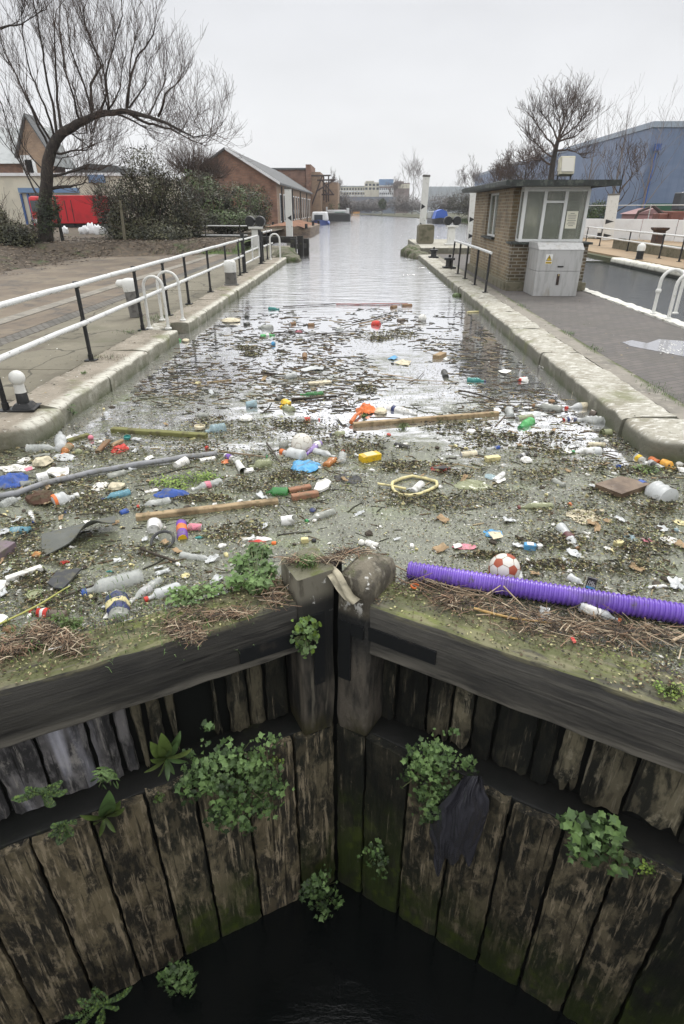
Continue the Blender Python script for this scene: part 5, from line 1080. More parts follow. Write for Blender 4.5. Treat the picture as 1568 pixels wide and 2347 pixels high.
for fine, r0 in shoots:
    n = len(fine)
    for k in range(13 if n > 9 else 8):
        i = rnd.randint(max(1, n // 5), n - 1); p = fine[i]; d = (fine[min(i + 1, n - 1)] - fine[max(i - 1, 0)]).normalized()
        nd = d * .8 + Vector((rnd.uniform(-.6, .6), rnd.uniform(-.6, .6), .35))
        branch(mb, p, nd, rnd.uniform(.8, 2.0) * (.7 if p.x > -9.5 else 1), .014, 2, rnd, up=.12, spread=.55, kids=(3, 5), minr=.0040, wob=.14, shrink=.62)
for k in range(95):
    i = rnd.randint(8, len(tr) - 2); p = tr[i].lerp(tr[i + 1], rnd.random())
    branch(mb, p, Vector((rnd.uniform(-.5, .8), rnd.uniform(-.5, .5), rnd.uniform(-.5, 1))), rnd.uniform(.6, 1.5), .013, 2, rnd, up=.06, spread=.7, kids=(3, 5), minr=.0040)
mb.build('twig', M_twig, wil, org=O)
rnd2 = random.Random(4); mb = MB()
for k in range(5): foliage(mb, wp(300 + rnd2.uniform(-40, 40), 1500 - k * 45), (.55, .5, .55), 700, .05, rnd2, seed=k)
mb.build('ivy', LF_ivy[:3], wil, org=O)
# leaf litter on the bank
rnd = random.Random(31); mb = MB(); LT = [leafm('litter_dark', (.055, .04, .03)), leafm('litter_brown', (.12, .08, .05)), leafm('litter_pale', (.22, .17, .115))]
for i in range(9000):
    x = -12 + 1.0 - abs(rnd.gauss(0, 4.5)); y = rnd.uniform(9, 33) if rnd.random() < .8 else rnd.uniform(24, 34)
    if rnd.random() < .25: x = rnd.uniform(-12.5, -6.5); y = rnd.uniform(28.2, 33)
    z = bank_z(x, y) + .02; s = rnd.uniform(.03, .075); a = rnd.uniform(0, 6.28); c, sn = math.cos(a) * s, math.sin(a) * s; h = rnd.uniform(-.3, .6) * s
    mb.add([(x - c, y - sn, z), (x + sn * .6, y - c * .6, z + h), (x + c, y + sn, z + h * .5), (x - sn * .6, y + c * .6, z + .01)], [(0, 1, 2, 3)], rnd.choice((0, 1, 1, 2, 2)))
kind(mb.build('leaf_litter', LT), 'stuff')
# two timber stakes by the bushes
for k, (a, b) in enumerate((((395, 1500), (350, 1270)), ((800, 1500), (780, 1300)))):
    p, q = AY(Z1(*a), 30), AY(Z1(*b), 30); mb = MB(); mb.tube([(p.x, p.y, .3), q], [.09, .06], 6)
    tag(mb.build('fence_stake', M_conc if k else M_tarwood, org=(p.x, p.y, .3)), ('dark leaning stake beside the willow trunk', 'pale upright stake among the ivy')[k], 'stake')
# bare trees behind the booth and along the banks
def bare_tree(label, px, py_base, py_top, Y, spread, seed, depth=5, m=None, thin=1, r0=None, kids=(2, 4), up=.25, grp=None, lean=0, minr=None, forks=5, crown=.35):
    rnd = random.Random(seed); b = AY((px, py_base), Y); tp = AY((px, py_top), Y); H = tp.z - .3
    t = thing('bare_tree', label, 'tree', (b.x, Y, .3), group=grp); O = t.location; r0 = r0 or H * (.018 if m is None else .011)
    mr_ = minr or Y * .0002 * (.6 if m is not None else 1); fork = .3 + H * crown
    mb = MB(); pk = [Vector((b.x, Y, .1)), Vector((b.x + lean * .3, Y, .1 + fork * .5)), Vector((b.x + lean, Y, fork)), Vector((b.x + lean * 1.4, Y, H * .72))]
    mb.tube(pk, [r0 * 1.25, r0, r0 * .8, r0 * .3], 7, caps=False); mb.build('trunk', m or M_bark, t, org=O, smooth=180)
    mb = MB()
    for k in range(forks):
        f = k / forks; st = pk[2].lerp(pk[3], f * .9); a = k * 2.4 + rnd.uniform(-.4, .4)
        branch(mb, st, Vector((math.cos(a) * spread, math.sin(a) * spread, .8 + f * .5)), (H - st.z) * rnd.uniform(.40, .52), r0 * .5 * (1 - f * .4), depth - 1, rnd, up=up * .6, spread=.78, wob=.24, kids=kids, minr=mr_, shrink=.70)
    branch(mb, pk[3], (0, 0, 1), H * .26, r0 * .3, depth - 2, rnd, up=up, spread=.6, kids=kids, minr=mr_)
    mb.build('crown', m or M_twig, t, org=O); return t
t = thing('bare_tree', 'bare round-crowned tree rising behind the booth roof, by the floodlight', 'tree', (AY(Z3(740, 640), 56).x, 56, .3)); O = t.location; rnd = random.Random(17); mb = MB()
tk = [Vector((O.x, 56, .2))] + [AY(Z3(x, y), 56) for x, y in ((742, 600), (755, 480), (772, 400), (787, 335))]
mb.tube(tk, [.34, .27, .22, .19, .15], 8, caps=False); mb.build('trunk', M_bark, t, org=O, smooth=180); mb = MB()
for L in ([(785, 340), (762, 270), (722, 205), (684, 152)], [(786, 340), (800, 260), (790, 185), (778, 118)], [(790, 335), (842, 255), (870, 185), (884, 132)], [(790, 332), (860, 285), (918, 225), (946, 172)], [(762, 440), (705, 405), (645, 345), (612, 300)], [(755, 490), (690, 455), (642, 445), (600, 478)], [(778, 380), (722, 322), (672, 252), (640, 200)], [(785, 345), (850, 322), (905, 300), (942, 262)], [(786, 338), (820, 220), (835, 160), (832, 118)], [(772, 400), (850, 390), (900, 400), (930, 430)]):
    P = [AY(Z3(x, y), 56 + rnd.uniform(-.8, .8) * (k > 0)) for k, (x, y) in enumerate(L)]; fine = []
    for k in range(3): fine += [P[k].lerp(P[k + 1], q / 4) + nvec(P[k].lerp(P[k + 1], q / 4), 1.2, 5) * .10 * (k + q > 0) for q in range(4)]
    fine.append(P[-1]); n = len(fine); mb.tube(fine, [.095 - .08 * (k / (n - 1)) ** .8 for k in range(n)], 5, caps=False)
    for k in range(24):
        q = rnd.randint(2, n - 1); d = (fine[min(q + 1, n - 1)] - fine[q - 1]).normalized()
        branch(mb, fine[q], d * .7 + Vector((rnd.uniform(-.9, .9), rnd.uniform(-.9, .9), rnd.uniform(0, .6))), rnd.uniform(.7, 1.6), .03, 2, rnd, up=.12, spread=.6, kids=(2, 4), minr=.009, shrink=.62)
mb.build('crown', M_twig, t, org=O)
bare_tree('shorter bare tree with a dense dark crown left of the floodlight', 1195, 470, 315, 62, 1.1, 8, depth=5, kids=(3, 4), forks=7, up=.1)
bare_tree('wide bare thorny tree in front of the blue warehouse wall', 1412, 480, 320, 50, 1.1, 11, depth=5, kids=(2, 3), forks=8, crown=.25)
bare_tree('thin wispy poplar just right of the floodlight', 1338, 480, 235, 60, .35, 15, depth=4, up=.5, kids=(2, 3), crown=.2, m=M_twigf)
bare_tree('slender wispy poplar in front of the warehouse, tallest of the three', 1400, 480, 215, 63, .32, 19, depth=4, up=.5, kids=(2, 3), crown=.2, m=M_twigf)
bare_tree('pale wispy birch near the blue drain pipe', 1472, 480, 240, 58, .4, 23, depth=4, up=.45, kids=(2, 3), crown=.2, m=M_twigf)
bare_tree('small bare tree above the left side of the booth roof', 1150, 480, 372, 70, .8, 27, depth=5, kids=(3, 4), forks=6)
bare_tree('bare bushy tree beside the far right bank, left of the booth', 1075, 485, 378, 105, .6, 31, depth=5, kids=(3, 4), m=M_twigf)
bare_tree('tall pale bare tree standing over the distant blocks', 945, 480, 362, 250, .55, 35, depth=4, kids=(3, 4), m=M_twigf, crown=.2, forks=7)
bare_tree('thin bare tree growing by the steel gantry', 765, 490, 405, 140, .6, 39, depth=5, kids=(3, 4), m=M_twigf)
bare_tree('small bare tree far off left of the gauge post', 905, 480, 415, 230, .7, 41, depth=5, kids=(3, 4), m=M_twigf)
# scrub banks far away: each clump its own shrub
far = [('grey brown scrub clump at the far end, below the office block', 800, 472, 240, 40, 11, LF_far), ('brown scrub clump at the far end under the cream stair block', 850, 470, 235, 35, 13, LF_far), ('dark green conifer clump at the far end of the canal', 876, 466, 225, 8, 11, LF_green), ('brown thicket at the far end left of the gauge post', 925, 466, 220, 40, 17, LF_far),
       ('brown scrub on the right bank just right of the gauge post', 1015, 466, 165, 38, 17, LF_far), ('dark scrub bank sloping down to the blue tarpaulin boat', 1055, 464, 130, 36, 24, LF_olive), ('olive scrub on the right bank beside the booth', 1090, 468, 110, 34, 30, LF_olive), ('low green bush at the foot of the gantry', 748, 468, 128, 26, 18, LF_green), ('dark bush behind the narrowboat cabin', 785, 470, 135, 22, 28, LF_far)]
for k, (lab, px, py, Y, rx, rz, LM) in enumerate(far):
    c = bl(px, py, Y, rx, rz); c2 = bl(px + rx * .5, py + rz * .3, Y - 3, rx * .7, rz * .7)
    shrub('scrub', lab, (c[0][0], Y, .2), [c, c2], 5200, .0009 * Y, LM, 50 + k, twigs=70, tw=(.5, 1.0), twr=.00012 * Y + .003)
shrub('hedge_shrub', 'dark green shrub behind the white hoarding, right of the booth', (AY((1362, 520), 48).x, 48, .2), [bl(1355, 505, 48, 22, 38), bl(1372, 490, 50, 20, 30)], 4000, .07, LF_green, 71, twigs=40)
shrub('scrub', 'brown scrub at the foot of the warehouse behind the booth', (AY((1250, 450), 62).x, 62, .2), [bl(1200, 430, 62, 50, 40), bl(1290, 450, 64, 60, 40), bl(1140, 440, 66, 40, 36)], 3000, .06, LF_olive, 74, twigs=220, twr=.018)
# distant tree line: a mass far beyond
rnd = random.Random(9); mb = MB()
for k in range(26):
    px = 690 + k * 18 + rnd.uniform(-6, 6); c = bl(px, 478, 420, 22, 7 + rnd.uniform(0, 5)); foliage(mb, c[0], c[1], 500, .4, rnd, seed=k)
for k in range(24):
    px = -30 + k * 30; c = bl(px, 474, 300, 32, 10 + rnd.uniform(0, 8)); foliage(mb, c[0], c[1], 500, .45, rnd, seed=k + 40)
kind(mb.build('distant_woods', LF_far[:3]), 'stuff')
# grassy bank edges on the far right
mb = MB(); rnd = random.Random(12)
for i in range(5000):
    x = rnd.uniform(15.6, 24); y = rnd.uniform(48, 130); s = rnd.uniform(.1, .3); a = rnd.uniform(0, 6.28)
    mb.add([(x, y, .2), (x + math.cos(a) * s * .3, y + math.sin(a) * .3 * s, .2), (x + math.cos(a) * s, y + math.sin(a) * s, .2 + s * 1.5)], [(0, 1, 2)], rnd.choice((0, 1, 2)))
kind(mb.build('bank_grass', LF_green[:3]), 'stuff')
# ================================================================ FLOATING LITTER
PL = {}
G_ground = G
def G(p, z=0.0): return G_ground(p, z + WZ if z < .08 else z)     # litter lies on the water
def clear(nm, col, a=.55, rough=.18):
    if nm not in MATS: mat(nm, col, [(tuple(c * .5 for c in col), 9, .52, .70, {'amt': .5}), ((.14, .14, .09), 16, .58, .72, {'amt': .6})], rough=rough, alpha=a, bump=(22, .25, .006), spec=.6)
    return MATS[nm]
K = dict(
    clear=clear('clear_plastic', (.56, .58, .56)), grey=clear('dirty_clear_plastic', (.36, .37, .33), .7), fog=clear('milky_plastic', (.62, .64, .64), .75, .3), bluec=clear('blue_clear_plastic', (.12, .30, .38), .75), aqua=clear('pale_blue_plastic', (.36, .50, .55), .6),
    greenc=clear('green_clear_plastic', (.04, .20, .05), .85), brightg=clear('bright_green_plastic', (.10, .48, .14), .8), teal=clear('teal_plastic', (.03, .22, .20), .9), olivec=clear('algae_plastic', (.30, .32, .18), .75), brownc=clear('brown_plastic', (.13, .10, .075), .85), amber=clear('amber_plastic', (.42, .16, .04), .85), purplec=clear('lilac_plastic', (.36, .26, .55), .8),
    white=plain('white_plastic', (.68, .68, .66)), foam=plain('polystyrene', (.72, .71, .67), .8), cream=plain('cream_foam', (.58, .52, .38), .8), yellow=plain('yellow_plastic', (.68, .44, .02)), paley=plain('pale_yellow_plastic', (.62, .55, .28), .5), red=plain('red_plastic', (.52, .03, .02)), orange=plain('orange_plastic', (.70, .16, .03)), blue=plain('blue_plastic', (.02, .07, .30)), sky=plain('sky_blue_plastic', (.08, .32, .58)), navy=plain('navy_plastic', (.02, .03, .11)), green=plain('green_plastic', (.03, .26, .08)),
    pink=plain('pink_plastic', (.62, .20, .26)), purple=plain('purple_plastic', (.16, .06, .36)), black=plain('black_plastic', (.018, .018, .02)), slate=plain('slate_board', (.05, .052, .055), .8), felt=plain('roofing_felt', (.11, .115, .105), .9), brown=plain('brown_board', (.22, .13, .07), .8), card=plain('wet_card', (.34, .24, .14), .9), silver=plain('can_metal', (.42, .42, .42), .35), can=plain('blackened_can', (.04, .04, .038), .4), pipe=plain('grey_pipe', (.25, .255, .27), .5), brick=plain('brick_red_wood', (.30, .155, .095), .9))
M_wood = mat('driftwood', (.36, .27, .16), [((.24, .17, .10), (18, 18, 18), .45, .65), ((.14, .105, .06), (4, 4, 4), .52, .7), ((.12, .12, .05), 9, .58, .7)], rough=.85, bump=(30, .4, .01))
M_woodg = mat('mossy_board', (.17, .17, .06), [((.09, .08, .04), 9, .45, .65), ((.24, .22, .09), 5, .55, .7)], rough=.85, bump=(30, .4, .01))
M_stick = mat('dark_stick', (.045, .036, .026), [((.09, .075, .055), 12, .5, .7)], rough=.85)
M_reed = mat('dry_reed', (.36, .28, .19), [((.22, .16, .10), 10, .48, .65), ((.48, .40, .30), 6, .55, .7)], rough=.8, rnd=.3)
M_bamboo = mat('bamboo_cane', (.42, .27, .09), [((.28, .17, .06), 7, .5, .7)], rough=.5)
FWD = Vector((-SYW * CP, CYW * CP, -SP))
def pxm(F, w, P): return w * (F(1, 0)[0] - F(0, 0)[0]) * ((P - cam.location).dot(FWD)) / FPX
def ends(F, x0, y0, x1, y1, z): return G(F(x0, y0), z), G(F(x1, y1), z)
SEED = [0]
def sd(): SEED[0] += 1; return SEED[0]
def lay(F, x0, y0, x1, y1, w, lift=.12):
    """lay a long thing on the water from its base to its neck; w is its width"""
    m = G(F((x0 + x1) / 2, (y0 + y1) / 2), 0); r = pxm(F, w, m) / 2 * 1.13
    a, b = ends(F, x0, y0, x1, y1, r * lift); return a, b, r
def pk(c): return K[c] if isinstance(c, str) else c
def bottle(label, F, x0, y0, x1, y1, w, body='clear', cap='white', band=None, ribs=0, crush=.10, neck=.30, cat='bottle', text=None, tilt=0):
    a, b, r = lay(F, x0, y0, x1, y1, w)
    if tilt: a = a + Vector((0, 0, tilt if tilt > 0 else 0)); b = b + Vector((0, 0, -tilt if tilt < 0 else 0))
    t = thing('plastic_bottle', label, cat, a); O = t.location; L = max((b - a).length, r * 2.6); M = frame_to(a, b); s = sd()
    kn = min(.42, max(neck, r * 1.1 / L)); nr = max(.011, r * .36)
    prof = [(0, r * .35), (L * .005, r * .75), (L * .04, r * .96)]
    n = 20
    for i in range(n):
        h = L * (.05 + (1 - kn - .10) * i / (n - 1)); q = r * (1 + (.05 * math.cos(i * math.pi * 2 * ribs / n) if ribs else -.06 * math.exp(-((i / n - .62) * 6) ** 2)))
        prof.append((h, q))
    for i in range(1, 7):
        f = i / 6; prof.append((L * (1 - kn - .05) + L * kn * .72 * f, nr + (r - nr) * (.5 + .5 * math.cos(math.pi * f))))
    prof.append((L * .985, nr)); 
    def sq(v, an): q = mnoise.noise(Vector((v.x / r * 1.3, v.y / r * 1.3, v.z / r * .8 + s * 9))); return Vector((v.x * (1 + crush * 2 * q), v.y * (1 + crush * 2.6 * q) - crush * r * .6 * abs(q), v.z))
    mb = MB(); mb.lathe(prof, 18, M, squash=sq); mb.build('body', pk(body), t, org=O, smooth=60)
    if cap: mb = MB(); mb.lathe([(L * .97, nr * 1.3), (L * .97 + nr * 1.5, nr * 1.3), (L * .97 + nr * 1.5, 0)], 12, M); mb.build('cap', pk(cap), t, org=O, smooth=40)
    if band:
        f0, f1, c = band; mb = MB(); mb.lathe([(L * (f0 + (f1 - f0) * i / 6), r * 1.035) for i in range(7)], 18, M, squash=sq); lb = mb.build('label', pk(c), t, org=O, smooth=60)
        if text:
            mb = MB(); g0, g1, c2 = text; mb.lathe([(L * (g0 + (g1 - g0) * i / 4), r * 1.05) for i in range(5)], 18, M, squash=sq); mb.build('stripe', pk(c2), lb, org=O, smooth=60)
    return t
def can(label, F, x0, y0, x1, y1, w, body='silver', end='silver', band=None, cat='can', name='drink_can'):
    a, b, r = lay(F, x0, y0, x1, y1, w); t = thing(name, label, cat, a); O = t.location; L = max((b - a).length, r * 2.2); M = frame_to(a, b); s = sd()
    def sq(v, an): q = mnoise.noise(Vector((v.x / r, v.y / r, v.z / r * .7 + s * 5))); return v * 1 if False else Vector((v.x * (1 + .1 * q), v.y * (1 + .16 * q), v.z))
    mb = MB(); mb.lathe([(r * .12, r * .82), (r * .3, r)] + [(r * .3 + (L - r * .6) * i / 8, r) for i in range(1, 9)] + [(L - r * .12, r * .84)], 18, M, squash=sq); mb.build('body', pk(body), t, org=O, smooth=50)
    for z0, z1, zi in ((0, r * .12, r * .08), (L, L - r * .12, L - r * .10)): mb = MB(); mb.lathe([(z1, r * .83), (z0, r * .84), (z0, r * .76), (zi, r * .7), (zi, 0)], 18, M, squash=sq); mb.build('end_rim', pk(end), t, org=O, smooth=40)
    if band: f0, f1, c = band; mb = MB(); mb.lathe([(L * f0 + L * (f1 - f0) * i / 5, r * 1.02) for i in range(6)], 18, M, squash=sq); mb.build('printed_band', pk(c), t, org=O, smooth=60)
    return t
def cup(label, F, x0, y0, x1, y1, w, c='white', taper=.72, name='paper_cup', cat='cup', torn=0):
    a, b, r = lay(F, x0, y0, x1, y1, w, .45); L = max((b - a).length, r * 1.6); M = frame_to(a, b); s = sd(); mb = MB(); r0 = r * taper
    def sq(v, an): q = mnoise.noise(Vector((math.cos(an), math.sin(an), s * 3.3))); return Vector((v.x * (1 + .12 * q), v.y * (1 - .12 * q), v.z - (torn * L * max(0, q) * 1.2 if v.z > L * .5 else 0)))
    mb.lathe([(L * .04, 0), (L * .04, r0 * .9), (0, r0 * .92)] + [(L * i / 6, r0 + (r - r0) * i / 6) for i in range(7)] + [(L * 1.005, r * 1.05), (L * .99, r * 1.04), (L * .98, r * .95), (L * .06, r0 * .94), (L * .05, 0)], 20, M, squash=sq)
    return tag(mb.build(name, pk(c), org=a, smooth=50), label, cat)
def ball(label, F, x, y, w, c, name='ball', cat='ball', sink=.35, nz=0, sq=(1, 1, 1)):
    P = G(F(x, y), 0); r = pxm(F, w, P) / 2; P = G(F(x, y), r * sink); mb = MB(); s = sd()
    mb.ball((0, 0, 0), (r * sq[0], r * sq[1], r * sq[2]), 20, nz=nz, freq=1.8, seed=s)
    return tag(mb.build(name, pk(c), loc=P, smooth=180), label, cat)
def lump(label, F, x, y, w, h, c, name='foam_chunk', cat='foam', nz=.45, rz=None, freq=1.6, thick=None, facet=True):
    P = G(F(x, y), 0); rx = pxm(F, w, P) / 2; s = sd(); rnd = random.Random(s)
    sl = max(.28, -(P - cam.location).normalized().z); ry = max(rx * .35, pxm(F, h, P) / 2 / sl * .75)
    ry = min(ry, rx * 1.3); th = thick or min(rx, ry) * .55; mb = MB(); mb.ball((0, 0, 0), (rx, ry, th), 12, nz=nz, freq=freq, seed=s)
    return tag(mb.build(name, pk(c), loc=(P.x, P.y, WZ + th * .35), rot=(0, 0, rz if rz is not None else rnd.uniform(-.3, .3)), smooth=(20 if facet else 180)), label, cat)
def bag(label, F, x, y, w, h, c, name='plastic_bag', cat='bag', seed=0, th=.35, nz=.09, n=30):
    P = G(F(x, y), 0); rx = pxm(F, w, P) / 2; sl = max(.28, -(P - cam.location).normalized().z); ry = min(rx * 1.3, pxm(F, h, P) / 2 / sl * .8); s = sd() + seed; mb = MB()
    def fn(u, v):
        a, q = u * 2 * math.pi, v; d = Vector((math.cos(a), math.sin(a), 0)); e = 1 + .28 * mnoise.noise(d * 1.7 + Vector((s, 0, 0)))
        p = Vector((d.x * rx * q * e, d.y * ry * q * e, 0)); nn = mnoise.noise(Vector((p.x / rx * 2.2, p.y / rx * 2.2, s * 2))) + .5 * abs(mnoise.noise(Vector((p.x / rx * 5, p.y / rx * 5, s))))
        return Vector((p.x, p.y, .004 + rx * th * (1 - q ** 2.2) * (.75 + .45 * nn) + rx * nz * nn * q))
    mb.grid(fn, n, 12)
    return tag(mb.build(name, pk(c), loc=P, smooth=28), label, cat)
def scrap(label, F, pts, c, name='scrap', cat='scrap', z=.012, th=.004, curl=.15):
    P = [G(F(*p), z) for p in pts]; C = sum(P, Vector()) / len(P); s = sd(); mb = MB(); n = len(P); R_ = max((p - C).length for p in P)
    vs = []
    rows = [0, .35, .7, 1]; top = []
    for f in rows[1:]:
        for i in range(n):
            for k in range(3):
                p = P[i].lerp(P[(i + 1) % n], k / 3); q = C.lerp(p, f); q = q + Vector((0, 0, R_ * curl * mnoise.noise(Vector((q.x / R_ * 1.6, q.y / R_ * 1.6, s * 2.7))) + R_ * .25 * curl)); top.append(q)
    m = n * 3; vs = [C + Vector((0, 0, R_ * curl * .3))] + top; fs = [(0, 1 + i, 1 + (i + 1) % m) for i in range(m)]
    for r_ in range(2): fs += [(1 + r_ * m + i, 1 + (r_ + 1) * m + i, 1 + (r_ + 1) * m + (i + 1) % m, 1 + r_ * m + (i + 1) % m) for i in range(m)]
    N = len(vs); vs += [v - Vector((0, 0, th)) for v in vs]; fs += [tuple(i + N for i in reversed(f)) for f in fs[:]]
    o = 1 + 2 * m; fs += [(o + i, o + i + N, o + (i + 1) % m + N, o + (i + 1) % m) for i in range(m)]
    mb.add(vs, fs); return tag(mb.build(name, pk(c), org=C, smooth=25), label, cat)
def board(label, F, x0, y0, x1, y1, w, th, m=None, name='plank', cat='plank', tilt=0, z=None):
    P = G(F((x0 + x1) / 2, (y0 + y1) / 2), 0); wd = pxm(F, w, P); a, b = ends(F, x0, y0, x1, y1, th * .35 if z is None else z)
    b = b + Vector((0, 0, tilt)); d = (b - a).normalized(); side = d.cross(Vector((0, 0, 1))).normalized(); mb = MB()
    extr(mb, rrect(-wd / 2, wd / 2, -th / 2, th / 2, min(.006, th * .2), 1), a, b, side, (0, 0, 1), 14, .003, 7, sd())
    return tag(mb.build(name, pk(m) if m else M_wood, org=a, smooth=30), label, cat)
def stick(label, F, pts, w, m=None, z=.02, name='stick', cat='stick', zs=None, sag=.02, rt=.6):
    P = [G(F(x, y), (zs[i] if zs else z)) for i, (x, y) in enumerate(pts)]; r = pxm(F, w, P[len(P) // 2]) / 2; fine = []
    for i in range(len(P) - 1):
        for k in range(5): q = P[i].lerp(P[i + 1], k / 5); fine.append(q + nvec(q, 4, sd()) * 0 + Vector((0, 0, .006 * mnoise.noise(q * 6))))
    fine.append(P[-1]); n = len(fine); mb = MB(); mb.tube(fine, [r * (1 - (1 - rt) * i / (n - 1)) * (1 + .15 * mnoise.noise(p * 12)) for i, p in enumerate(fine)], 8)
    return tag(mb.build(name, m or M_stick, org=P[0], smooth=60), label, cat)
def disc(label, F, x, y, w, c, name='lid', cat='lid', th=.012, z=.01, rim=True):
    P = G(F(x, y), z); r = pxm(F, w, P) / 2; mb = MB(); mb.lathe([(0, 0), (0, r), (th, r), (th, r * .88), (th * .5, r * .85), (th * .5, 0)], 20); rnd = random.Random(sd())
    return tag(mb.build(name, pk(c), loc=P, rot=(rnd.uniform(-.15, .15), rnd.uniform(-.15, .15), 0), smooth=30), label, cat)
def carton(label, F, x0, y0, x1, y1, w, th, c, c2=None, name='carton', cat='carton'):
    P = G(F((x0 + x1) / 2, (y0 + y1) / 2), 0); wd = pxm(F, w, P); a, b = ends(F, x0, y0, x1, y1, th * .3); d = (b - a); L = d.length; d.normalize(); ang = math.atan2(d.y, d.x)
    t = thing(name, label, cat, a); O = t.location; c_ = (a + b) / 2; mb = MB(); mb.box(c_, (L, wd, th), ang); mb.build('body', pk(c), t, org=O, bev=min(.006, th * .15))
    if c2: mb = MB(); mb.box(c_ + Vector((0, 0, th * .5 + .001)), (L * .55, wd * .9, .003), ang); mb.build('print', pk(c2), t, org=O)
    return t

# ---------------- far half of the litter field
F = H_
lump('cream foam pad with a pinkish edge, floating near the left ladder setback', F, 385, 185, 130, 40, 'cream', 'foam_pad', thick=.05, nz=.2)
bag('black film crumpled just below the cream foam pad', F, 350, 215, 140, 24, 'black', 'plastic_film', 'film', th=.12)
bottle('teal bottle floating beside the start of the long red pole', F, 625, 104, 692, 105, 24, 'teal', 'teal')
stick('long straight red pole floating across the channel', F, [(1065, 72), (1300, 71), (1532, 69)], 7, plain('red_pole', (.30, .05, .04)), name='pole', cat='pole', rt=1)
stick('long dark branch in line with the red pole', F, [(720, 88), (900, 78), (1062, 70)], 6, name='branch', cat='branch')
can('bright red tin with its open end leftwards, among the far sticks', F, 1350, 207, 1302, 203, 42, 'red', 'red')
bottle('green bottle with a white label among the far sticks', F, 575, 282, 662, 274, 26, 'brightg', 'green', band=(.35, .6, 'white'))
lump('crumpled green film by the left wall corner', F, 28, 314, 56, 34, 'brightg', 'plastic_film', 'film', facet=False)
lump('dirty cream chunk beside the crumpled green film', F, 88, 316, 46, 40, 'cream')
ball('small bright blue ball', F, 658, 329, 30, 'sky', sink=.6)
can('thin pink tube lying on a dark stick', F, 800, 252, 848, 252, 14, 'pink', 'pink', name='pink_tube', cat='tube')
bottle('clear bottle half sunk above the blue ball', F, 652, 232, 562, 224, 40, 'grey', None)
cup('small brown cup upright in the open silver water', F, 862, 425, 862, 402, 30, 'brown', name='brown_cup')
can('dark tin in the far litter left of centre', F, 474, 210, 496, 202, 26, 'can', 'can')
can('dark tin standing upright near the far clear water', F, 484, 160, 486, 138, 24, 'can', 'can')
can('rusty tin beside a white bottle top in the far litter', F, 765, 206, 800, 200, 26, 'brown', 'silver')
can('brown tin under a pink scrap in the far litter', F, 880, 212, 925, 210, 26, 'brown', 'can')
can('silver tin lying on the long horizontal twig', F, 885, 262, 932, 262, 26, 'silver', 'can')
bottle('pale clear bottle resting end-on by the long twig', F, 1065, 240, 1118, 236, 32, 'clear', None)
bottle('dark bottle at the far right edge of the litter', F, 1462, 180, 1528, 178, 24, 'brownc', 'black')
can('brown tin at the far right beside the red pole end', F, 1492, 84, 1560, 82, 22, 'brown', 'silver')
carton('cream food tray folded open like a book', F, 885, 590, 1030, 578, 48, .035, 'cream', name='food_tray', cat='tray')
scrap('pale plastic sheet spread flat on the silver water', F, [(830, 500), (900, 476), (990, 478), (980, 500), (870, 510)], 'fog', 'plastic_sheet', 'sheet', curl=.1)
scrap('blue sheet of plastic by the white card', F, [(1400, 425), (1440, 408), (1470, 418), (1440, 434)], 'sky', 'plastic_sheet', 'sheet')
scrap('torn white card with a brown stain, right of the silver water', F, [(1440, 455), (1500, 438), (1555, 448), (1535, 470), (1490, 464)], 'cream', 'card', 'card')
bottle('deep green bottle floating behind a dark branch', F, 985, 655, 838, 662, 30, 'greenc', 'green')
stick('thick dark branch in front of the deep green bottle', F, [(775, 692), (900, 682), (1070, 668)], 20, name='branch', cat='branch')
cup('clear ribbed cup lying on its side mid field', F, 735, 548, 800, 536, 44, 'clear', name='clear_cup')
bottle('bottle with a yellow algae cap in the grey shallows', F, 785, 768, 715, 742, 48, 'olivec', 'yellow')
lump('yellow mossy lump on the algae bottle', F, 740, 718, 70, 44, 'yellow', 'mossy_lump', 'lump')
cup('blue-grey crushed cup left of the algae bottle', F, 480, 728, 548, 722, 52, 'aqua', name='crushed_cup')
can('small dark tin above the algae bottle', F, 678, 700, 710, 680, 36, 'can', 'can')
bottle('murky clear bottle at the left of the grey shallows', F, 240, 800, 150, 796, 36, 'grey', None)
board('mossy green-brown board on the left below the grey shallows', Z4, 730, 1338, 1345, 1378, 46, .05, M_woodg)
bottle('wide pale blue water bottle on the end of the mossy board', F, 345, 880, 215, 905, 70, 'aqua', None, ribs=3)
bottle('clear bottle with a red cap and red label in mid field', F, 810, 828, 955, 824, 34, 'clear', 'red', band=(.35, .6, 'red'))
lump('white foam tray floating left of the red-capped bottle', F, 482, 826, 90, 36, 'foam', 'foam_tray', nz=.2)
disc('brown paper ring left of the pale blue bottle', F, 180, 880, 70, 'cream', 'paper_ring', 'ring', th=.03)
bottle('grey bottle floating right of the white ball', F, 1125, 918, 1035, 920, 42, 'olivec', 'navy')
scrap('white rag left of the long plank end', F, [(1065, 810), (1095, 805), (1145, 850), (1110, 858)], 'white', 'rag', 'rag')
can('white tin lying near the dark lump', F, 1000, 880, 955, 872, 26, 'silver', 'can')
stick('long pale reed on the water right of the silver patch', F, [(1350, 525), (1450, 540), (1568, 552)], 6, M_reed, name='reed', cat='reed')
stick('crossed dark twig pair, upper right of the litter', F, [(1170, 195), (1300, 165), (1420, 130)], 8)
stick('brown stick below the crossed twigs', F, [(1215, 202), (1330, 178), (1415, 152)], 8, M_reed)
stick('long dark stick under the pink tube', F, [(690, 258), (830, 244), (880, 256)], 8)
stick('long dark stick right of the silver tin', F, [(930, 268), (1080, 255), (1245, 246)], 8)
board('dark plank fragment above the cream tray', F, 580, 515, 662, 530, 14, .03, M_stick, 'plank_piece')
board('thin pale lath left of the silver water', F, 225, 582, 385, 565, 9, .02, M_wood, 'lath', 'lath')
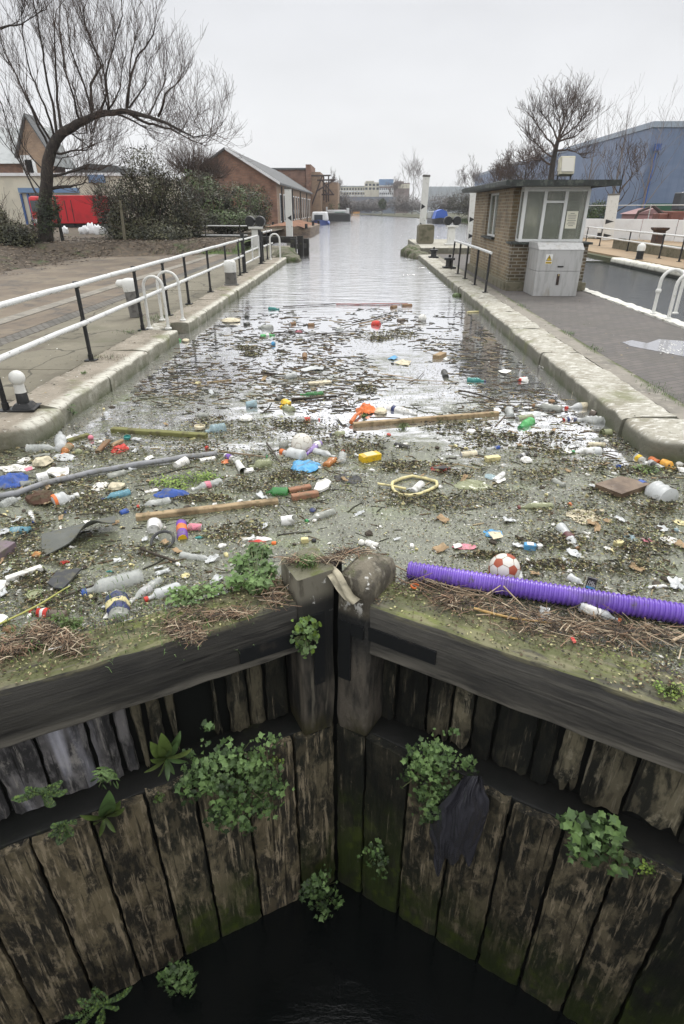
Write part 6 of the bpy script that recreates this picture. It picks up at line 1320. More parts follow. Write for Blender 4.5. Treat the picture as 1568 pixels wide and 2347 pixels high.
lump('small pale yellow scrap of foam by the lath', F, 168, 588, 40, 12, 'paley')
F = I_
ball('white ball with black patches, dirty and scuffed, far right of the litter', F, 224, 220, 42, 'foam', 'patched_ball', sink=.5)
can('black tin standing tilted near the right wall reflection', F, 345, 522, 334, 492, 28, 'can', 'can')
bottle('teal ribbed bottle in the dark reflection of the booth', F, 452, 539, 542, 542, 30, 'teal', 'navy', ribs=5)
scrap('white paper plate floating near the right wall', F, [(612, 488), (645, 480), (682, 488), (655, 502), (630, 500)], 'foam', 'paper_plate', 'plate', curl=.08)
scrap('white card triangle by the right wall foot', F, [(820, 460), (838, 455), (864, 470), (846, 476)], 'foam', 'card', 'card')
carton('brown cardboard box end, floating mid right', F, 292, 420, 332, 402, 36, .07, 'card')
lump('white crushed cup beside the cardboard box', F, 345, 432, 30, 30, 'white', 'crushed_cup', 'cup')
board('pale yellow board touching the right wall, far side', F, 455, 186, 530, 184, 16, .03, 'paley', 'board', 'board')
lump('mossy yellow clump at the foot of the right wall, far end', F, 405, 106, 50, 20, LF_green[2], 'moss_clump', 'moss')
bottle('dark tin-like bottle at the far right', F, 95, 232, 145, 228, 18, 'brownc', None)
can('broken brown tin near the far right shore', F, 64, 166, 88, 160, 18, 'brown', 'brown')
lump('pale foam chip floating before the red-white lid', F, 745, 540, 50, 24, 'foam')
cup('red topped white cup in the water near the right wall', F, 722, 538, 748, 530, 22, 'red', name='red_cup')
bottle('large clear bottle with a maroon cap, right of the long plank', F, 940, 692, 800, 668, 42, 'grey', 'brown')
bottle('white milk bottle with a red cap beside the right wall', F, 1118, 668, 965, 680, 38, 'fog', 'red', band=(.25, .55, 'cream'))
bottle('crushed clear bottle with a blue cap beside the right wall', F, 1170, 752, 1012, 742, 46, 'clear', 'navy', ribs=4, crush=.12)
bottle('bright green squat bottle among the grey scum on the right', F, 785, 750, 728, 778, 46, 'brightg', 'green')
can('grey tin on its side left of the green squat bottle', F, 710, 738, 790, 728, 34, 'olivec', 'silver')
cup('clear plastic cup beyond the end of the long plank', F, 682, 722, 668, 692, 38, 'clear', name='clear_cup')
cup('grey-white tin with its dark mouth open, against the right wall', F, 1190, 806, 1150, 808, 38, 'olivec', taper=.95, name='open_tin', cat='tin')
cup('white cup wedged at the right wall joint', F, 1000, 600, 1018, 604, 34, 'cream', name='paper_cup')
cup('dark tin on the scum by the right wall', F, 1120, 712, 1090, 705, 32, 'brownc', taper=.95, name='open_tin', cat='tin')
lump('brown lump of rot left of the red-capped milk bottle', F, 888, 648, 34, 26, 'brown', 'rotten_lump', 'lump')
bag('long white rag of polythene left of the maroon-capped bottle', F, 790, 712, 150, 26, 'fog', 'plastic_film', 'film', th=.15)
can('red and blue paper cup left of the blue-capped bottle', F, 950, 742, 985, 738, 24, 'white', 'red', name='paper_cup', cat='cup', band=(.3, .7, 'navy'))
lump('white foam block by the end of the long plank', F, 608, 695, 36, 28, 'foam')
stick('long dark branch in the water right of centre', F, [(410, 588), (520, 612), (600, 640), (668, 652)], 9, name='branch', cat='branch')
stick('thin straight pale reed in the open water', F, [(0, 530), (200, 538), (410, 545)], 5, M_reed, name='reed', cat='reed')
stick('thin long reed just above the pale reed', F, [(30, 505), (130, 520), (215, 538)], 5, M_reed, name='reed', cat='reed')
stick('forked dark twig left of the booth reflection', F, [(150, 550), (200, 530), (232, 492)], 5)

# ---------------- right middle
F = C_
bag('crumpled orange-red plastic bag left of the long plank', F, 195, 130, 180, 150, 'orange', th=.7, nz=.18, n=40)
stick('twisted orange tail of the plastic bag', F, [(60, 235), (100, 180), (150, 140)], 40, K['orange'], z=.03, name='bag_tail', cat='bag')
board('long pale plank afloat in the middle of the litter', F, 80, 262, 1400, 158, 44, .055, M_wood)
bottle('white bleach bottle lying bent behind the long plank', F, 395, 105, 650, 165, 62, 'white', 'white', band=(.18, .3, 'navy'))
lump('cream clamshell food box between the orange bag and the white bottle', F, 330, 148, 120, 60, 'cream', 'food_box', 'box', nz=.25)
bag('grey film heap on the plank behind', F, 950, 118, 150, 80, 'grey', 'plastic_film', 'film', th=.5)
carton('yellow oil can lying on its face, cap end up', F, 150, 575, 315, 540, 95, .075, 'yellow', 'paley', name='oil_can', cat='can')
can('black aerosol can by a dark weed mat', F, 455, 440, 590, 470, 46, 'black', 'silver')
can('pale beige tin lying in grey water', F, 1060, 535, 1205, 522, 56, 'cream', 'silver')
bottle('pale bottle with a blue label by the mossy sponge', F, 1285, 490, 1430, 462, 34, 'clear', 'white', band=(.58, .85, 'blue'))
carton('mossy yellow sponge block', F, 1285, 575, 1410, 560, 60, .05, 'paley', name='sponge_block', cat='sponge')
bag('crisp packet in red and black foil', F, 872, 660, 180, 80, 'red', 'crisp_packet', 'packet', th=.12)
scrap('black torn corner of film over the red packet', F, [(790, 655), (900, 625), (960, 650), (900, 665)], 'black', 'plastic_film', 'film', z=.035)
# yellow tube ring
ring = [(440, 782), (520, 745), (620, 722), (730, 742), (838, 772), (846, 812), (780, 850), (690, 888), (600, 903), (500, 893), (446, 850), (432, 812), (440, 782)]
stick('hexagonal ring of pale yellow tubing afloat in the scum', F, ring, 30, K['paley'], z=.02, name='tube_ring', cat='tube', rt=1)
stick('loose pale yellow tube tail through the tubing ring', F, [(305, 795), (430, 815), (560, 842)], 24, K['paley'], z=.025, name='tube', cat='tube', rt=1)
can('white tin inside the yellow tubing ring', F, 620, 870, 705, 795, 62, 'white', 'silver')
bag('broad brown film half sunk right of the yellow ring', F, 1170, 815, 330, 120, 'olivec', 'plastic_film', 'film', th=.15)
can('white carton tube right of the sponge, upper end tilted', F, 1370, 770, 1450, 705, 48, 'white', 'white', name='carton_tube', cat='carton')
bag('blue rag beside the white carton tube', F, 1330, 735, 100, 60, 'aqua', 'rag', 'rag', th=.3)
scrap('white scrap under the carton tube', F, [(1360, 775), (1460, 745), (1470, 760), (1400, 790)], 'foam')
lump('white foam lump right of the long plank, first of two', F, 1155, 328, 80, 46, 'foam')
carton('small white foam cube right of the long plank', F, 1285, 305, 1325, 292, 26, .03, 'foam', name='foam_cube', cat='foam')
scrap('white angled card at the right end of the plank', F, [(1355, 150), (1400, 108), (1425, 150), (1385, 160)], 'white', 'card', 'card', curl=.4)
lump('small red wrapper in open scum below the plank', F, 405, 350, 40, 36, 'red', 'wrapper', 'wrapper')
lump('white plastic knot at the right of the yellow ring', F, 870, 828, 46, 36, 'white', 'plastic_knot', 'plastic')
bag('dark grey sheet floating under the surface left of the yellow ring', F, 60, 760, 190, 100, 'slate', 'plastic_film', 'film', th=.04)
bag('blue and white crisp packet near the purple pipe', G_, 590, 88, 100, 56, 'sky', 'crisp_packet', 'packet', th=.15)
scrap('cream side of the crisp packet', G_, [(560, 80), (625, 78), (640, 105), (590, 112)], 'cream', 'wrapper', 'wrapper', z=.03)

# ---------------- right near (region D and G)
F = D_
can('black and silver drink can with torn foam below it', F, 55, 245, 150, 208, 44, 'can', 'silver', band=(.3, .55, 'silver'))
lump('torn white foam below the black and silver can', F, 130, 278, 110, 60, 'foam')
bottle('long white bottle with a green cap by the right stone block', F, 808, 188, 560, 196, 76, 'white', 'green', band=(.06, .28, 'fog'), crush=.03)
scrap('white paper wedge at the green cap', F, [(440, 188), (500, 165), (560, 168), (545, 200), (480, 208)], 'foam', 'paper', 'paper')
can('pale dented tin above the long white bottle', F, 850, 128, 690, 124, 40, 'cream', 'brown')
cup('rusty open tin near the corner of the right stone block', F, 890, 18, 810, 22, 50, 'olivec', taper=.95, name='open_tin', cat='tin')
bottle('grey clear bottle above the dented tin', F, 850, 82, 732, 78, 40, 'grey', None)
bottle('bottle with a yellow band against the right stone block', F, 1130, 235, 1225, 295, 62, 'clear', 'white', band=(.2, .5, 'yellow'))
can('orange tin wedged beside the silver aerosol', F, 1262, 255, 1335, 295, 52, 'orange', 'orange')
can('silver aerosol can with black print, by the right stone block', F, 1250, 285, 1370, 355, 56, 'silver', 'can', band=(.3, .6, 'can'))
bottle('amber tub on its side by the right stone block', F, 1360, 300, 1490, 350, 92, plain('amber_tub', (.62, .30, .03)), None, neck=.12)
ball('small purple and green ball by the amber tub', F, 1375, 245, 56, 'purple')
lump('round white foam near the right picture border', F, 1530, 310, 70, 50, 'foam', nz=.2)
lump('pinkish white foam at the right picture border', F, 1545, 365, 80, 70, 'foam')
disc('small blue bottle top in the right weed mat', F, 970, 333, 42, 'blue', 'bottle_closure', 'bottle top', th=.02)
Pq = [G(F(x, y), .05) for x, y in ((760, 482), (1000, 412), (1262, 482), (1000, 572))]
mb = MB(); vs = Pq + [p - Vector((0, 0, .04)) for p in Pq]; mb.add(vs, [(0, 3, 2, 1)[::-1], (4, 5, 6, 7)[::-1], (0, 1, 5, 4), (1, 2, 6, 5), (2, 3, 7, 6), (3, 0, 4, 7)])
tag(mb.build('square_board', mat('stained_board', (.17, .12, .08), [((.09, .06, .04), 6, .42, .62), ((.25, .22, .19), 4, .52, .7)], rough=.6, bump=(12, .3, .006)), org=Pq[0], bev=.004), 'square of stained brown board beside the huge clear jug', 'board')
bottle('huge clear five litre jug with a blue cap', F, 1440, 635, 1195, 505, 190, 'fog', 'blue', neck=.2, crush=.03, ribs=2)
bottle('clear bottle sunk to its shoulders right of the yellow ring', F, 480, 505, 335, 435, 56, 'grey', 'grey', crush=.1)
bottle('muddy bottle with a maroon cap, right of mid field', F, 372, 690, 66, 698, 72, 'olivec', plain('maroon_cap', (.20, .05, .05)), crush=.05)
bag('dirty white polythene sheet spread over the weeds', F, 655, 785, 300, 150, 'cream', 'plastic_sheet', 'sheet', th=.06, nz=.1)
bottle('clear bottle with a torn maroon label, neck towards the football', F, 435, 870, 598, 1075, 84, 'fog', 'brown', band=(.42, .62, plain('maroon_label', (.10, .03, .035))))
carton('sky blue and white drink carton', F, 110, 1052, 220, 1062, 60, .05, 'sky', 'white')
carton('small white foam cube right of the sky blue carton', F, 230, 1058, 275, 1052, 40, .035, 'foam', name='foam_cube', cat='foam')
bag('crumpled pale blue and white bag', F, 1082, 978, 110, 70, 'aqua', 'plastic_bag', 'bag', th=.4)
carton('dull yellow sponge cube', F, 940, 1035, 1010, 1020, 60, .04, 'paley', name='sponge_cube', cat='sponge')
bag('pink and white paper scrap right of the yellow sponge cube', F, 1230, 1000, 90, 50, 'pink', 'paper', 'paper', th=.15)
bag('bright white broken plate near the right picture border', F, 1428, 1000, 160, 84, 'foam', 'paper_plate', 'plate', th=.2, nz=.02)
ball('tiny pale blue ball above the broken plate', F, 1496, 905, 44, 'aqua', sink=.6)
bag('clear film at the right picture border below the plate', F, 1550, 1045, 110, 50, 'fog', 'plastic_film', 'film', th=.2)
bag('pale yellow film at the right picture border', F, 1540, 840, 120, 60, 'paley', 'plastic_film', 'film', th=.1)
lump('small orange-red scrap by the maroon-capped bottle', F, 530, 672, 44, 30, 'orange', 'wrapper', 'wrapper')
lump('oval white foam right of the square board', F, 1062, 655, 40, 36, 'foam', nz=.2)
disc('cream lid below the dirty polythene sheet', F, 820, 732, 40, 'cream')
F = G_
bag('pink and white wrapper in smooth scum above the purple pipe', F, 440, 155, 120, 36, 'pink', 'wrapper', 'wrapper', th=.12)
scrap('white end of the pink wrapper', F, [(380, 140), (420, 135), (430, 150), (390, 160)], 'foam', 'paper', 'paper', z=.02)
bottle('clear tube lying beside the black packet', F, 975, 310, 1050, 350, 44, 'fog', None)
bottle('clear bottle with an orange cap caught in the reeds on the beam', F, 1022, 495, 1232, 532, 46, 'fog', 'orange', tilt=.05, band=(.1, .5, 'foam'))
can('short white tube on the scum above the purple pipe', F, 1380, 363, 1475, 356, 18, 'white', 'white', name='white_tube', cat='tube')
bag('white shell of plastic above the purple pipe', F, 1225, 400, 36, 20, 'foam', 'plastic_shell', 'plastic', th=.4)
scrap('small red scrap in the reeds on the right beam', F, [(985, 620), (1000, 615), (1015, 645), (1000, 648)], 'red', z=.11)
mb = MB(); P = G(F(185, 356), .1); mb.tube([P + Vector((.022 * math.cos(a * .63), .022 * math.sin(a * .63), .0)) for a in range(9)], .007, 6)
tag(mb.build('bottle_ring', K['orange'], org=P, smooth=60), 'small orange bottle ring on the mossy right beam', 'ring')
ball('grey-white foam bead left of the orange ring', F, 95, 345, 26, 'foam', sink=1)
# black packet with lettering
p0, p1 = G(F(1056, 375), .015), G(F(1106, 390), .015); tpk = thing('packet', 'upright black packet lettered GEL LUBE behind the purple pipe', 'packet', p0); O = tpk.location
dx = (p1 - p0); wd = dx.length; dx.normalize(); up = Vector((0, .30, .95)).normalized(); up = (up - dx * up.dot(dx)).normalized(); hh = pxm(F, 70, p0) * 1.08; nn = dx.cross(up)
def pq(a, b, o=0): return p0 + dx * wd * a + up * hh * b + nn * o
def pface(nm, quads, m, o=.0005, par=None, th=.001):
    mb = MB()
    for a0, a1, b0, b1 in quads:
        vs = [pq(a0, b0, o), pq(a1, b0, o), pq(a1, b1, o), pq(a0, b1, o), pq(a0, b0, o + th), pq(a1, b0, o + th), pq(a1, b1, o + th), pq(a0, b1, o + th)]
        mb.add(vs, [(0, 3, 2, 1), (4, 5, 6, 7), (0, 1, 5, 4), (2, 3, 7, 6), (1, 2, 6, 5), (3, 0, 4, 7)])
    return mb.build(nm, m, par or tpk, org=O)
pface('body', [(0, 1, 0, 1)], K['black'], -.012, th=.012)
pface('white_strip', [(.1, .95, .03, .12), (.03, .97, .955, .985)], K['white']); pface('blue_strip', [(.08, .95, .2, .34)], K['sky'])
def letters(txt, a0, b0, s, m):
    cu = bpy.data.curves.new('lettering', 'FONT'); cu.body = txt; cu.size = 1; cu.extrude = .01
    o = bpy.data.objects.new('lettering', cu); COL.objects.link(o); dg = bpy.context.evaluated_depsgraph_get()
    me = bpy.data.meshes.new_from_object(o.evaluated_get(dg)); bpy.data.objects.remove(o)
    o = bpy.data.objects.new('lettering', me); COL.objects.link(o); me.materials.clear(); me.materials.append(m); o.parent = tpk
    M3 = Matrix((dx * s, up * s, nn * s)).transposed().to_4x4(); M3.translation = pq(a0, b0, .0012) - O; o.matrix_local = M3
letters('GEL', .14, .55, hh * .27, K['white']); letters('LUBE', .1, .36, hh * .24, K['white'])
# purple corrugated pipe
a, b = G(G_(150, 275), .062), G(G_(1568, 500), .066); b = a + (b - a) * 1.25; d = b - a; L = d.length; M = frame_to(a, b); r = .060
prof = []; n = int(L / .0265)
for i in range(n):
    z = L * i / n; prof += [(z, r * .87), (z + .005, r * .88), (z + .010, r), (z + .0195, r), (z + .0245, r * .88)]
mb = MB(); mb.lathe([(.02, r * .75), (.0, r * .75)] + prof[:-1], 20, M); 
M_pur = mat('purple_pipe', (.15, .078, .42), [((.21, .12, .52), 3, .45, .7), ((.10, .08, .12), 7, .52, .68, {'amt': .55, 'det': 8}), ((.09, .08, .05), 16, .60, .70, {'amt': .8, 'det': 6})], rough=.32)
tag(mb.build('corrugated_pipe', M_pur, org=a, smooth=40), 'long bright purple corrugated pipe lying along the right gate', 'pipe')
# football with red panels
def football(label, F, x, y, w, cw, cr, seam=True, rot=(.5, .2, .3)):
    P = G(F(x, y), 0); r = pxm(F, w, P) / 2; P = G(F(x, y), r * .55); t = thing('football', label, 'football', P); O = t.location
    phi = (1 + 5 ** .5) / 2; ico = [Vector(v).normalized() for s in (1, -1) for q in (phi, -phi) for v in ((0, s, q), (s, q, 0), (q, 0, s))]
    E = Euler(rot).to_matrix(); ico = [E @ v for v in ico]
    mb = MB(); mb.ball((0, 0, 0), r, 28); mb.build('panel', cw, t, smooth=180)
    for v in ico:
        u = v.orthogonal().normalized(); nb = sorted(ico, key=lambda q: -q.dot(v))[1:6]
        nb = sorted(nb, key=lambda q: math.atan2(q.dot(v.cross(u)), q.dot(u)))
        pts = [(v * .66 + q * .34).normalized() for q in nb]
        mb = MB(); rings = [[v]] ; vs = [v * r * 1.006]
        fine = [pts[i].lerp(pts[(i + 1) % 5], k / 4) for i in range(5) for k in range(4)]
        for f in (.33, .66, 1.0): vs += [(v.lerp(p, f)).normalized() * r * 1.008 for p in fine]
        fs = [(0, 1 + i, 1 + (i + 1) % 20) for i in range(20)] + [(1 + q * 20 + i, 21 + q * 20 + i, 21 + q * 20 + (i + 1) % 20, 1 + q * 20 + (i + 1) % 20) for q in (0, 1) for i in range(20)]
        if cr: mb.add(vs, fs); mb.build('patch', cr, t, smooth=180)
        else:
            mb.tube([p * r * 1.004 for p in pts] + [pts[0] * r * 1.004], r * .02, 4); mb.build('seam', K['brown'], t)
    if seam and cr:
        mb = MB()
        for i in range(12):
            for j in range(i):
                if ico[i].dot(ico[j]) > .3: p, q = (ico[i] * .66 + ico[j] * .34).normalized(), (ico[j] * .66 + ico[i] * .34).normalized(); mb.tube([p * r * 1.002, (p + q).normalized() * r * 1.002, q * r * 1.002], r * .016, 4)
        mb.build('seam', K['brown'], t)
    return t
M_ballw = mat('ball_white', (.62, .60, .54), [((.35, .31, .25), 9, .55, .7)], rough=.5)
football('white football with rust red patches resting against the purple pipe', G_, 645, 265, 154, M_ballw, mat('ball_red', (.33, .075, .035), [((.28, .06, .03), 9, .5, .7)], rough=.5), rot=(.55, .35, .2))
football('dirty plain white football in the middle of the litter', B_, 1180, 118, 190, M_ballw, None, rot=(.2, .5, .3))

# ---------------- left and middle near (regions A, B, E, F)
F = A_
bottle('clear ribbed bottle pointing at the left stone corner', F, 560, 180, 548, 20, 88, 'fog', None, ribs=7)
bottle('large clear ribbed bottle lying below the left stone corner', F, 240, 172, 530, 160, 82, 'clear', None, ribs=6)
bottle('small juice bottle with an orange cap, near the ribbed bottles', F, 635, 135, 568, 220, 66, 'amber', 'orange', band=(.15, .6, 'card'))
ball('green dome of a sunken bottle end', F, 716, 197, 70, 'olivec', 'sunken_bottle', 'bottle', sink=.2)
bottle('flattened clear bottle left of the cream foam lump', F, 300, 248, 525, 225, 54, 'grey', None, crush=.12)
bag('open clear clamshell tray', F, 590, 250, 230, 60, 'fog', 'clamshell_tray', 'tray', th=.3)
lump('big cream foam lump', F, 395, 302, 150, 110, 'cream', thick=.05)
scrap('broken white polystyrene sheet beside the grey pipe', F, [(418, 372), (470, 330), (628, 336), (626, 390), (540, 428), (490, 405)], 'foam', 'polystyrene_sheet', 'foam', th=.02, curl=.06, z=.025)
bag('white crumpled wrapper upper left of the cream foam lump', F, 222, 272, 110, 60, 'foam', 'wrapper', 'wrapper', th=.4)
bag('long red and white food wrapper at the left picture border', F, 150, 345, 310, 70, 'foam', 'food_wrapper', 'wrapper', th=.15)
scrap('red printed end of the food wrapper', F, [(215, 345), (290, 325), (298, 350), (240, 368)], 'pink', 'wrapper', 'wrapper', z=.045)
bag('blue plastic sack bundled up at the left picture border', F, 110, 470, 290, 150, 'blue', 'plastic_sack', 'sack', th=.55, nz=.16, n=40)
bottle('grey-blue bottle between the blue sack and the white cup', F, 185, 500, 320, 468, 70, 'grey', None)
cup('white plastic cup with its base turned to us, beside the grey pipe', F, 340, 442, 435, 420, 92, 'white', .95)
stick('long grey plastic pipe lying across the left litter', F, [(-60, 600), (150, 570), (400, 480), (800, 385), (1200, 310), (1568, 258), (1700, 232), (1975, 205)], 52, K['pipe'], z=.035, name='plastic_pipe', cat='pipe', rt=1)
bottle('clear bottle sunk under the grey pipe', F, 980, 430, 1200, 365, 64, 'grey', None)
board('brown foam board leaning at the red bag, lower piece', F, 885, 195, 992, 132, 50, .03, 'brown', 'board', 'board', tilt=.05)
board('brown foam board behind the red bag, upper piece', F, 1008, 138, 1118, 105, 44, .03, 'card', 'board', 'board', tilt=.02)
bag('bright red plastic bag beside the brown foam boards', F, 1092, 175, 150, 80, 'red', th=.6, nz=.2)
board('mossy green board near the left stone corner', F, 615, 92, 805, 36, 56, .03, M_woodg)
ball('small red ball on the end of the mossy green board', F, 826, 62, 50, 'pink', sink=.6)
disc('dark green jar lid, upper left of the litter', F, 1160, 70, 62, 'teal', 'jar_lid', th=.025)
lump('white foam ball by the dark green jar lid', F, 915, 105, 50, 40, 'foam', nz=.2)
scrap('white folded card above the grey pipe', F, [(1315, 255), (1385, 225), (1410, 250), (1340, 278)], 'foam', 'card', 'card', curl=.3)
scrap('long white rag above the mossy green board', F, [(595, 70), (640, 40), (660, 60), (620, 98)], 'foam', 'rag', 'rag')
lump('matted brown coir mass below the grey pipe', F, 370, 628, 240, 130, plain('coir', (.075, .04, .025), .95), 'coir_mass', 'root mass', nz=.5, freq=4, thick=.05)
bottle('squat clear bottle with a bright orange label', F, 485, 660, 655, 610, 130, 'fog', 'white', band=(.02, .16, 'orange'), neck=.35)
bottle('clear ribbed bottle at the left border below the grey pipe', F, 5, 690, 190, 612, 78, 'clear', None, ribs=5)
bag('white tissue right of the orange-labelled bottle', F, 910, 512, 140, 90, 'foam', 'tissue', 'tissue', th=.4, nz=.18)
lump('long cream foam piece above the blue ribbed bottle', F, 1062, 520, 150, 70, 'cream')
bottle('blue ribbed water bottle with a navy cap, left of the green weed', F, 1185, 560, 940, 628, 72, 'bluec', 'navy', ribs=6)
carton('white paper card at the edge of the green weed', F, 1320, 560, 1440, 535, 55, .012, 'foam', name='paper', cat='paper')
bag('bright blue plastic bag rolled lengthwise by the green weed', F, 1560, 580, 320, 80, 'blue', th=.4)
bottle('clear bottle with a red cap and loose label, below the blue bag', F, 1555, 640, 1262, 692, 74, 'clear', 'red', crush=.1)
can('blue plastic tub lid standing on edge', F, 1095, 755, 1165, 730, 52, 'blue', 'blue', name='tub_lid', cat='lid')
board('pale wooden plank left of centre, its sawn end to the left', F, 1240, 790, 2530, 640, 66, .045, M_wood)
cup('torn white cup mouth up, below the sawn plank', F, 1400, 905, 1405, 865, 120, 'white', .8, torn=.35)
scrap('white shard left of the torn white cup', F, [(755, 822), (800, 812), (822, 815), (798, 864)], 'foam', 'foam_shard', 'foam')
scrap('small white shard left of the white shard', F, [(540, 870), (556, 862), (566, 890), (548, 898)], 'foam', 'foam_shard', 'foam')
bottle('small white and blue spray bottle top at the left', F, 275, 735, 305, 838, 40, 'white', 'blue')
lump('tiny dark blue cap in the left scum', F, 605, 740, 40, 30, 'blue', 'bottle_closure', 'bottle top')
bottle('turquoise water bottle with a navy cap at the left border', F, 285, 912, 28, 916, 74, 'bluec', 'navy', ribs=5, band=(.35, .6, 'aqua'))
stick('thin dark twig at the left border above the turquoise bottle', F, [(0, 760), (120, 800), (230, 820), (330, 860)], 12)
stick('thin dark twig right of the tiny blue cap', F, [(690, 765), (850, 755), (1060, 730)], 10)
F = B_
cup('white polystyrene cup lying by the end of the grey pipe', F, 30, 320, 125, 275, 78, 'foam', .75)
carton('open white paper carton right of the polystyrene cup', F, 255, 275, 395, 250, 60, .03, 'foam')
can('purple and white drink can right of the white carton', F, 485, 230, 560, 262, 56, 'white', 'silver', band=(.2, .75, 'purple'))
bag('orange sweet wrapper below the purple can', F, 485, 285, 80, 56, 'orange', 'sweet_wrapper', 'wrapper', th=.4)
bottle('crushed grey bottle right of the orange wrapper', F, 540, 295, 655, 255, 66, 'grey', None, crush=.15)
cup('white paper cup, base down, below the crushed grey bottle', F, 598, 292, 648, 372, 64, 'white', .8)
lump('white foam block right of the paper cups', F, 700, 372, 95, 50, 'foam')
bottle('greenish ribbed bottle with algae inside', F, 895, 295, 720, 335, 92, 'olivec', 'olivec', ribs=6)
can('thin green straw end standing by the greenish bottle', F, 862, 262, 862, 225, 14, 'green', 'green', name='straw', cat='straw')
stick('long brown stick reaching right from the grey pipe', F, [(430, 185), (600, 208), (850, 238)], 22, M_reed)
stick('dark straight stick pointing at the blue torn bag', F, [(860, 110), (930, 210), (1000, 315)], 16)
bottle('fat clear bottle with an orange rim, below the dirty football', F, 1200, 245, 1010, 195, 110, 'fog', 'orange', neck=.2, crush=.1)
ball('rounded grey plastic bowl left of the dirty football', F, 1015, 130, 90, 'grey', 'plastic_bowl', 'bowl', sink=.3)
bottle('lilac and white bottle right of the dirty football', F, 1345, 112, 1220, 215, 64, 'purplec', 'purple', band=(.15, .35, 'white'))
bottle('long clear tapering bottle right of the blue torn bag', F, 1290, 185, 1490, 238, 62, 'fog', None, neck=.42)
bottle('orange-brown bottle right of the blue torn bag', F, 1400, 325, 1490, 250, 72, 'amber', None)
bottle('short clear bottle with a red top right of the orange-brown one', F, 1545, 295, 1555, 190, 70, 'clear', 'red')
bag('torn sky blue plastic bag splayed open in the middle', F, 1215, 330, 280, 140, 'sky', th=.3, nz=.2, n=44)
ball('small round red fruit near the end of the grey pipe', F, 316, 156, 40, 'red', sink=.6)
bottle('clear soda bottle with a white cap and pink label by the green weed', F, 455, 468, 190, 535, 74, 'clear', 'white', band=(.42, .58, 'pink'))
bottle('dark green bottle broken off at its neck', F, 1058, 565, 850, 562, 92, 'greenc', None, neck=.34)
board('brick red wood offcut, upper of two beside the green bottle', F, 1060, 545, 1260, 510, 60, .04, 'brick', 'wood_offcut', 'wood')
board('brick red wood offcut, lower of two beside the green bottle', F, 1090, 610, 1325, 572, 66, .05, 'brick', 'wood_offcut', 'wood')
scrap('broken round of white polystyrene with a dark hole', F, [(1290, 530), (1320, 460), (1400, 432), (1448, 462), (1420, 510), (1340, 548)], 'foam', 'polystyrene_disc', 'foam', th=.02, curl=.04, z=.03)
bag('black bin bag scrap half sunk right of the polystyrene round', F, 1545, 430, 150, 80, 'black', th=.2)
bottle('dark grey bottle with a bright green cap in smooth scum', F, 1478, 738, 1225, 822, 74, 'grey', 'green')
lump('blue-grey cap by the green-capped bottle', F, 1280, 728, 66, 46, 'navy', 'bottle_closure', 'bottle top', nz=.15)
cup('half a white cup, open side down, in smooth scum', F, 990, 825, 1110, 815, 96, 'white', .85, torn=.5)
can('purple and orange energy drink can pointing at us', F, 82, 835, 95, 985, 84, 'purple', 'yellow', band=(.3, .6, 'orange'))
can('pink drink can with its open grey end to the right', F, 145, 885, 275, 888, 74, 'pink', 'silver')
lump('teal scrap below the pink can', F, 250, 975, 76, 26, 'teal', 'plastic_scrap', 'scrap')
lump('white foam lump below the teal scrap', F, 455, 1052, 80, 44, 'foam')
carton('yellow sponge wedge left of the black ball', F, 1172, 1002, 1240, 995, 44, .04, 'paley', name='sponge_wedge', cat='sponge')
ball('small black ball right of the yellow sponge wedge', F, 1290, 1000, 46, 'black')
can('orange bottle cap in the scum above the green nettles', F, 905, 1025, 942, 1025, 34, 'orange', 'orange', name='bottle_closure', cat='bottle top')
bag('red and white crisp packet above the green nettles', F, 770, 990, 250, 44, 'foam', 'crisp_packet', 'packet', th=.2)
scrap('red stripe of the crisp packet', F, [(690, 1005), (760, 990), (860, 1005), (790, 1018)], 'red', 'wrapper', 'wrapper', z=.03)
lump('round white polystyrene bead in the middle scum', F, 850, 472, 32, 26, 'foam', nz=.1)
F = E_
def felt(u, v):
    tl, tr, br_, bl_ = (385, 175), (1062, 60), (1066, 130), (385, 378)
    x = (tl[0] * (1 - u) + tr[0] * u) * (1 - v) + (bl_[0] * (1 - u) + br_[0] * u) * v; y = (tl[1] * (1 - u) + tr[1] * u) * (1 - v) + (bl_[1] * (1 - u) + br_[1] * u) * v
    p = G(F(x, y), 0); p.z = WZ + .02 + .10 * math.exp(-((u - .68) / .2) ** 2) * v * v + .05 * u + .012 * mnoise.noise(p * 6); return p
mb = MB(); mb.grid(felt, 26, 14, thick=.008); tag(mb.build('roofing_felt', K['felt'], smooth=60, org=G(F(700, 220), 0)), 'curled sheet of grey roofing felt covered in weed crumbs', 'felt')
carton('dark purple tub cut by the left picture border', F, -60, 310, 70, 330, 230, .08, plain('purple_tub', (.16, .12, .14)), name='plastic_tub', cat='tub')
lump('orange-brown brick fragment, upper left near side', F, 338, 350, 90, 60, plain('orange_brick', (.42, .20, .07), .9), 'brick_fragment', 'brick', nz=.25)
board('pale green plastic strip at the left border', F, 42, 510, 142, 392, 40, .01, plain('pale_green', (.45, .52, .36)), 'plastic_strip', 'plastic')
carton('long white foam bar with a bright end block', F, 58, 582, 385, 470, 64, .05, 'foam', name='foam_bar', cat='foam')
scrap('black slate tile with a pointed corner', F, [(430, 600), (522, 488), (745, 462), (640, 580), (570, 650), (490, 640)], 'slate', 'slate_tile', 'slate', th=.012, curl=.03, z=.03)
lump('red torn ribbon by the slate tile', F, 588, 420, 95, 34, 'red', 'ribbon', 'scrap')
lump('white stone under the red ribbon', F, 622, 440, 60, 28, 'foam', nz=.2)
bottle('big clear ribbed water bottle with a blue cap', F, 1305, 545, 775, 690, 150, 'clear', 'blue', ribs=8, neck=.22, crush=.03)
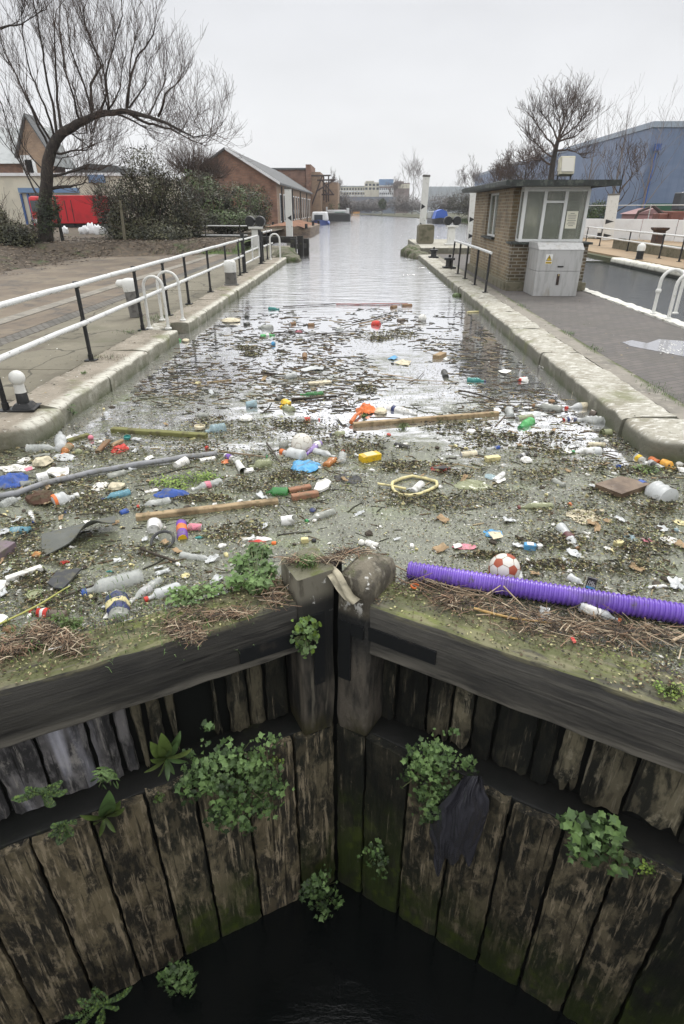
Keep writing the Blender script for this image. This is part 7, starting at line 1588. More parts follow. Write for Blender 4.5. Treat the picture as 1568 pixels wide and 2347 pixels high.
bottle('clear bottle with a white cap and silver label, right of the big water bottle', F, 1465, 575, 1190, 780, 86, 'clear', 'white', band=(.4, .62, 'silver'))
bottle('clear tapered bottle with a red cap beside the silver-labelled bottle', F, 1640, 640, 1340, 750, 110, 'fog', 'red')
bottle('bottle with a blue, white and yellow label lying end-on to us', F, 1095, 965, 1055, 680, 170, 'grey', None, band=(.22, .72, 'navy'), text=(.4, .55, 'paley'), neck=.18)
bottle('cola bottle with a red cap and a red label near the left gate', F, 610, 905, 285, 862, 86, 'brownc', 'red', band=(.5, .78, 'red'), text=(.6, .68, 'white'))
disc('grey-green tin lid floating left of the reed', F, 318, 712, 135, 'olivec', 'tin_lid', th=.012)
stick('yellow-green reed stem crossing the near left corner', F, [(-80, 1010), (200, 880), (420, 760), (640, 628)], 22, mat('green_reed', (.36, .36, .10), [((.25, .24, .08), 9, .5, .7)], rough=.6), z=.05, name='reed', cat='reed')
stick('dark branch behind the blue cap of the big water bottle', F, [(420, 795), (620, 710), (870, 615)], 24, name='branch', cat='branch')
stick('dark branch right of the half sunk black hoop', F, [(1280, 285), (1420, 345), (1600, 405)], 34, name='branch', cat='branch')
mb = MB(); P = G(F(1480, 215), .02); rr_ = pxm(F, 100, P); mb.tube([P + Vector((rr_ * math.cos(a * .35), rr_ * 1.0 * math.sin(a * .35), .03 * math.sin(a * .35))) for a in range(19)], rr_ * .14, 7)
tag(mb.build('rubber_hoop', K['slate'], org=P, smooth=60), 'half sunk black rubber hoop below the torn white cup', 'hoop')
scrap('white polystyrene piece at the left border by the foam bar', F, [(-20, 570), (58, 575), (40, 630), (-20, 680)], 'foam', 'foam_piece', 'foam', z=.03, th=.02, curl=.05)
scrap('white polystyrene piece at the left border under the reed', F, [(-20, 885), (40, 885), (76, 910), (10, 960), (-20, 970)], 'foam', 'foam_piece', 'foam', z=.03, th=.02, curl=.05)
lump('brown rotten leaf heap at the near left border', F, 90, 1030, 130, 80, 'brown', 'leaf_heap', 'leaves')
lump('teal plastic sliver near the curled reed', F, 1005, 500, 76, 20, 'teal', 'plastic_scrap', 'scrap')
scrap('white card beside the blue-labelled bottle', F, [(935, 925), (980, 860), (1010, 855), (1005, 920)], 'foam', 'card', 'card')
bag('yellow sponge piece at the picture middle left', F_, 100, 450, 70, 50, 'paley', 'sponge_piece', 'sponge', th=.5)
bottle('clear bottle with a white cap left of the green nettles', F_, 60, 292, 325, 330, 54, 'clear', 'white')
can('white polystyrene roll above the gate post', F_, 1470, 195, 1560, 225, 50, 'foam', 'foam', name='foam_roll', cat='foam')
ball('white foam ball left of the foam roll', F_, 1435, 195, 50, 'foam', sink=.6)
lump('black rotten root standing in the scum beyond the gate post', F_, 1490, 130, 60, 70, M_stick, 'rotten_root', 'root', nz=.6)
# long sticks and canes in the reed heap against the right gate
for lab, pts, w, m, zz in (
    ('golden bamboo cane across the right beam', [(488, 472), (690, 520), (892, 546)], 15, M_bamboo, [.12, .11, .10]),
    ('dark thin branch lying over the purple pipe', [(955, 486), (1080, 430), (1192, 390)], 9, M_stick, [.10, .13, .09]),
    ('pale reed lying from the gate post under the pipe end', [(45, 230), (180, 300), (420, 370), (600, 430)], 9, M_reed, [.07, .06, .06, .08]),
    ('second pale reed beside the pipe, lower', [(200, 310), (400, 385), (620, 425)], 8, M_reed, [.05, .07, .09]),
    ('grey branch in the reeds under the orange-capped bottle', [(1110, 575), (1280, 605), (1395, 690)], 14, M_reed, [.12, .12, .11]),
    ('dark bent branch at the far end of the right beam', [(1400, 590), (1500, 625), (1600, 655)], 24, M_stick, [.11, .11, .11]),
    ('pinkish broken reed sticking up before the pipe', [(505, 440), (560, 395), (625, 352)], 8, M_reed, [.10, .12, .15]),
    ('pinkish broken reed crossing the pipe', [(640, 355), (690, 410), (755, 475)], 8, M_reed, [.15, .12, .10]),
    ('pale twig along the reeds above the bamboo cane', [(500, 505), (700, 490), (1030, 525)], 6, M_reed, [.11, .11, .11]),
    ('brown stick at the right border in front of the pipe', [(1510, 635), (1600, 590), (1660, 570)], 16, M_reed, [.12, .12, .12])):
    stick(lab, G_, pts, w, m, zs=zz, name='reed' if m is M_reed else 'cane' if m is M_bamboo else 'branch', cat='stick')
stick('pale cane on the left beam', E_, [(60, 1235), (180, 1165), (330, 1080)], 14, M_reed, z=.11, name='cane', cat='stick')
stick('white stick in the straw heap on the left beam', E_, [(440, 1205), (560, 1180)], 14, K['white'], z=.14)
# dangling rag on the gate posts
rag = [AY(F_(1130, 345), 2.98), GL.hit(F_(1200, 370), -.05), GR.hit(F_(1260, 440), .02), GR.hit(F_(1310, 530), .035), GR.hit(F_(1360, 600), .035), GR.hit(F_(1420, 635), .03)]
mb = MB(); wv = .034
def ragf(u, v):
    i = min(4, int(u * 5)); p = rag[i].lerp(rag[i + 1], u * 5 - i); w_ = (v - .5) * 2 * wv * (.7 + .5 * u); return p + Vector((w_ * .8, w_ * .1, w_ * .55 + .01)) + GR.N * (.012 * math.sin(v * 9 + u * 5) + .03)
mb.grid(ragf, 24, 6); tag(mb.build('rag', mat('dirty_rag', (.42, .38, .28), [((.25, .23, .17), 14, .45, .65)], rough=.8), org=rag[0], smooth=180), 'dirty twisted strip of cloth draped over the gate posts', 'rag')
# black bin liner hanging on the right gate
def liner(u, v):
    lo = 1066 - 82 * min(1, v / .35) + 14 * max(0, v - .35); hi = 1102 + 18 * min(1, v / .3) - 60 * max(0, v - .45)
    px = lo + (hi - lo) * u + 9 * mnoise.noise(Vector((v * 4, u * 2, 2))); py = 1778 + 208 * v - 36 * abs(u - .3) * v + 44 * mnoise.noise(Vector((u * 5, v, 4))) * v
    n = .03 + .13 * math.sin(math.pi * u) * math.sin(math.pi * min(1, .15 + v * .8)) + .06 * mnoise.noise(Vector((u * 6, v * 2.2, 1.5))) + .045 * abs(mnoise.noise(Vector((u * 15, v * 5, 7))))
    return GR.hit((px, py), max(.008, n))
mb = MB(); mb.grid(liner, 54, 44); tag(mb.build('bin_liner', mat('bin_liner_black', (.055, .055, .066), rough=.24, bump=(14, .5, .01)), org=GR.hit((1050, 1880)), smooth=180), 'torn black bin liner hanging below the ivy on the right gate', 'bin liner')
# ================================================================ FLOATING CRUMBS (nobody could count these)
CR = [mat('crumb_black', (.03, .028, .02), rough=.8), mat('crumb_olive', (.085, .085, .04), rough=.8), mat('crumb_brown', (.09, .06, .035), rough=.8), mat('crumb_tan', (.30, .24, .14), rough=.8), mat('crumb_white', (.62, .61, .56), rough=.7), mat('crumb_green', (.16, .20, .05), rough=.7), mat('crumb_yellow', (.42, .40, .20), rough=.8)]
rnd = random.Random(77)
def chip(mb, x, y, z, s, mi, asp=.5, up=.4):
    a = rnd.uniform(0, 6.28); c, sn = math.cos(a) * s, math.sin(a) * s; h = rnd.uniform(-up, up) * s
    mb.add([(x - c, y - sn, z + abs(h) * .2), (x + sn * asp, y - c * asp, z + abs(h)), (x + c, y + sn, z + abs(h) * .5), (x - sn * asp, y + c * asp, z)], [(0, 1, 2, 3)], mi)
def inpool(x, y):
    if abs(x + .13) < 2.6 and y < 2.755 - .535 * abs(x + .13) + .30: return False
    if y > 5.75: return -3.05 < x < 2.55
    return -3.9 < x < 3.7
mb = MB()
# fine crumbs everywhere, thinning upstream
for i in range(60000):
    y = 1.8 + abs(rnd.gauss(0, 1)) * 3.4 if rnd.random() < .6 else rnd.uniform(2, 11); x = rnd.uniform(-3.7, 3.3)
    if not inpool(x, y) or y > 14: continue
    k = mnoise.noise(Vector((x * .9, y * .6, 3))) + .5 * mnoise.noise(Vector((x * 3, y * 2, 9)))
    if k < rnd.uniform(-.5, .25): continue
    chip(mb, x, y, .004, rnd.uniform(.003, .0085) * (1 + y * .08), rnd.choice((0, 0, 0, 1, 1, 1, 2, 2, 3, 3, 4, 5, 6)), rnd.uniform(.15, .7))
# weed mats
mats = [(B_, 500, 250, 520, 150), (B_, 150, 150, 400, 120), (B_, 1050, 420, 260, 60), (B_, 700, 500, 420, 100), (B_, 260, 620, 320, 40), (B_, 700, 900, 230, 100), (B_, 350, 950, 260, 90), (A_, 700, 560, 560, 150), (A_, 1000, 200, 500, 120), (A_, 300, 250, 420, 120), (A_, 900, 700, 640, 90), (A_, 250, 880, 420, 120), (E_, 250, 300, 330, 170), (E_, 1150, 330, 420, 110), (E_, 300, 560, 320, 120), (E_, 500, 780, 380, 130), (E_, 700, 400, 330, 80),
        (C_, 350, 460, 330, 110), (C_, 700, 650, 420, 70), (C_, 500, 930, 420, 80), (C_, 900, 980, 500, 90), (C_, 1350, 900, 320, 130), (C_, 950, 720, 300, 60), (C_, 1300, 380, 260, 60), (C_, 60, 480, 200, 120), (C_, 400, 640, 300, 60), (D_, 900, 570, 420, 130), (D_, 450, 760, 460, 120), (D_, 1250, 360, 420, 70), (D_, 1100, 850, 500, 160), (D_, 350, 1000, 420, 100), (D_, 250, 420, 330, 80), (D_, 950, 1020, 560, 110), (D_, 1300, 700, 330, 100), (D_, 200, 60, 420, 60), (D_, 650, 330, 420, 90),
        (G_, 560, 200, 190, 16), (G_, 900, 250, 260, 26), (G_, 1250, 260, 320, 45), (G_, 1400, 180, 240, 60), (H_, 700, 850, 300, 50), (H_, 450, 920, 330, 50), (H_, 920, 870, 300, 50), (H_, 250, 850, 230, 60), (H_, 1000, 940, 300, 40), (H_, 1250, 625, 90, 30), (H_, 1340, 300, 80, 20), (H_, 520, 398, 70, 16), (H_, 480, 358, 110, 14), (I_, 520, 890, 130, 30), (I_, 420, 780, 220, 40), (I_, 900, 900, 260, 40), (I_, 1250, 850, 100, 60), (I_, 60, 300, 160, 26)]
for F, cx, cy, rx, ry in mats:
    P = G(F(cx, cy), 0); ax = pxm(F, rx, P); n = int(800 + 2300 * min(3.2, ax))
    for i in range(n):
        a, q = rnd.uniform(0, 6.28), rnd.random() ** .5; e = 1 + .5 * mnoise.noise(Vector((math.cos(a), math.sin(a), cx * .01)) * 1.8)
        p = G(F(cx + math.cos(a) * rx * q * e, cy + math.sin(a) * ry * q * e), 0)
        if not inpool(p.x, p.y): continue
        if mnoise.noise(Vector((p.x * 4, p.y * 3, 5))) < rnd.uniform(-.6, .1): continue
        if q > rnd.uniform(.35, 1.1): continue
        if rnd.random() < .7: chip(mb, p.x, p.y, .006 + rnd.random() * .04 * (1 - q), rnd.uniform(.006, .018) * (1 + p.y * .05), rnd.choice((0, 0, 0, 1, 1, 1, 1, 2, 2, 3, 6)), rnd.uniform(.08, .3), .8)
        else: chip(mb, p.x, p.y, .008 + rnd.random() * .03 * (1 - q), rnd.uniform(.003, .009) * (1 + p.y * .05), rnd.choice((1, 3, 3, 4, 4, 5, 6, 6, 2)), rnd.uniform(.25, .6), .7)
kind(mb.build('floating_crumbs', CR, loc=(0, 0, WZ)), 'stuff')
mb = MB()
# a thicker fibrous mat lying over the near half
for i in range(135000):
    y = 2.0 + abs(rnd.gauss(0, 1)) * 2.0; x = rnd.uniform(-3.7, 3.4)
    if not inpool(x, y): continue
    k = mnoise.noise(Vector((x * 1.1 + 4, y * 1.0, 7))) + .6 * mnoise.noise(Vector((x * 3.4, y * 3.0, 1)))
    sm = -.45 * math.exp(-((x - .25) / .75) ** 2 - ((y - 3.75) / .45) ** 2)
    if k + sm < rnd.uniform(-.35, .3): continue
    chip(mb, x, y, .004 + rnd.random() * .012, rnd.uniform(.004, .015), rnd.choice((0, 0, 0, 0, 1, 1, 1, 1, 2, 2, 3, 6, 4, 5)), rnd.uniform(.08, .35), .6)
kind(mb.build('floating_fibres', CR, loc=(0, 0, WZ)), 'stuff')
# twigs: short dark sticks thick in the silver water
mb = MB()
for i in range(9500):
    far = rnd.random() < .72
    if far: y = 6.2 + abs(rnd.gauss(0, 1)) * 3.6; x = rnd.uniform(-3.0, 2.5) * (.97)
    else: y = rnd.uniform(2.2, 7); x = rnd.uniform(-3.5, 3.2)
    if not inpool(x, y) or y > 13.9 - .9 * mnoise.noise(Vector((x * 1.3, 0, 2))): continue
    if mnoise.noise(Vector((x * .8 + 9, y * .45, 1))) + .5 * mnoise.noise(Vector((x * 2.6, y * 1.4, 4))) < rnd.uniform(-.3, .42): continue
    if far and x > 1.2 and rnd.random() < .35: continue
    a = rnd.gauss(0, .55) if rnd.random() < .7 else rnd.uniform(-1.5, 1.5); L = rnd.uniform(.02, .11) * (1 + y * .05) * (3.2 if rnd.random() < .07 else 1); r = rnd.uniform(.0022, .0055) * (1 + y * .06)
    d = Vector((math.cos(a), math.sin(a), 0)) * L / 2; p = Vector((x, y, r * .4)); b = Vector((0, 0, 1)).cross(d).normalized() * L * rnd.uniform(-.1, .1)
    mb.tube([p - d, p + b, p + d], [r, r * 1.1, r * .7], 3, rnd.choice((0, 0, 0, 0, 2, 2, 1, 3)), caps=False)
kind(mb.build('floating_twigs', CR, loc=(0, 0, WZ)), 'stuff')
# small scraps strewn through the raft: each its own object, nothing in the photo tells them apart
def strew(name, label, cat, grp, n, mk, band, seed):
    r_ = random.Random(seed); protos = [mk(k) for k in range(5)]; used = 0
    while used < n:
        y = band[0] + abs(r_.gauss(0, 1)) * band[1]; x = r_.uniform(-3.3, 3.0)
        if not inpool(x, y) or y > band[2] or abs(x + .1) < .5 and y < 3.3: continue
        if mnoise.noise(Vector((x * .9 + 4, y * .7, 3))) < r_.uniform(-.5, .25): continue
        o = protos[used] if used < 5 else protos[used % 5].copy()
        if used >= 5: COL.objects.link(o)
        s_ = r_.uniform(.55, 1.3) * (1 + .05 * y); o.location = (x, y, WZ + .006); o.rotation_euler = (r_.uniform(-.3, .3), r_.uniform(-.3, .3), r_.uniform(0, 6.28)); o.scale = (s_, s_ * r_.uniform(.5, 1), s_)
        tag(o, label, cat, grp); used += 1
def chunk(m, r, nz=.5, fl=.45):
    def mk(k): mb = MB(); mb.ball((0, 0, 0), (r, r * .8, r * fl), 8, nz=nz, freq=1.7, seed=k + 3); return mb.build('foam_scrap' if m is not M_stick else 'bark_scrap', m, smooth=20)
    return mk
def rag_(m, r, nm='film_scrap'):
    def mk(k):
        mb = MB(); mb.grid(lambda u, v: ((u - .5) * 2 * r * (1 + .4 * mnoise.noise(Vector((v * 3, k, 0)))), (v - .5) * 1.4 * r * (1 + .4 * mnoise.noise(Vector((u * 3, k, 4)))), .01 + r * .35 * mnoise.noise(Vector((u * 3, v * 3, k * 2)))), 7, 6, thick=.003); return mb.build(nm, m, smooth=40)
    return mk
strew('foam_scrap', 'small white crumb of polystyrene floating loose among the weed', 'foam scrap', 'white foam crumbs strewn through the raft', 130, chunk(K['foam'], .019), (2.1, 1.9, 9), 1)
strew('foam_scrap', 'small yellowish crumb of sponge floating loose among the weed', 'foam scrap', 'yellowish foam crumbs strewn through the raft', 45, chunk(K['paley'], .017), (2.1, 1.8, 8), 2)
strew('film_scrap', 'small torn scrap of pale plastic film lying on the scum', 'film scrap', 'pale film scraps strewn through the raft', 70, rag_(K['fog'], .036), (2.2, 1.9, 9), 3)
strew('card_scrap', 'small sodden brown scrap of card lying on the scum', 'card scrap', 'brown card scraps strewn through the raft', 45, rag_(K['card'], .032, 'card_scrap'), (2.2, 1.9, 9), 4)
strew('dark_scrap', 'small dark scrap of rotten bark lying on the scum', 'bark scrap', 'dark bark scraps strewn through the raft', 70, chunk(M_stick, .026, .6, .3), (2.3, 2.6, 12.5), 5)
# reed straw heaped against the gates
def straw(name, spots, mats_):
    mb = MB()
    for (F, pts, wdt, n, L0, L1, r, hgt, z0, dirx) in spots:
        for i in range(n):
            t = rnd.random() * (len(pts) - 1); k = min(int(t), len(pts) - 2); x = pts[k][0] + (pts[k + 1][0] - pts[k][0]) * (t - k) + rnd.gauss(0, wdt[0]); y = pts[k][1] + (pts[k + 1][1] - pts[k][1]) * (t - k) + rnd.gauss(0, wdt[1])
            z = z0 + rnd.random() ** 1.5 * hgt; p = G(F(x, y), z); a = dirx + rnd.gauss(0, 1.0); L = rnd.uniform(L0, L1); d = Vector((math.cos(a), math.sin(a), rnd.gauss(0, .14))) * L / 2
            s = nvec(p, 9, i) * L * .16; rr = r * (rnd.uniform(.4, 1.0) if rnd.random() < .85 else rnd.uniform(1.2, 2.2)); mb.tube([p - d, p + s + Vector((0, 0, .004)), p + d], [rr, rr, rr * .6], 3, rnd.choice((0, 1, 1, 2, 2, 2, 3)), caps=False)
    return kind(mb.build(name, mats_), 'stuff')
ST = [mat('straw_pale', (.46, .38, .27), rough=.85), mat('straw_brown', (.20, .14, .09), rough=.85), mat('straw_dark', (.045, .034, .025), rough=.85), mat('straw_red', (.27, .17, .11), rough=.85)]
straw('reed_straw', [(G_, [(180, 330), (480, 430), (760, 500), (1100, 560), (1500, 610)], (70, 26), 620, .05, .22, .0022, .05, .085, -.25),
    (G_, [(700, 560), (1050, 580), (1400, 640)], (110, 24), 600, .02, .09, .0016, .03, .092, -.3), (G_, [(330, 400), (420, 460)], (50, 25), 260, .02, .08, .002, .05, .09, .3),
    (E_, [(-60, 1230), (120, 1180), (350, 1090), (560, 1100), (700, 1190)], (70, 45), 1500, .02, .12, .0018, .06, .085, .4), (E_, [(330, 1010), (480, 1060), (640, 1180)], (50, 30), 700, .03, .13, .0018, .07, .09, -.6),
    (F_, [(-20, 820), (80, 850), (200, 900)], (50, 40), 620, .02, .09, .0016, .04, .09, .3), (F_, [(100, 700), (350, 760), (560, 700)], (70, 24), 380, .02, .1, .002, .05, .088, .4), (F_, [(860, 330), (1000, 318), (1230, 330), (1300, 262), (1520, 270)], (26, 12), 420, .03, .14, .0018, .04, .27, .3), (F_, [(700, 480), (760, 560), (800, 640)], (40, 40), 160, .05, .18, .0024, .06, .1, -.9)], ST)
# crumbs and moss on the beams
mb = MB()
for g in (GL, GR):
    for i in range(4200):
        u = rnd.uniform(.2, 2.4); n = -rnd.random() ** .8 * .33; p = g.P(u, n, .092)
        if rnd.random() > .25 + .75 * (-n / .33) and mnoise.noise(p * 5) < .12: continue
        chip(mb, p.x, p.y, p.z + rnd.random() * .012, rnd.uniform(.003, .012), rnd.choice((0, 0, 1, 1, 2, 2, 2, 2, 3, 5, 1, 1, 6)), rnd.uniform(.2, .7), .8)
kind(mb.build('beam_crumbs', CR), 'stuff')

# dead leaves, grit and chips on the paths and copings
mb = MB()
for i in range(2600):
    if rnd.random() < .7: x = -3.2 - abs(rnd.gauss(0, 1)) * 1.2; y = rnd.uniform(5.3, 26)
    else: x = rnd.uniform(2.75, 5.4); y = rnd.uniform(5.5, 24)
    if 3.7 < x and y > 14.6 or -3.5 < x < -3.1 and 10 < y < 10.9 or x < -5.4: continue
    if mnoise.noise(Vector((x * 1.7, y * .8, 8))) < rnd.uniform(-.4, .3): continue
    chip(mb, x, y, .256, rnd.uniform(.006, .02), rnd.choice((0, 0, 2, 2, 1, 3, 3, 4)), rnd.uniform(.2, .7), .5)
kind(mb.build('path_grit', CR), 'stuff')

# ================================================================ PLANTS ON THE GATES AND WALLS
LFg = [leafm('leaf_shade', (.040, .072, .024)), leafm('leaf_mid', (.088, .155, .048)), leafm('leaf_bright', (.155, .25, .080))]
LFy = [leafm('lime_shade', (.07, .12, .02)), leafm('lime_mid', (.15, .24, .035)), leafm('lime_bright', (.24, .33, .06))]
M_stem = mat('plant_stem', (.10, .12, .05), rough=.7)
IVY = [(0, -.5), (.28, -.62), (.5, -.28), (.78, -.12), (.42, .18), (.22, .3), (0, .85), (-.22, .3), (-.42, .18), (-.78, -.12), (-.5, -.28), (-.28, -.62)]
HEART = [(0, -.35), (.3, -.55), (.55, -.25), (.45, .25), (0, .7), (-.45, .25), (-.55, -.25), (-.3, -.55)]
LANCE = [(0, -1), (.16, -.5), (.2, .1), (.12, .6), (0, 1), (-.12, .6), (-.2, .1), (-.16, -.5)]
def leaf(mb, c, nrm, tip, s, mi, shape, fold=.18):
    nrm = nrm.normalized(); tip = (tip - nrm * tip.dot(nrm)); tip = tip.normalized() if tip.length > 1e-4 else nrm.orthogonal().normalized(); sd_ = tip.cross(nrm)
    vs = [c] + [c + sd_ * (x * s) + tip * (y * s) + nrm * (abs(x) * fold * s - .12 * s * y * y) for x, y in shape]; n = len(shape)
    mb.add(vs, [(0, 1 + i, 1 + (i + 1) % n) for i in range(n)], mi)
def plant(name, label, cat, base, blobs, outv, n, size, LM, shape, seed, stems=10, fold=.18, up=.5, core=.2):
    r_ = random.Random(seed); t = thing(name, label, cat, base); O = t.location; mb = MB(); outv = Vector(outv); tot = sum(b[2] for b in blobs); heads = []
    for c, rad, wgt in blobs:
        for i in range(int(n * wgt / tot)):
            d = Vector((r_.gauss(0, 1), r_.gauss(0, 1), r_.gauss(0, 1))).normalized(); k = core + (1 - core) * r_.random() ** .55; k *= 1 + .6 * mnoise.noise(d * 2.4 + Vector((seed * 3.3, 0, 0)))
            d = d + outv * .35; off = Vector((d.x * rad[0], d.y * rad[1], d.z * rad[2])) * k; p = Vector(c) + off
            q = (p - Vector(c)).dot(outv)
            if q < -.02: p = p - outv * (q + .02) * 1.0
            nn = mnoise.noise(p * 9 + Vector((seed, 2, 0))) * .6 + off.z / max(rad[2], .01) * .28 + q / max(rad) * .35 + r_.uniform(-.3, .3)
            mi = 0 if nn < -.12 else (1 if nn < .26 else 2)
            nr = outv * .6 + Vector((0, 0, up)) + d * .5 + Vector((r_.gauss(0, .35), r_.gauss(0, .35), r_.gauss(0, .35)))
            leaf(mb, p, nr, Vector((off.x * .6 + r_.gauss(0, .05), off.y * .6, -.04 + off.z * .5)), size * (r_.uniform(.8, 1.4) if r_.random() < .55 else r_.uniform(.35, .8)), mi, shape, fold)
            if r_.random() < stems / max(1, n): heads.append(p)
    mb.build('leaves', LM, t, org=O)
    mb = MB(); B = Vector(base)
    for p in heads[:60]: m_ = B.lerp(p, .5) + Vector((0, 0, .02)) + outv * .02; mb.tube([B, m_, p], [.004, .003, .002], 4, caps=False)
    if not heads: mb.tube([B, Vector(blobs[0][0])], [.004, .002], 4)
    mb.build('stems', M_stem, t, org=O); return t
def gate_ivy(label, g, cx, cy, rx, ry, n, size, seed, LM=None, shape=IVY, extra=(), name='ivy_clump', cat='ivy', dep=.6, n0=.03, stems=26):
    c = g.hit((cx, cy), n0); k = ((c - cam.location).dot(FWD)) / FPX; w, h = rx * k, ry * k * 1.25
    bl_ = [(c + g.N * (w * .35 * dep), (w, w * dep, h), 1.0)]
    for ex, ey, erx, ery, wt in extra: e = g.hit((ex, ey), n0); bl_.append((e + g.N * .03, (erx * k, erx * k * .6, ery * k * 1.2), wt))
    return plant(name, label, cat, g.hit((cx, cy + ry * .1), .0), bl_, g.N, n, size, LM or LFg, shape, seed, stems=stems)
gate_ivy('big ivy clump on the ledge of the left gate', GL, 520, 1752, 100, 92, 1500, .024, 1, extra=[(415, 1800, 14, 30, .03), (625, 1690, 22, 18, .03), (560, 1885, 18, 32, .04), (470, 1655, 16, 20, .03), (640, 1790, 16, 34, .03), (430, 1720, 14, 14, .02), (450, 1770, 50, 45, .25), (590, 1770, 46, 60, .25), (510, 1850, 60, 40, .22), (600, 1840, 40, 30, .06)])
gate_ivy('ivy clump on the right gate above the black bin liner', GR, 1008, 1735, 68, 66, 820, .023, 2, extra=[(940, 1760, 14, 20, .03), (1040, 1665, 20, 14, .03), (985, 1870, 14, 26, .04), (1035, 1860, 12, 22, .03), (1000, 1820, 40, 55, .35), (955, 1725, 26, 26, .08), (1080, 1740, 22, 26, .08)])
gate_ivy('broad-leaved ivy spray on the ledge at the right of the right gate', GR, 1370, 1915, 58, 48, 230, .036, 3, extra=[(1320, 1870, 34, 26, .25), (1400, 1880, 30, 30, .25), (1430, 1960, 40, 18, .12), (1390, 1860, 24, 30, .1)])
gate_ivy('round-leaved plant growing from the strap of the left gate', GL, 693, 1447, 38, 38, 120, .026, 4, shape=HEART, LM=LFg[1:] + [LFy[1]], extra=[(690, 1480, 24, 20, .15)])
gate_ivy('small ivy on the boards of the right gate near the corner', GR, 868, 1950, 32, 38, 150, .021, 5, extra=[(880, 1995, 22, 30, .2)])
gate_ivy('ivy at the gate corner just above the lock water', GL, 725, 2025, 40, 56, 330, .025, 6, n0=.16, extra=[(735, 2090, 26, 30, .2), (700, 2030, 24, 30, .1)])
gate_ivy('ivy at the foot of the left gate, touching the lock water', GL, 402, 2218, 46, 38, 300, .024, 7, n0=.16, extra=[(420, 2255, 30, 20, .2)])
gate_ivy('tiny bright seedling at the gate corner', GL, 632, 1740, 18, 18, 26, .014, 8, LM=LFy, shape=HEART)
gate_ivy('yellow-green stonecrop on the lower right gate', GR, 1485, 1985, 22, 20, 60, .012, 9, LM=LFy, shape=HEART)
gate_ivy('small sprig growing at the edge of the left ledge', GL, 365, 1822, 15, 15, 14, .018, 10, LM=LFg[1:] + [LFy[0]], shape=HEART)
gate_ivy('leafy wallflower sprig on the left ledge below the grey boards', GL, 238, 1772, 34, 24, 60, .028, 11, shape=LANCE, LM=LFg, name='leafy_sprig', cat='plant')
def fern(label, g, fronds, size, seed, LM):
    r_ = random.Random(seed); p0 = g.hit(fronds[0][0], .01); t = thing('fern', label, 'fern', p0); O = t.location; mb = MB(); ms_ = MB()
    for a, b in fronds:
        A, B = g.hit(a, .03 if seed < 3 else .14), g.hit(b, .10 if seed < 3 else .22); md = A.lerp(B, .5) + g.N * .04 + Vector((0, 0, .02)); n = 14; pts = []
        for i in range(n + 1): u = i / n; pts.append(A * (1 - u) ** 2 + md * 2 * u * (1 - u) + B * u * u)
        ms_.tube(pts, .0015, 4, caps=False)
        for i in range(1, n + 1):
            d = (pts[i] - pts[i - 1]).normalized(); sdv = d.cross(g.N).normalized(); w = size * math.sin(math.pi * (.15 + .8 * i / n)) * 1.5
            for s in (-1, 1):
                for k in (.4, 1.0): leaf(mb, pts[i] + sdv * s * w * k, g.N + Vector((0, 0, .5)) + Vector((r_.gauss(0, .25),) * 3), sdv * s + d * .5, size * .62 * r_.uniform(.7, 1.2), r_.choice((0, 1, 1, 2)), HEART)
    mb.build('fronds', LM, t, org=O); ms_.build('stems', M_stem, t, org=O); return t
LFf = [LFg[0], LFg[1], leafm('fern_bright', (.14, .22, .05))]
fern('bright fern on the upper edge of the left ledge', GL, [((90, 1815), (30, 1830)), ((95, 1815), (140, 1790)), ((100, 1818), (152, 1812)), ((95, 1820), (125, 1845)), ((100, 1815), (60, 1805))], .018, 1, LFf)
fern('small fern hanging below the left ledge', GL, [((150, 1885), (112, 1915)), ((150, 1885), (172, 1880)), ((150, 1888), (135, 1935)), ((150, 1888), (165, 1915)), ((148, 1882), (120, 1890))], .018, 2, LFf)
fern('large fern at the bottom left of the left gate', GL, [((240, 2300), (150, 2330)), ((240, 2300), (300, 2262)), ((235, 2300), (180, 2290)), ((240, 2305), (225, 2350)), ((240, 2300), (270, 2310)), ((230, 2305), (165, 2355)), ((240, 2298), (215, 2265))], .024, 3, LFf)
def dock(label, g, c, tips, seed, w=.2):
    p0 = g.hit(c, .01); t = thing('dock_plant', label, 'plant', p0); O = t.location; mb = MB(); r_ = random.Random(seed)
    for tp in tips:
        B = g.hit(tp, r_.uniform(.03, .14)); A = p0 + g.N * .01; d = B - A; L = d.length; md = A.lerp(B, .5) + g.N * L * .22 + Vector((0, 0, L * .14)); n = 8; vs = []; side = d.cross(g.N).normalized()
        for i in range(n + 1):
            u = i / n; p = A * (1 - u) ** 2 + md * 2 * u * (1 - u) + B * u * u; ww = L * w * math.sin(math.pi * min(1, u * .92 + .06)) ** .8 * .62
            vs += [p - side * ww + g.N * ww * .3, p - g.N * .002, p + side * ww + g.N * ww * .3]
        mb.add(vs, [(i * 3 + k, (i + 1) * 3 + k, (i + 1) * 3 + k + 1, i * 3 + k + 1) for i in range(n) for k in (0, 1)], r_.choice((0, 1, 1, 2)))
    mb.build('leaves', [LFg[1], leafm('dock_mid', (.10, .15, .035)), leafm('dock_bright', (.16, .22, .06))], t, org=O, smooth=180); return t
dock('dock with long lance leaves on the left ledge, the upper one beside the big ivy', GL, (380, 1735), [(413, 1675), (330, 1770), (440, 1715), (345, 1700), (430, 1745), (362, 1780), (400, 1775), (370, 1680), (345, 1740), (405, 1700), (385, 1790)], 1)
dock('dock with long lance leaves on the left ledge, the lower yellower one', GL, (240, 1868), [(250, 1812), (183, 1868), (285, 1850), (228, 1918), (265, 1908), (215, 1885), (275, 1835)], 2)
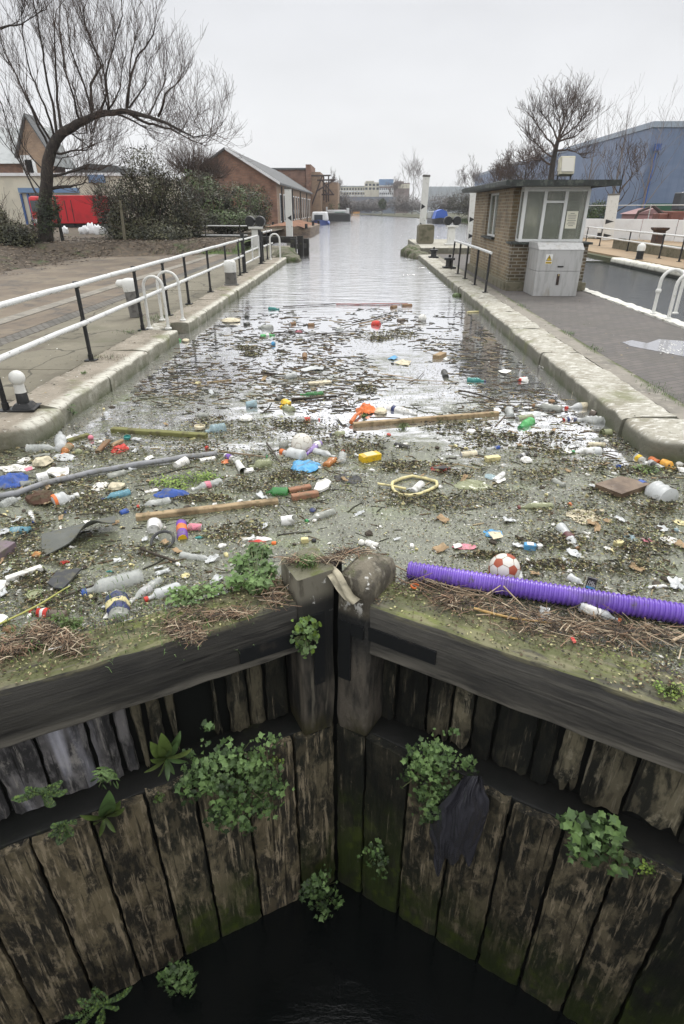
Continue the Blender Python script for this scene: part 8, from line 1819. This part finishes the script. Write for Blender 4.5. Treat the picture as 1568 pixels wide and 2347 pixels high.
# plants rooted on top
def ground_plant(name, label, F, spots, n, size, LM, shape, seed, z=.09, h=.12, cat='plant', stems=30):
    blobs = []
    for x, y, rx, ry in spots: c = G(F(x, y), z + ry * .0); k = pxm(F, 1, c); blobs.append((c + Vector((0, 0, h * .5)), (rx * k, rx * k * .7, max(h * .7, ry * k * .8)), rx * ry))
    b = blobs[0][0] - Vector((0, 0, h * .5)); return plant(name, label, cat, b, blobs, (0, -.35, .9), n, size, LM, shape, seed, stems=stems, core=.15, up=.7)
ground_plant('nettle_bush', 'bushy bright green nettles behind the left mitre post', F_, [(650, 560, 130, 120), (560, 420, 120, 120), (660, 330, 110, 100), (740, 470, 70, 110), (480, 560, 90, 70)], 620, .026, [LFg[1], LFg[2], leafm('nettle_bright', (.10, .18, .045))], IVY, 41, h=.1, cat='nettles')
ground_plant('ground_ivy', 'low spreading ground ivy on the back of the left beam', F_, [(120, 640, 150, 40), (280, 580, 130, 50), (60, 600, 90, 40)], 420, .018, [LFg[1], LFg[2], leafm('gi_bright', (.10, .17, .04))], HEART, 42, h=.05)
ground_plant('chickweed', 'small green tuft beside the straw heap on the left beam', E_, [(640, 1010, 110, 50), (560, 960, 80, 30), (720, 990, 60, 30)], 300, .012, [LFg[1], LFg[2], LFy[0]], HEART, 43, h=.04)
ground_plant('floating_weed', 'bright lime green raft of floating weed', B_, [(200, 450, 230, 60), (-40, 480, 150, 60), (340, 420, 110, 50), (60, 520, 140, 30)], 900, .014, LFy, HEART, 44, z=.0, h=.015, cat='water weed', stems=6)
ground_plant('green_sprig', 'little green sprig at the foot of the long plank', C_, [(540, 280, 70, 30), (500, 300, 40, 14)], 60, .02, LFg[1:] + [LFy[1]], LANCE, 45, z=0, h=.02)
ground_plant('green_sprig', 'little green sprig under the orange plastic bag', C_, [(178, 188, 34, 26)], 26, .02, LFg[1:] + [LFy[1]], HEART, 46, z=0, h=.03)
ground_plant('coping_weed', 'leafy weed in the joint at the left stone corner', Z4, [(450, 1215, 50, 50), (480, 1250, 40, 30)], 90, .028, LFg, LANCE, 47, z=.1, h=.12)
ground_plant('ledge_sprig', 'leafy sprig at the foot of the rounded mitre post', F_, [(1480, 590, 46, 30), (1530, 500, 36, 60)], 80, .016, LFg[1:] + [LFy[0]], HEART, 48, z=.12, h=.06)
ground_plant('yellow_moss', 'yellow-green mossy plant on the outer end of the right beam', R_, [(1500, 455, 60, 30), (1540, 450, 40, 20), (1450, 425, 30, 14)], 130, .010, LFy, HEART, 49, z=.09, h=.03)
ground_plant('green_weed_bed', 'patch of green weed by the right stone block', D_, [(1250, 370, 120, 30), (1150, 350, 80, 20)], 150, .014, LFg[1:] + [LFy[1]], HEART, 50, z=0, h=.03)
def tuft(label, P, n, h, w, seed, LM=None, name='grass_tuft', spread=(0.0, 0.0)):
    r_ = random.Random(seed); mb = MB()
    for i in range(n):
        b = Vector(P) + Vector((r_.gauss(0, 1) * (w + spread[0]), r_.gauss(0, 1) * (w + spread[1]), 0)); a = r_.uniform(0, 6.28); L = h * r_.uniform(.4, 1.2); d = Vector((math.cos(a), math.sin(a), 0)); s = Vector((-d.y, d.x, 0)) * max(.0022, h * .018)
        m_ = b + d * L * .25 + Vector((0, 0, L * .7)); e = b + d * L * .7 + Vector((0, 0, L * .8))
        mb.add([b - s, b + s, m_ + s * .8, m_ - s * .8, e], [(0, 1, 2, 3), (3, 2, 4)], r_.choice((0, 1, 1, 2)))
    return tag(mb.build(name, LM or LFg[1:] + [LFy[0]], org=P), label, 'grass')
tuft('tuft of fine grass on top of the square mitre post', GL.P(.12, -.1, .262), 150, .07, .025, 1)
tuft('grass tuft in the kerb joint beside the brick paving, nearest the right border', G(I_(1440, 590), .25), 160, .05, .05, 2, spread=(.02, .22))
tuft('grass tuft in the kerb joint left of the puddle', G(I_(1100, 375), .25), 120, .05, .03, 3, spread=(.02, .12))
tuft('grass tuft in the kerb joint between the puddle and the booth', G(I_(980, 300), .25), 80, .05, .03, 4, spread=(.02, .08))
tuft('grass tuft at the start of the kerb joint near the cabinet', G(I_(730, 155), .25), 80, .05, .03, 5, spread=(.02, .25))
tuft('grass tuft at the foot of the second railing post', G(Z4(690, 870), .25), 130, .04, .06, 6, LM=[CR[1], CR[2], LFg[1]], spread=(.1, .03))
tuft('grass tuft on the left stone edge', G(Z4(548, 972), .252), 60, .04, .02, 7)
tuft('grass growing round the feet of the near white hoops', G(Z4(1030, 610), .252), 220, .06, .06, 8, spread=(.08, .2))
tuft('grass growing by the third railing post', G(Z4(840, 705), .252), 80, .05, .03, 9, spread=(.08, .05))
o = tuft('grass along the back edge of the left beam', G(E_(1250, 900), .06), 420, .04, .02, 10, spread=(.30, .16), LM=LFg[1:] + [LFy[0]]); del o['label']; del o['category']; o.name = 'beam_grass'; kind(o, 'stuff')
o = tuft('grass at the near left of the left beam', G(E_(160, 1160), .06), 300, .04, .04, 11, spread=(.14, .06), LM=LFg[1:] + [LFy[0]]); del o['label']; del o['category']; o.name = 'beam_grass'; kind(o, 'stuff')
o = tuft('green verge grass', G((500, 575), .35), 900, .22, .3, 12, spread=(1.2, .8), LM=LFg[1:] + [LFy[0]], name='verge_grass'); del o['label']; del o['category']; kind(o, 'stuff')
# ---- damp winter air
hz = MB(); hz.box((0, 470, 10.5), (1210, 1070, 31))
hm = bpy.data.materials.new('damp_air'); hm.use_nodes = True; hn = hm.node_tree.nodes; hn.clear()
ho = hn.new('ShaderNodeOutputMaterial'); hv = hn.new('ShaderNodeVolumePrincipled'); hv.inputs['Color'].default_value = (.93, .95, 1, 1); hv.inputs['Density'].default_value = .00042; hv.inputs['Anisotropy'].default_value = .2
hm.node_tree.links.new(hv.outputs[0], ho.inputs['Volume'])
kind(hz.build('haze', hm), 'stuff')
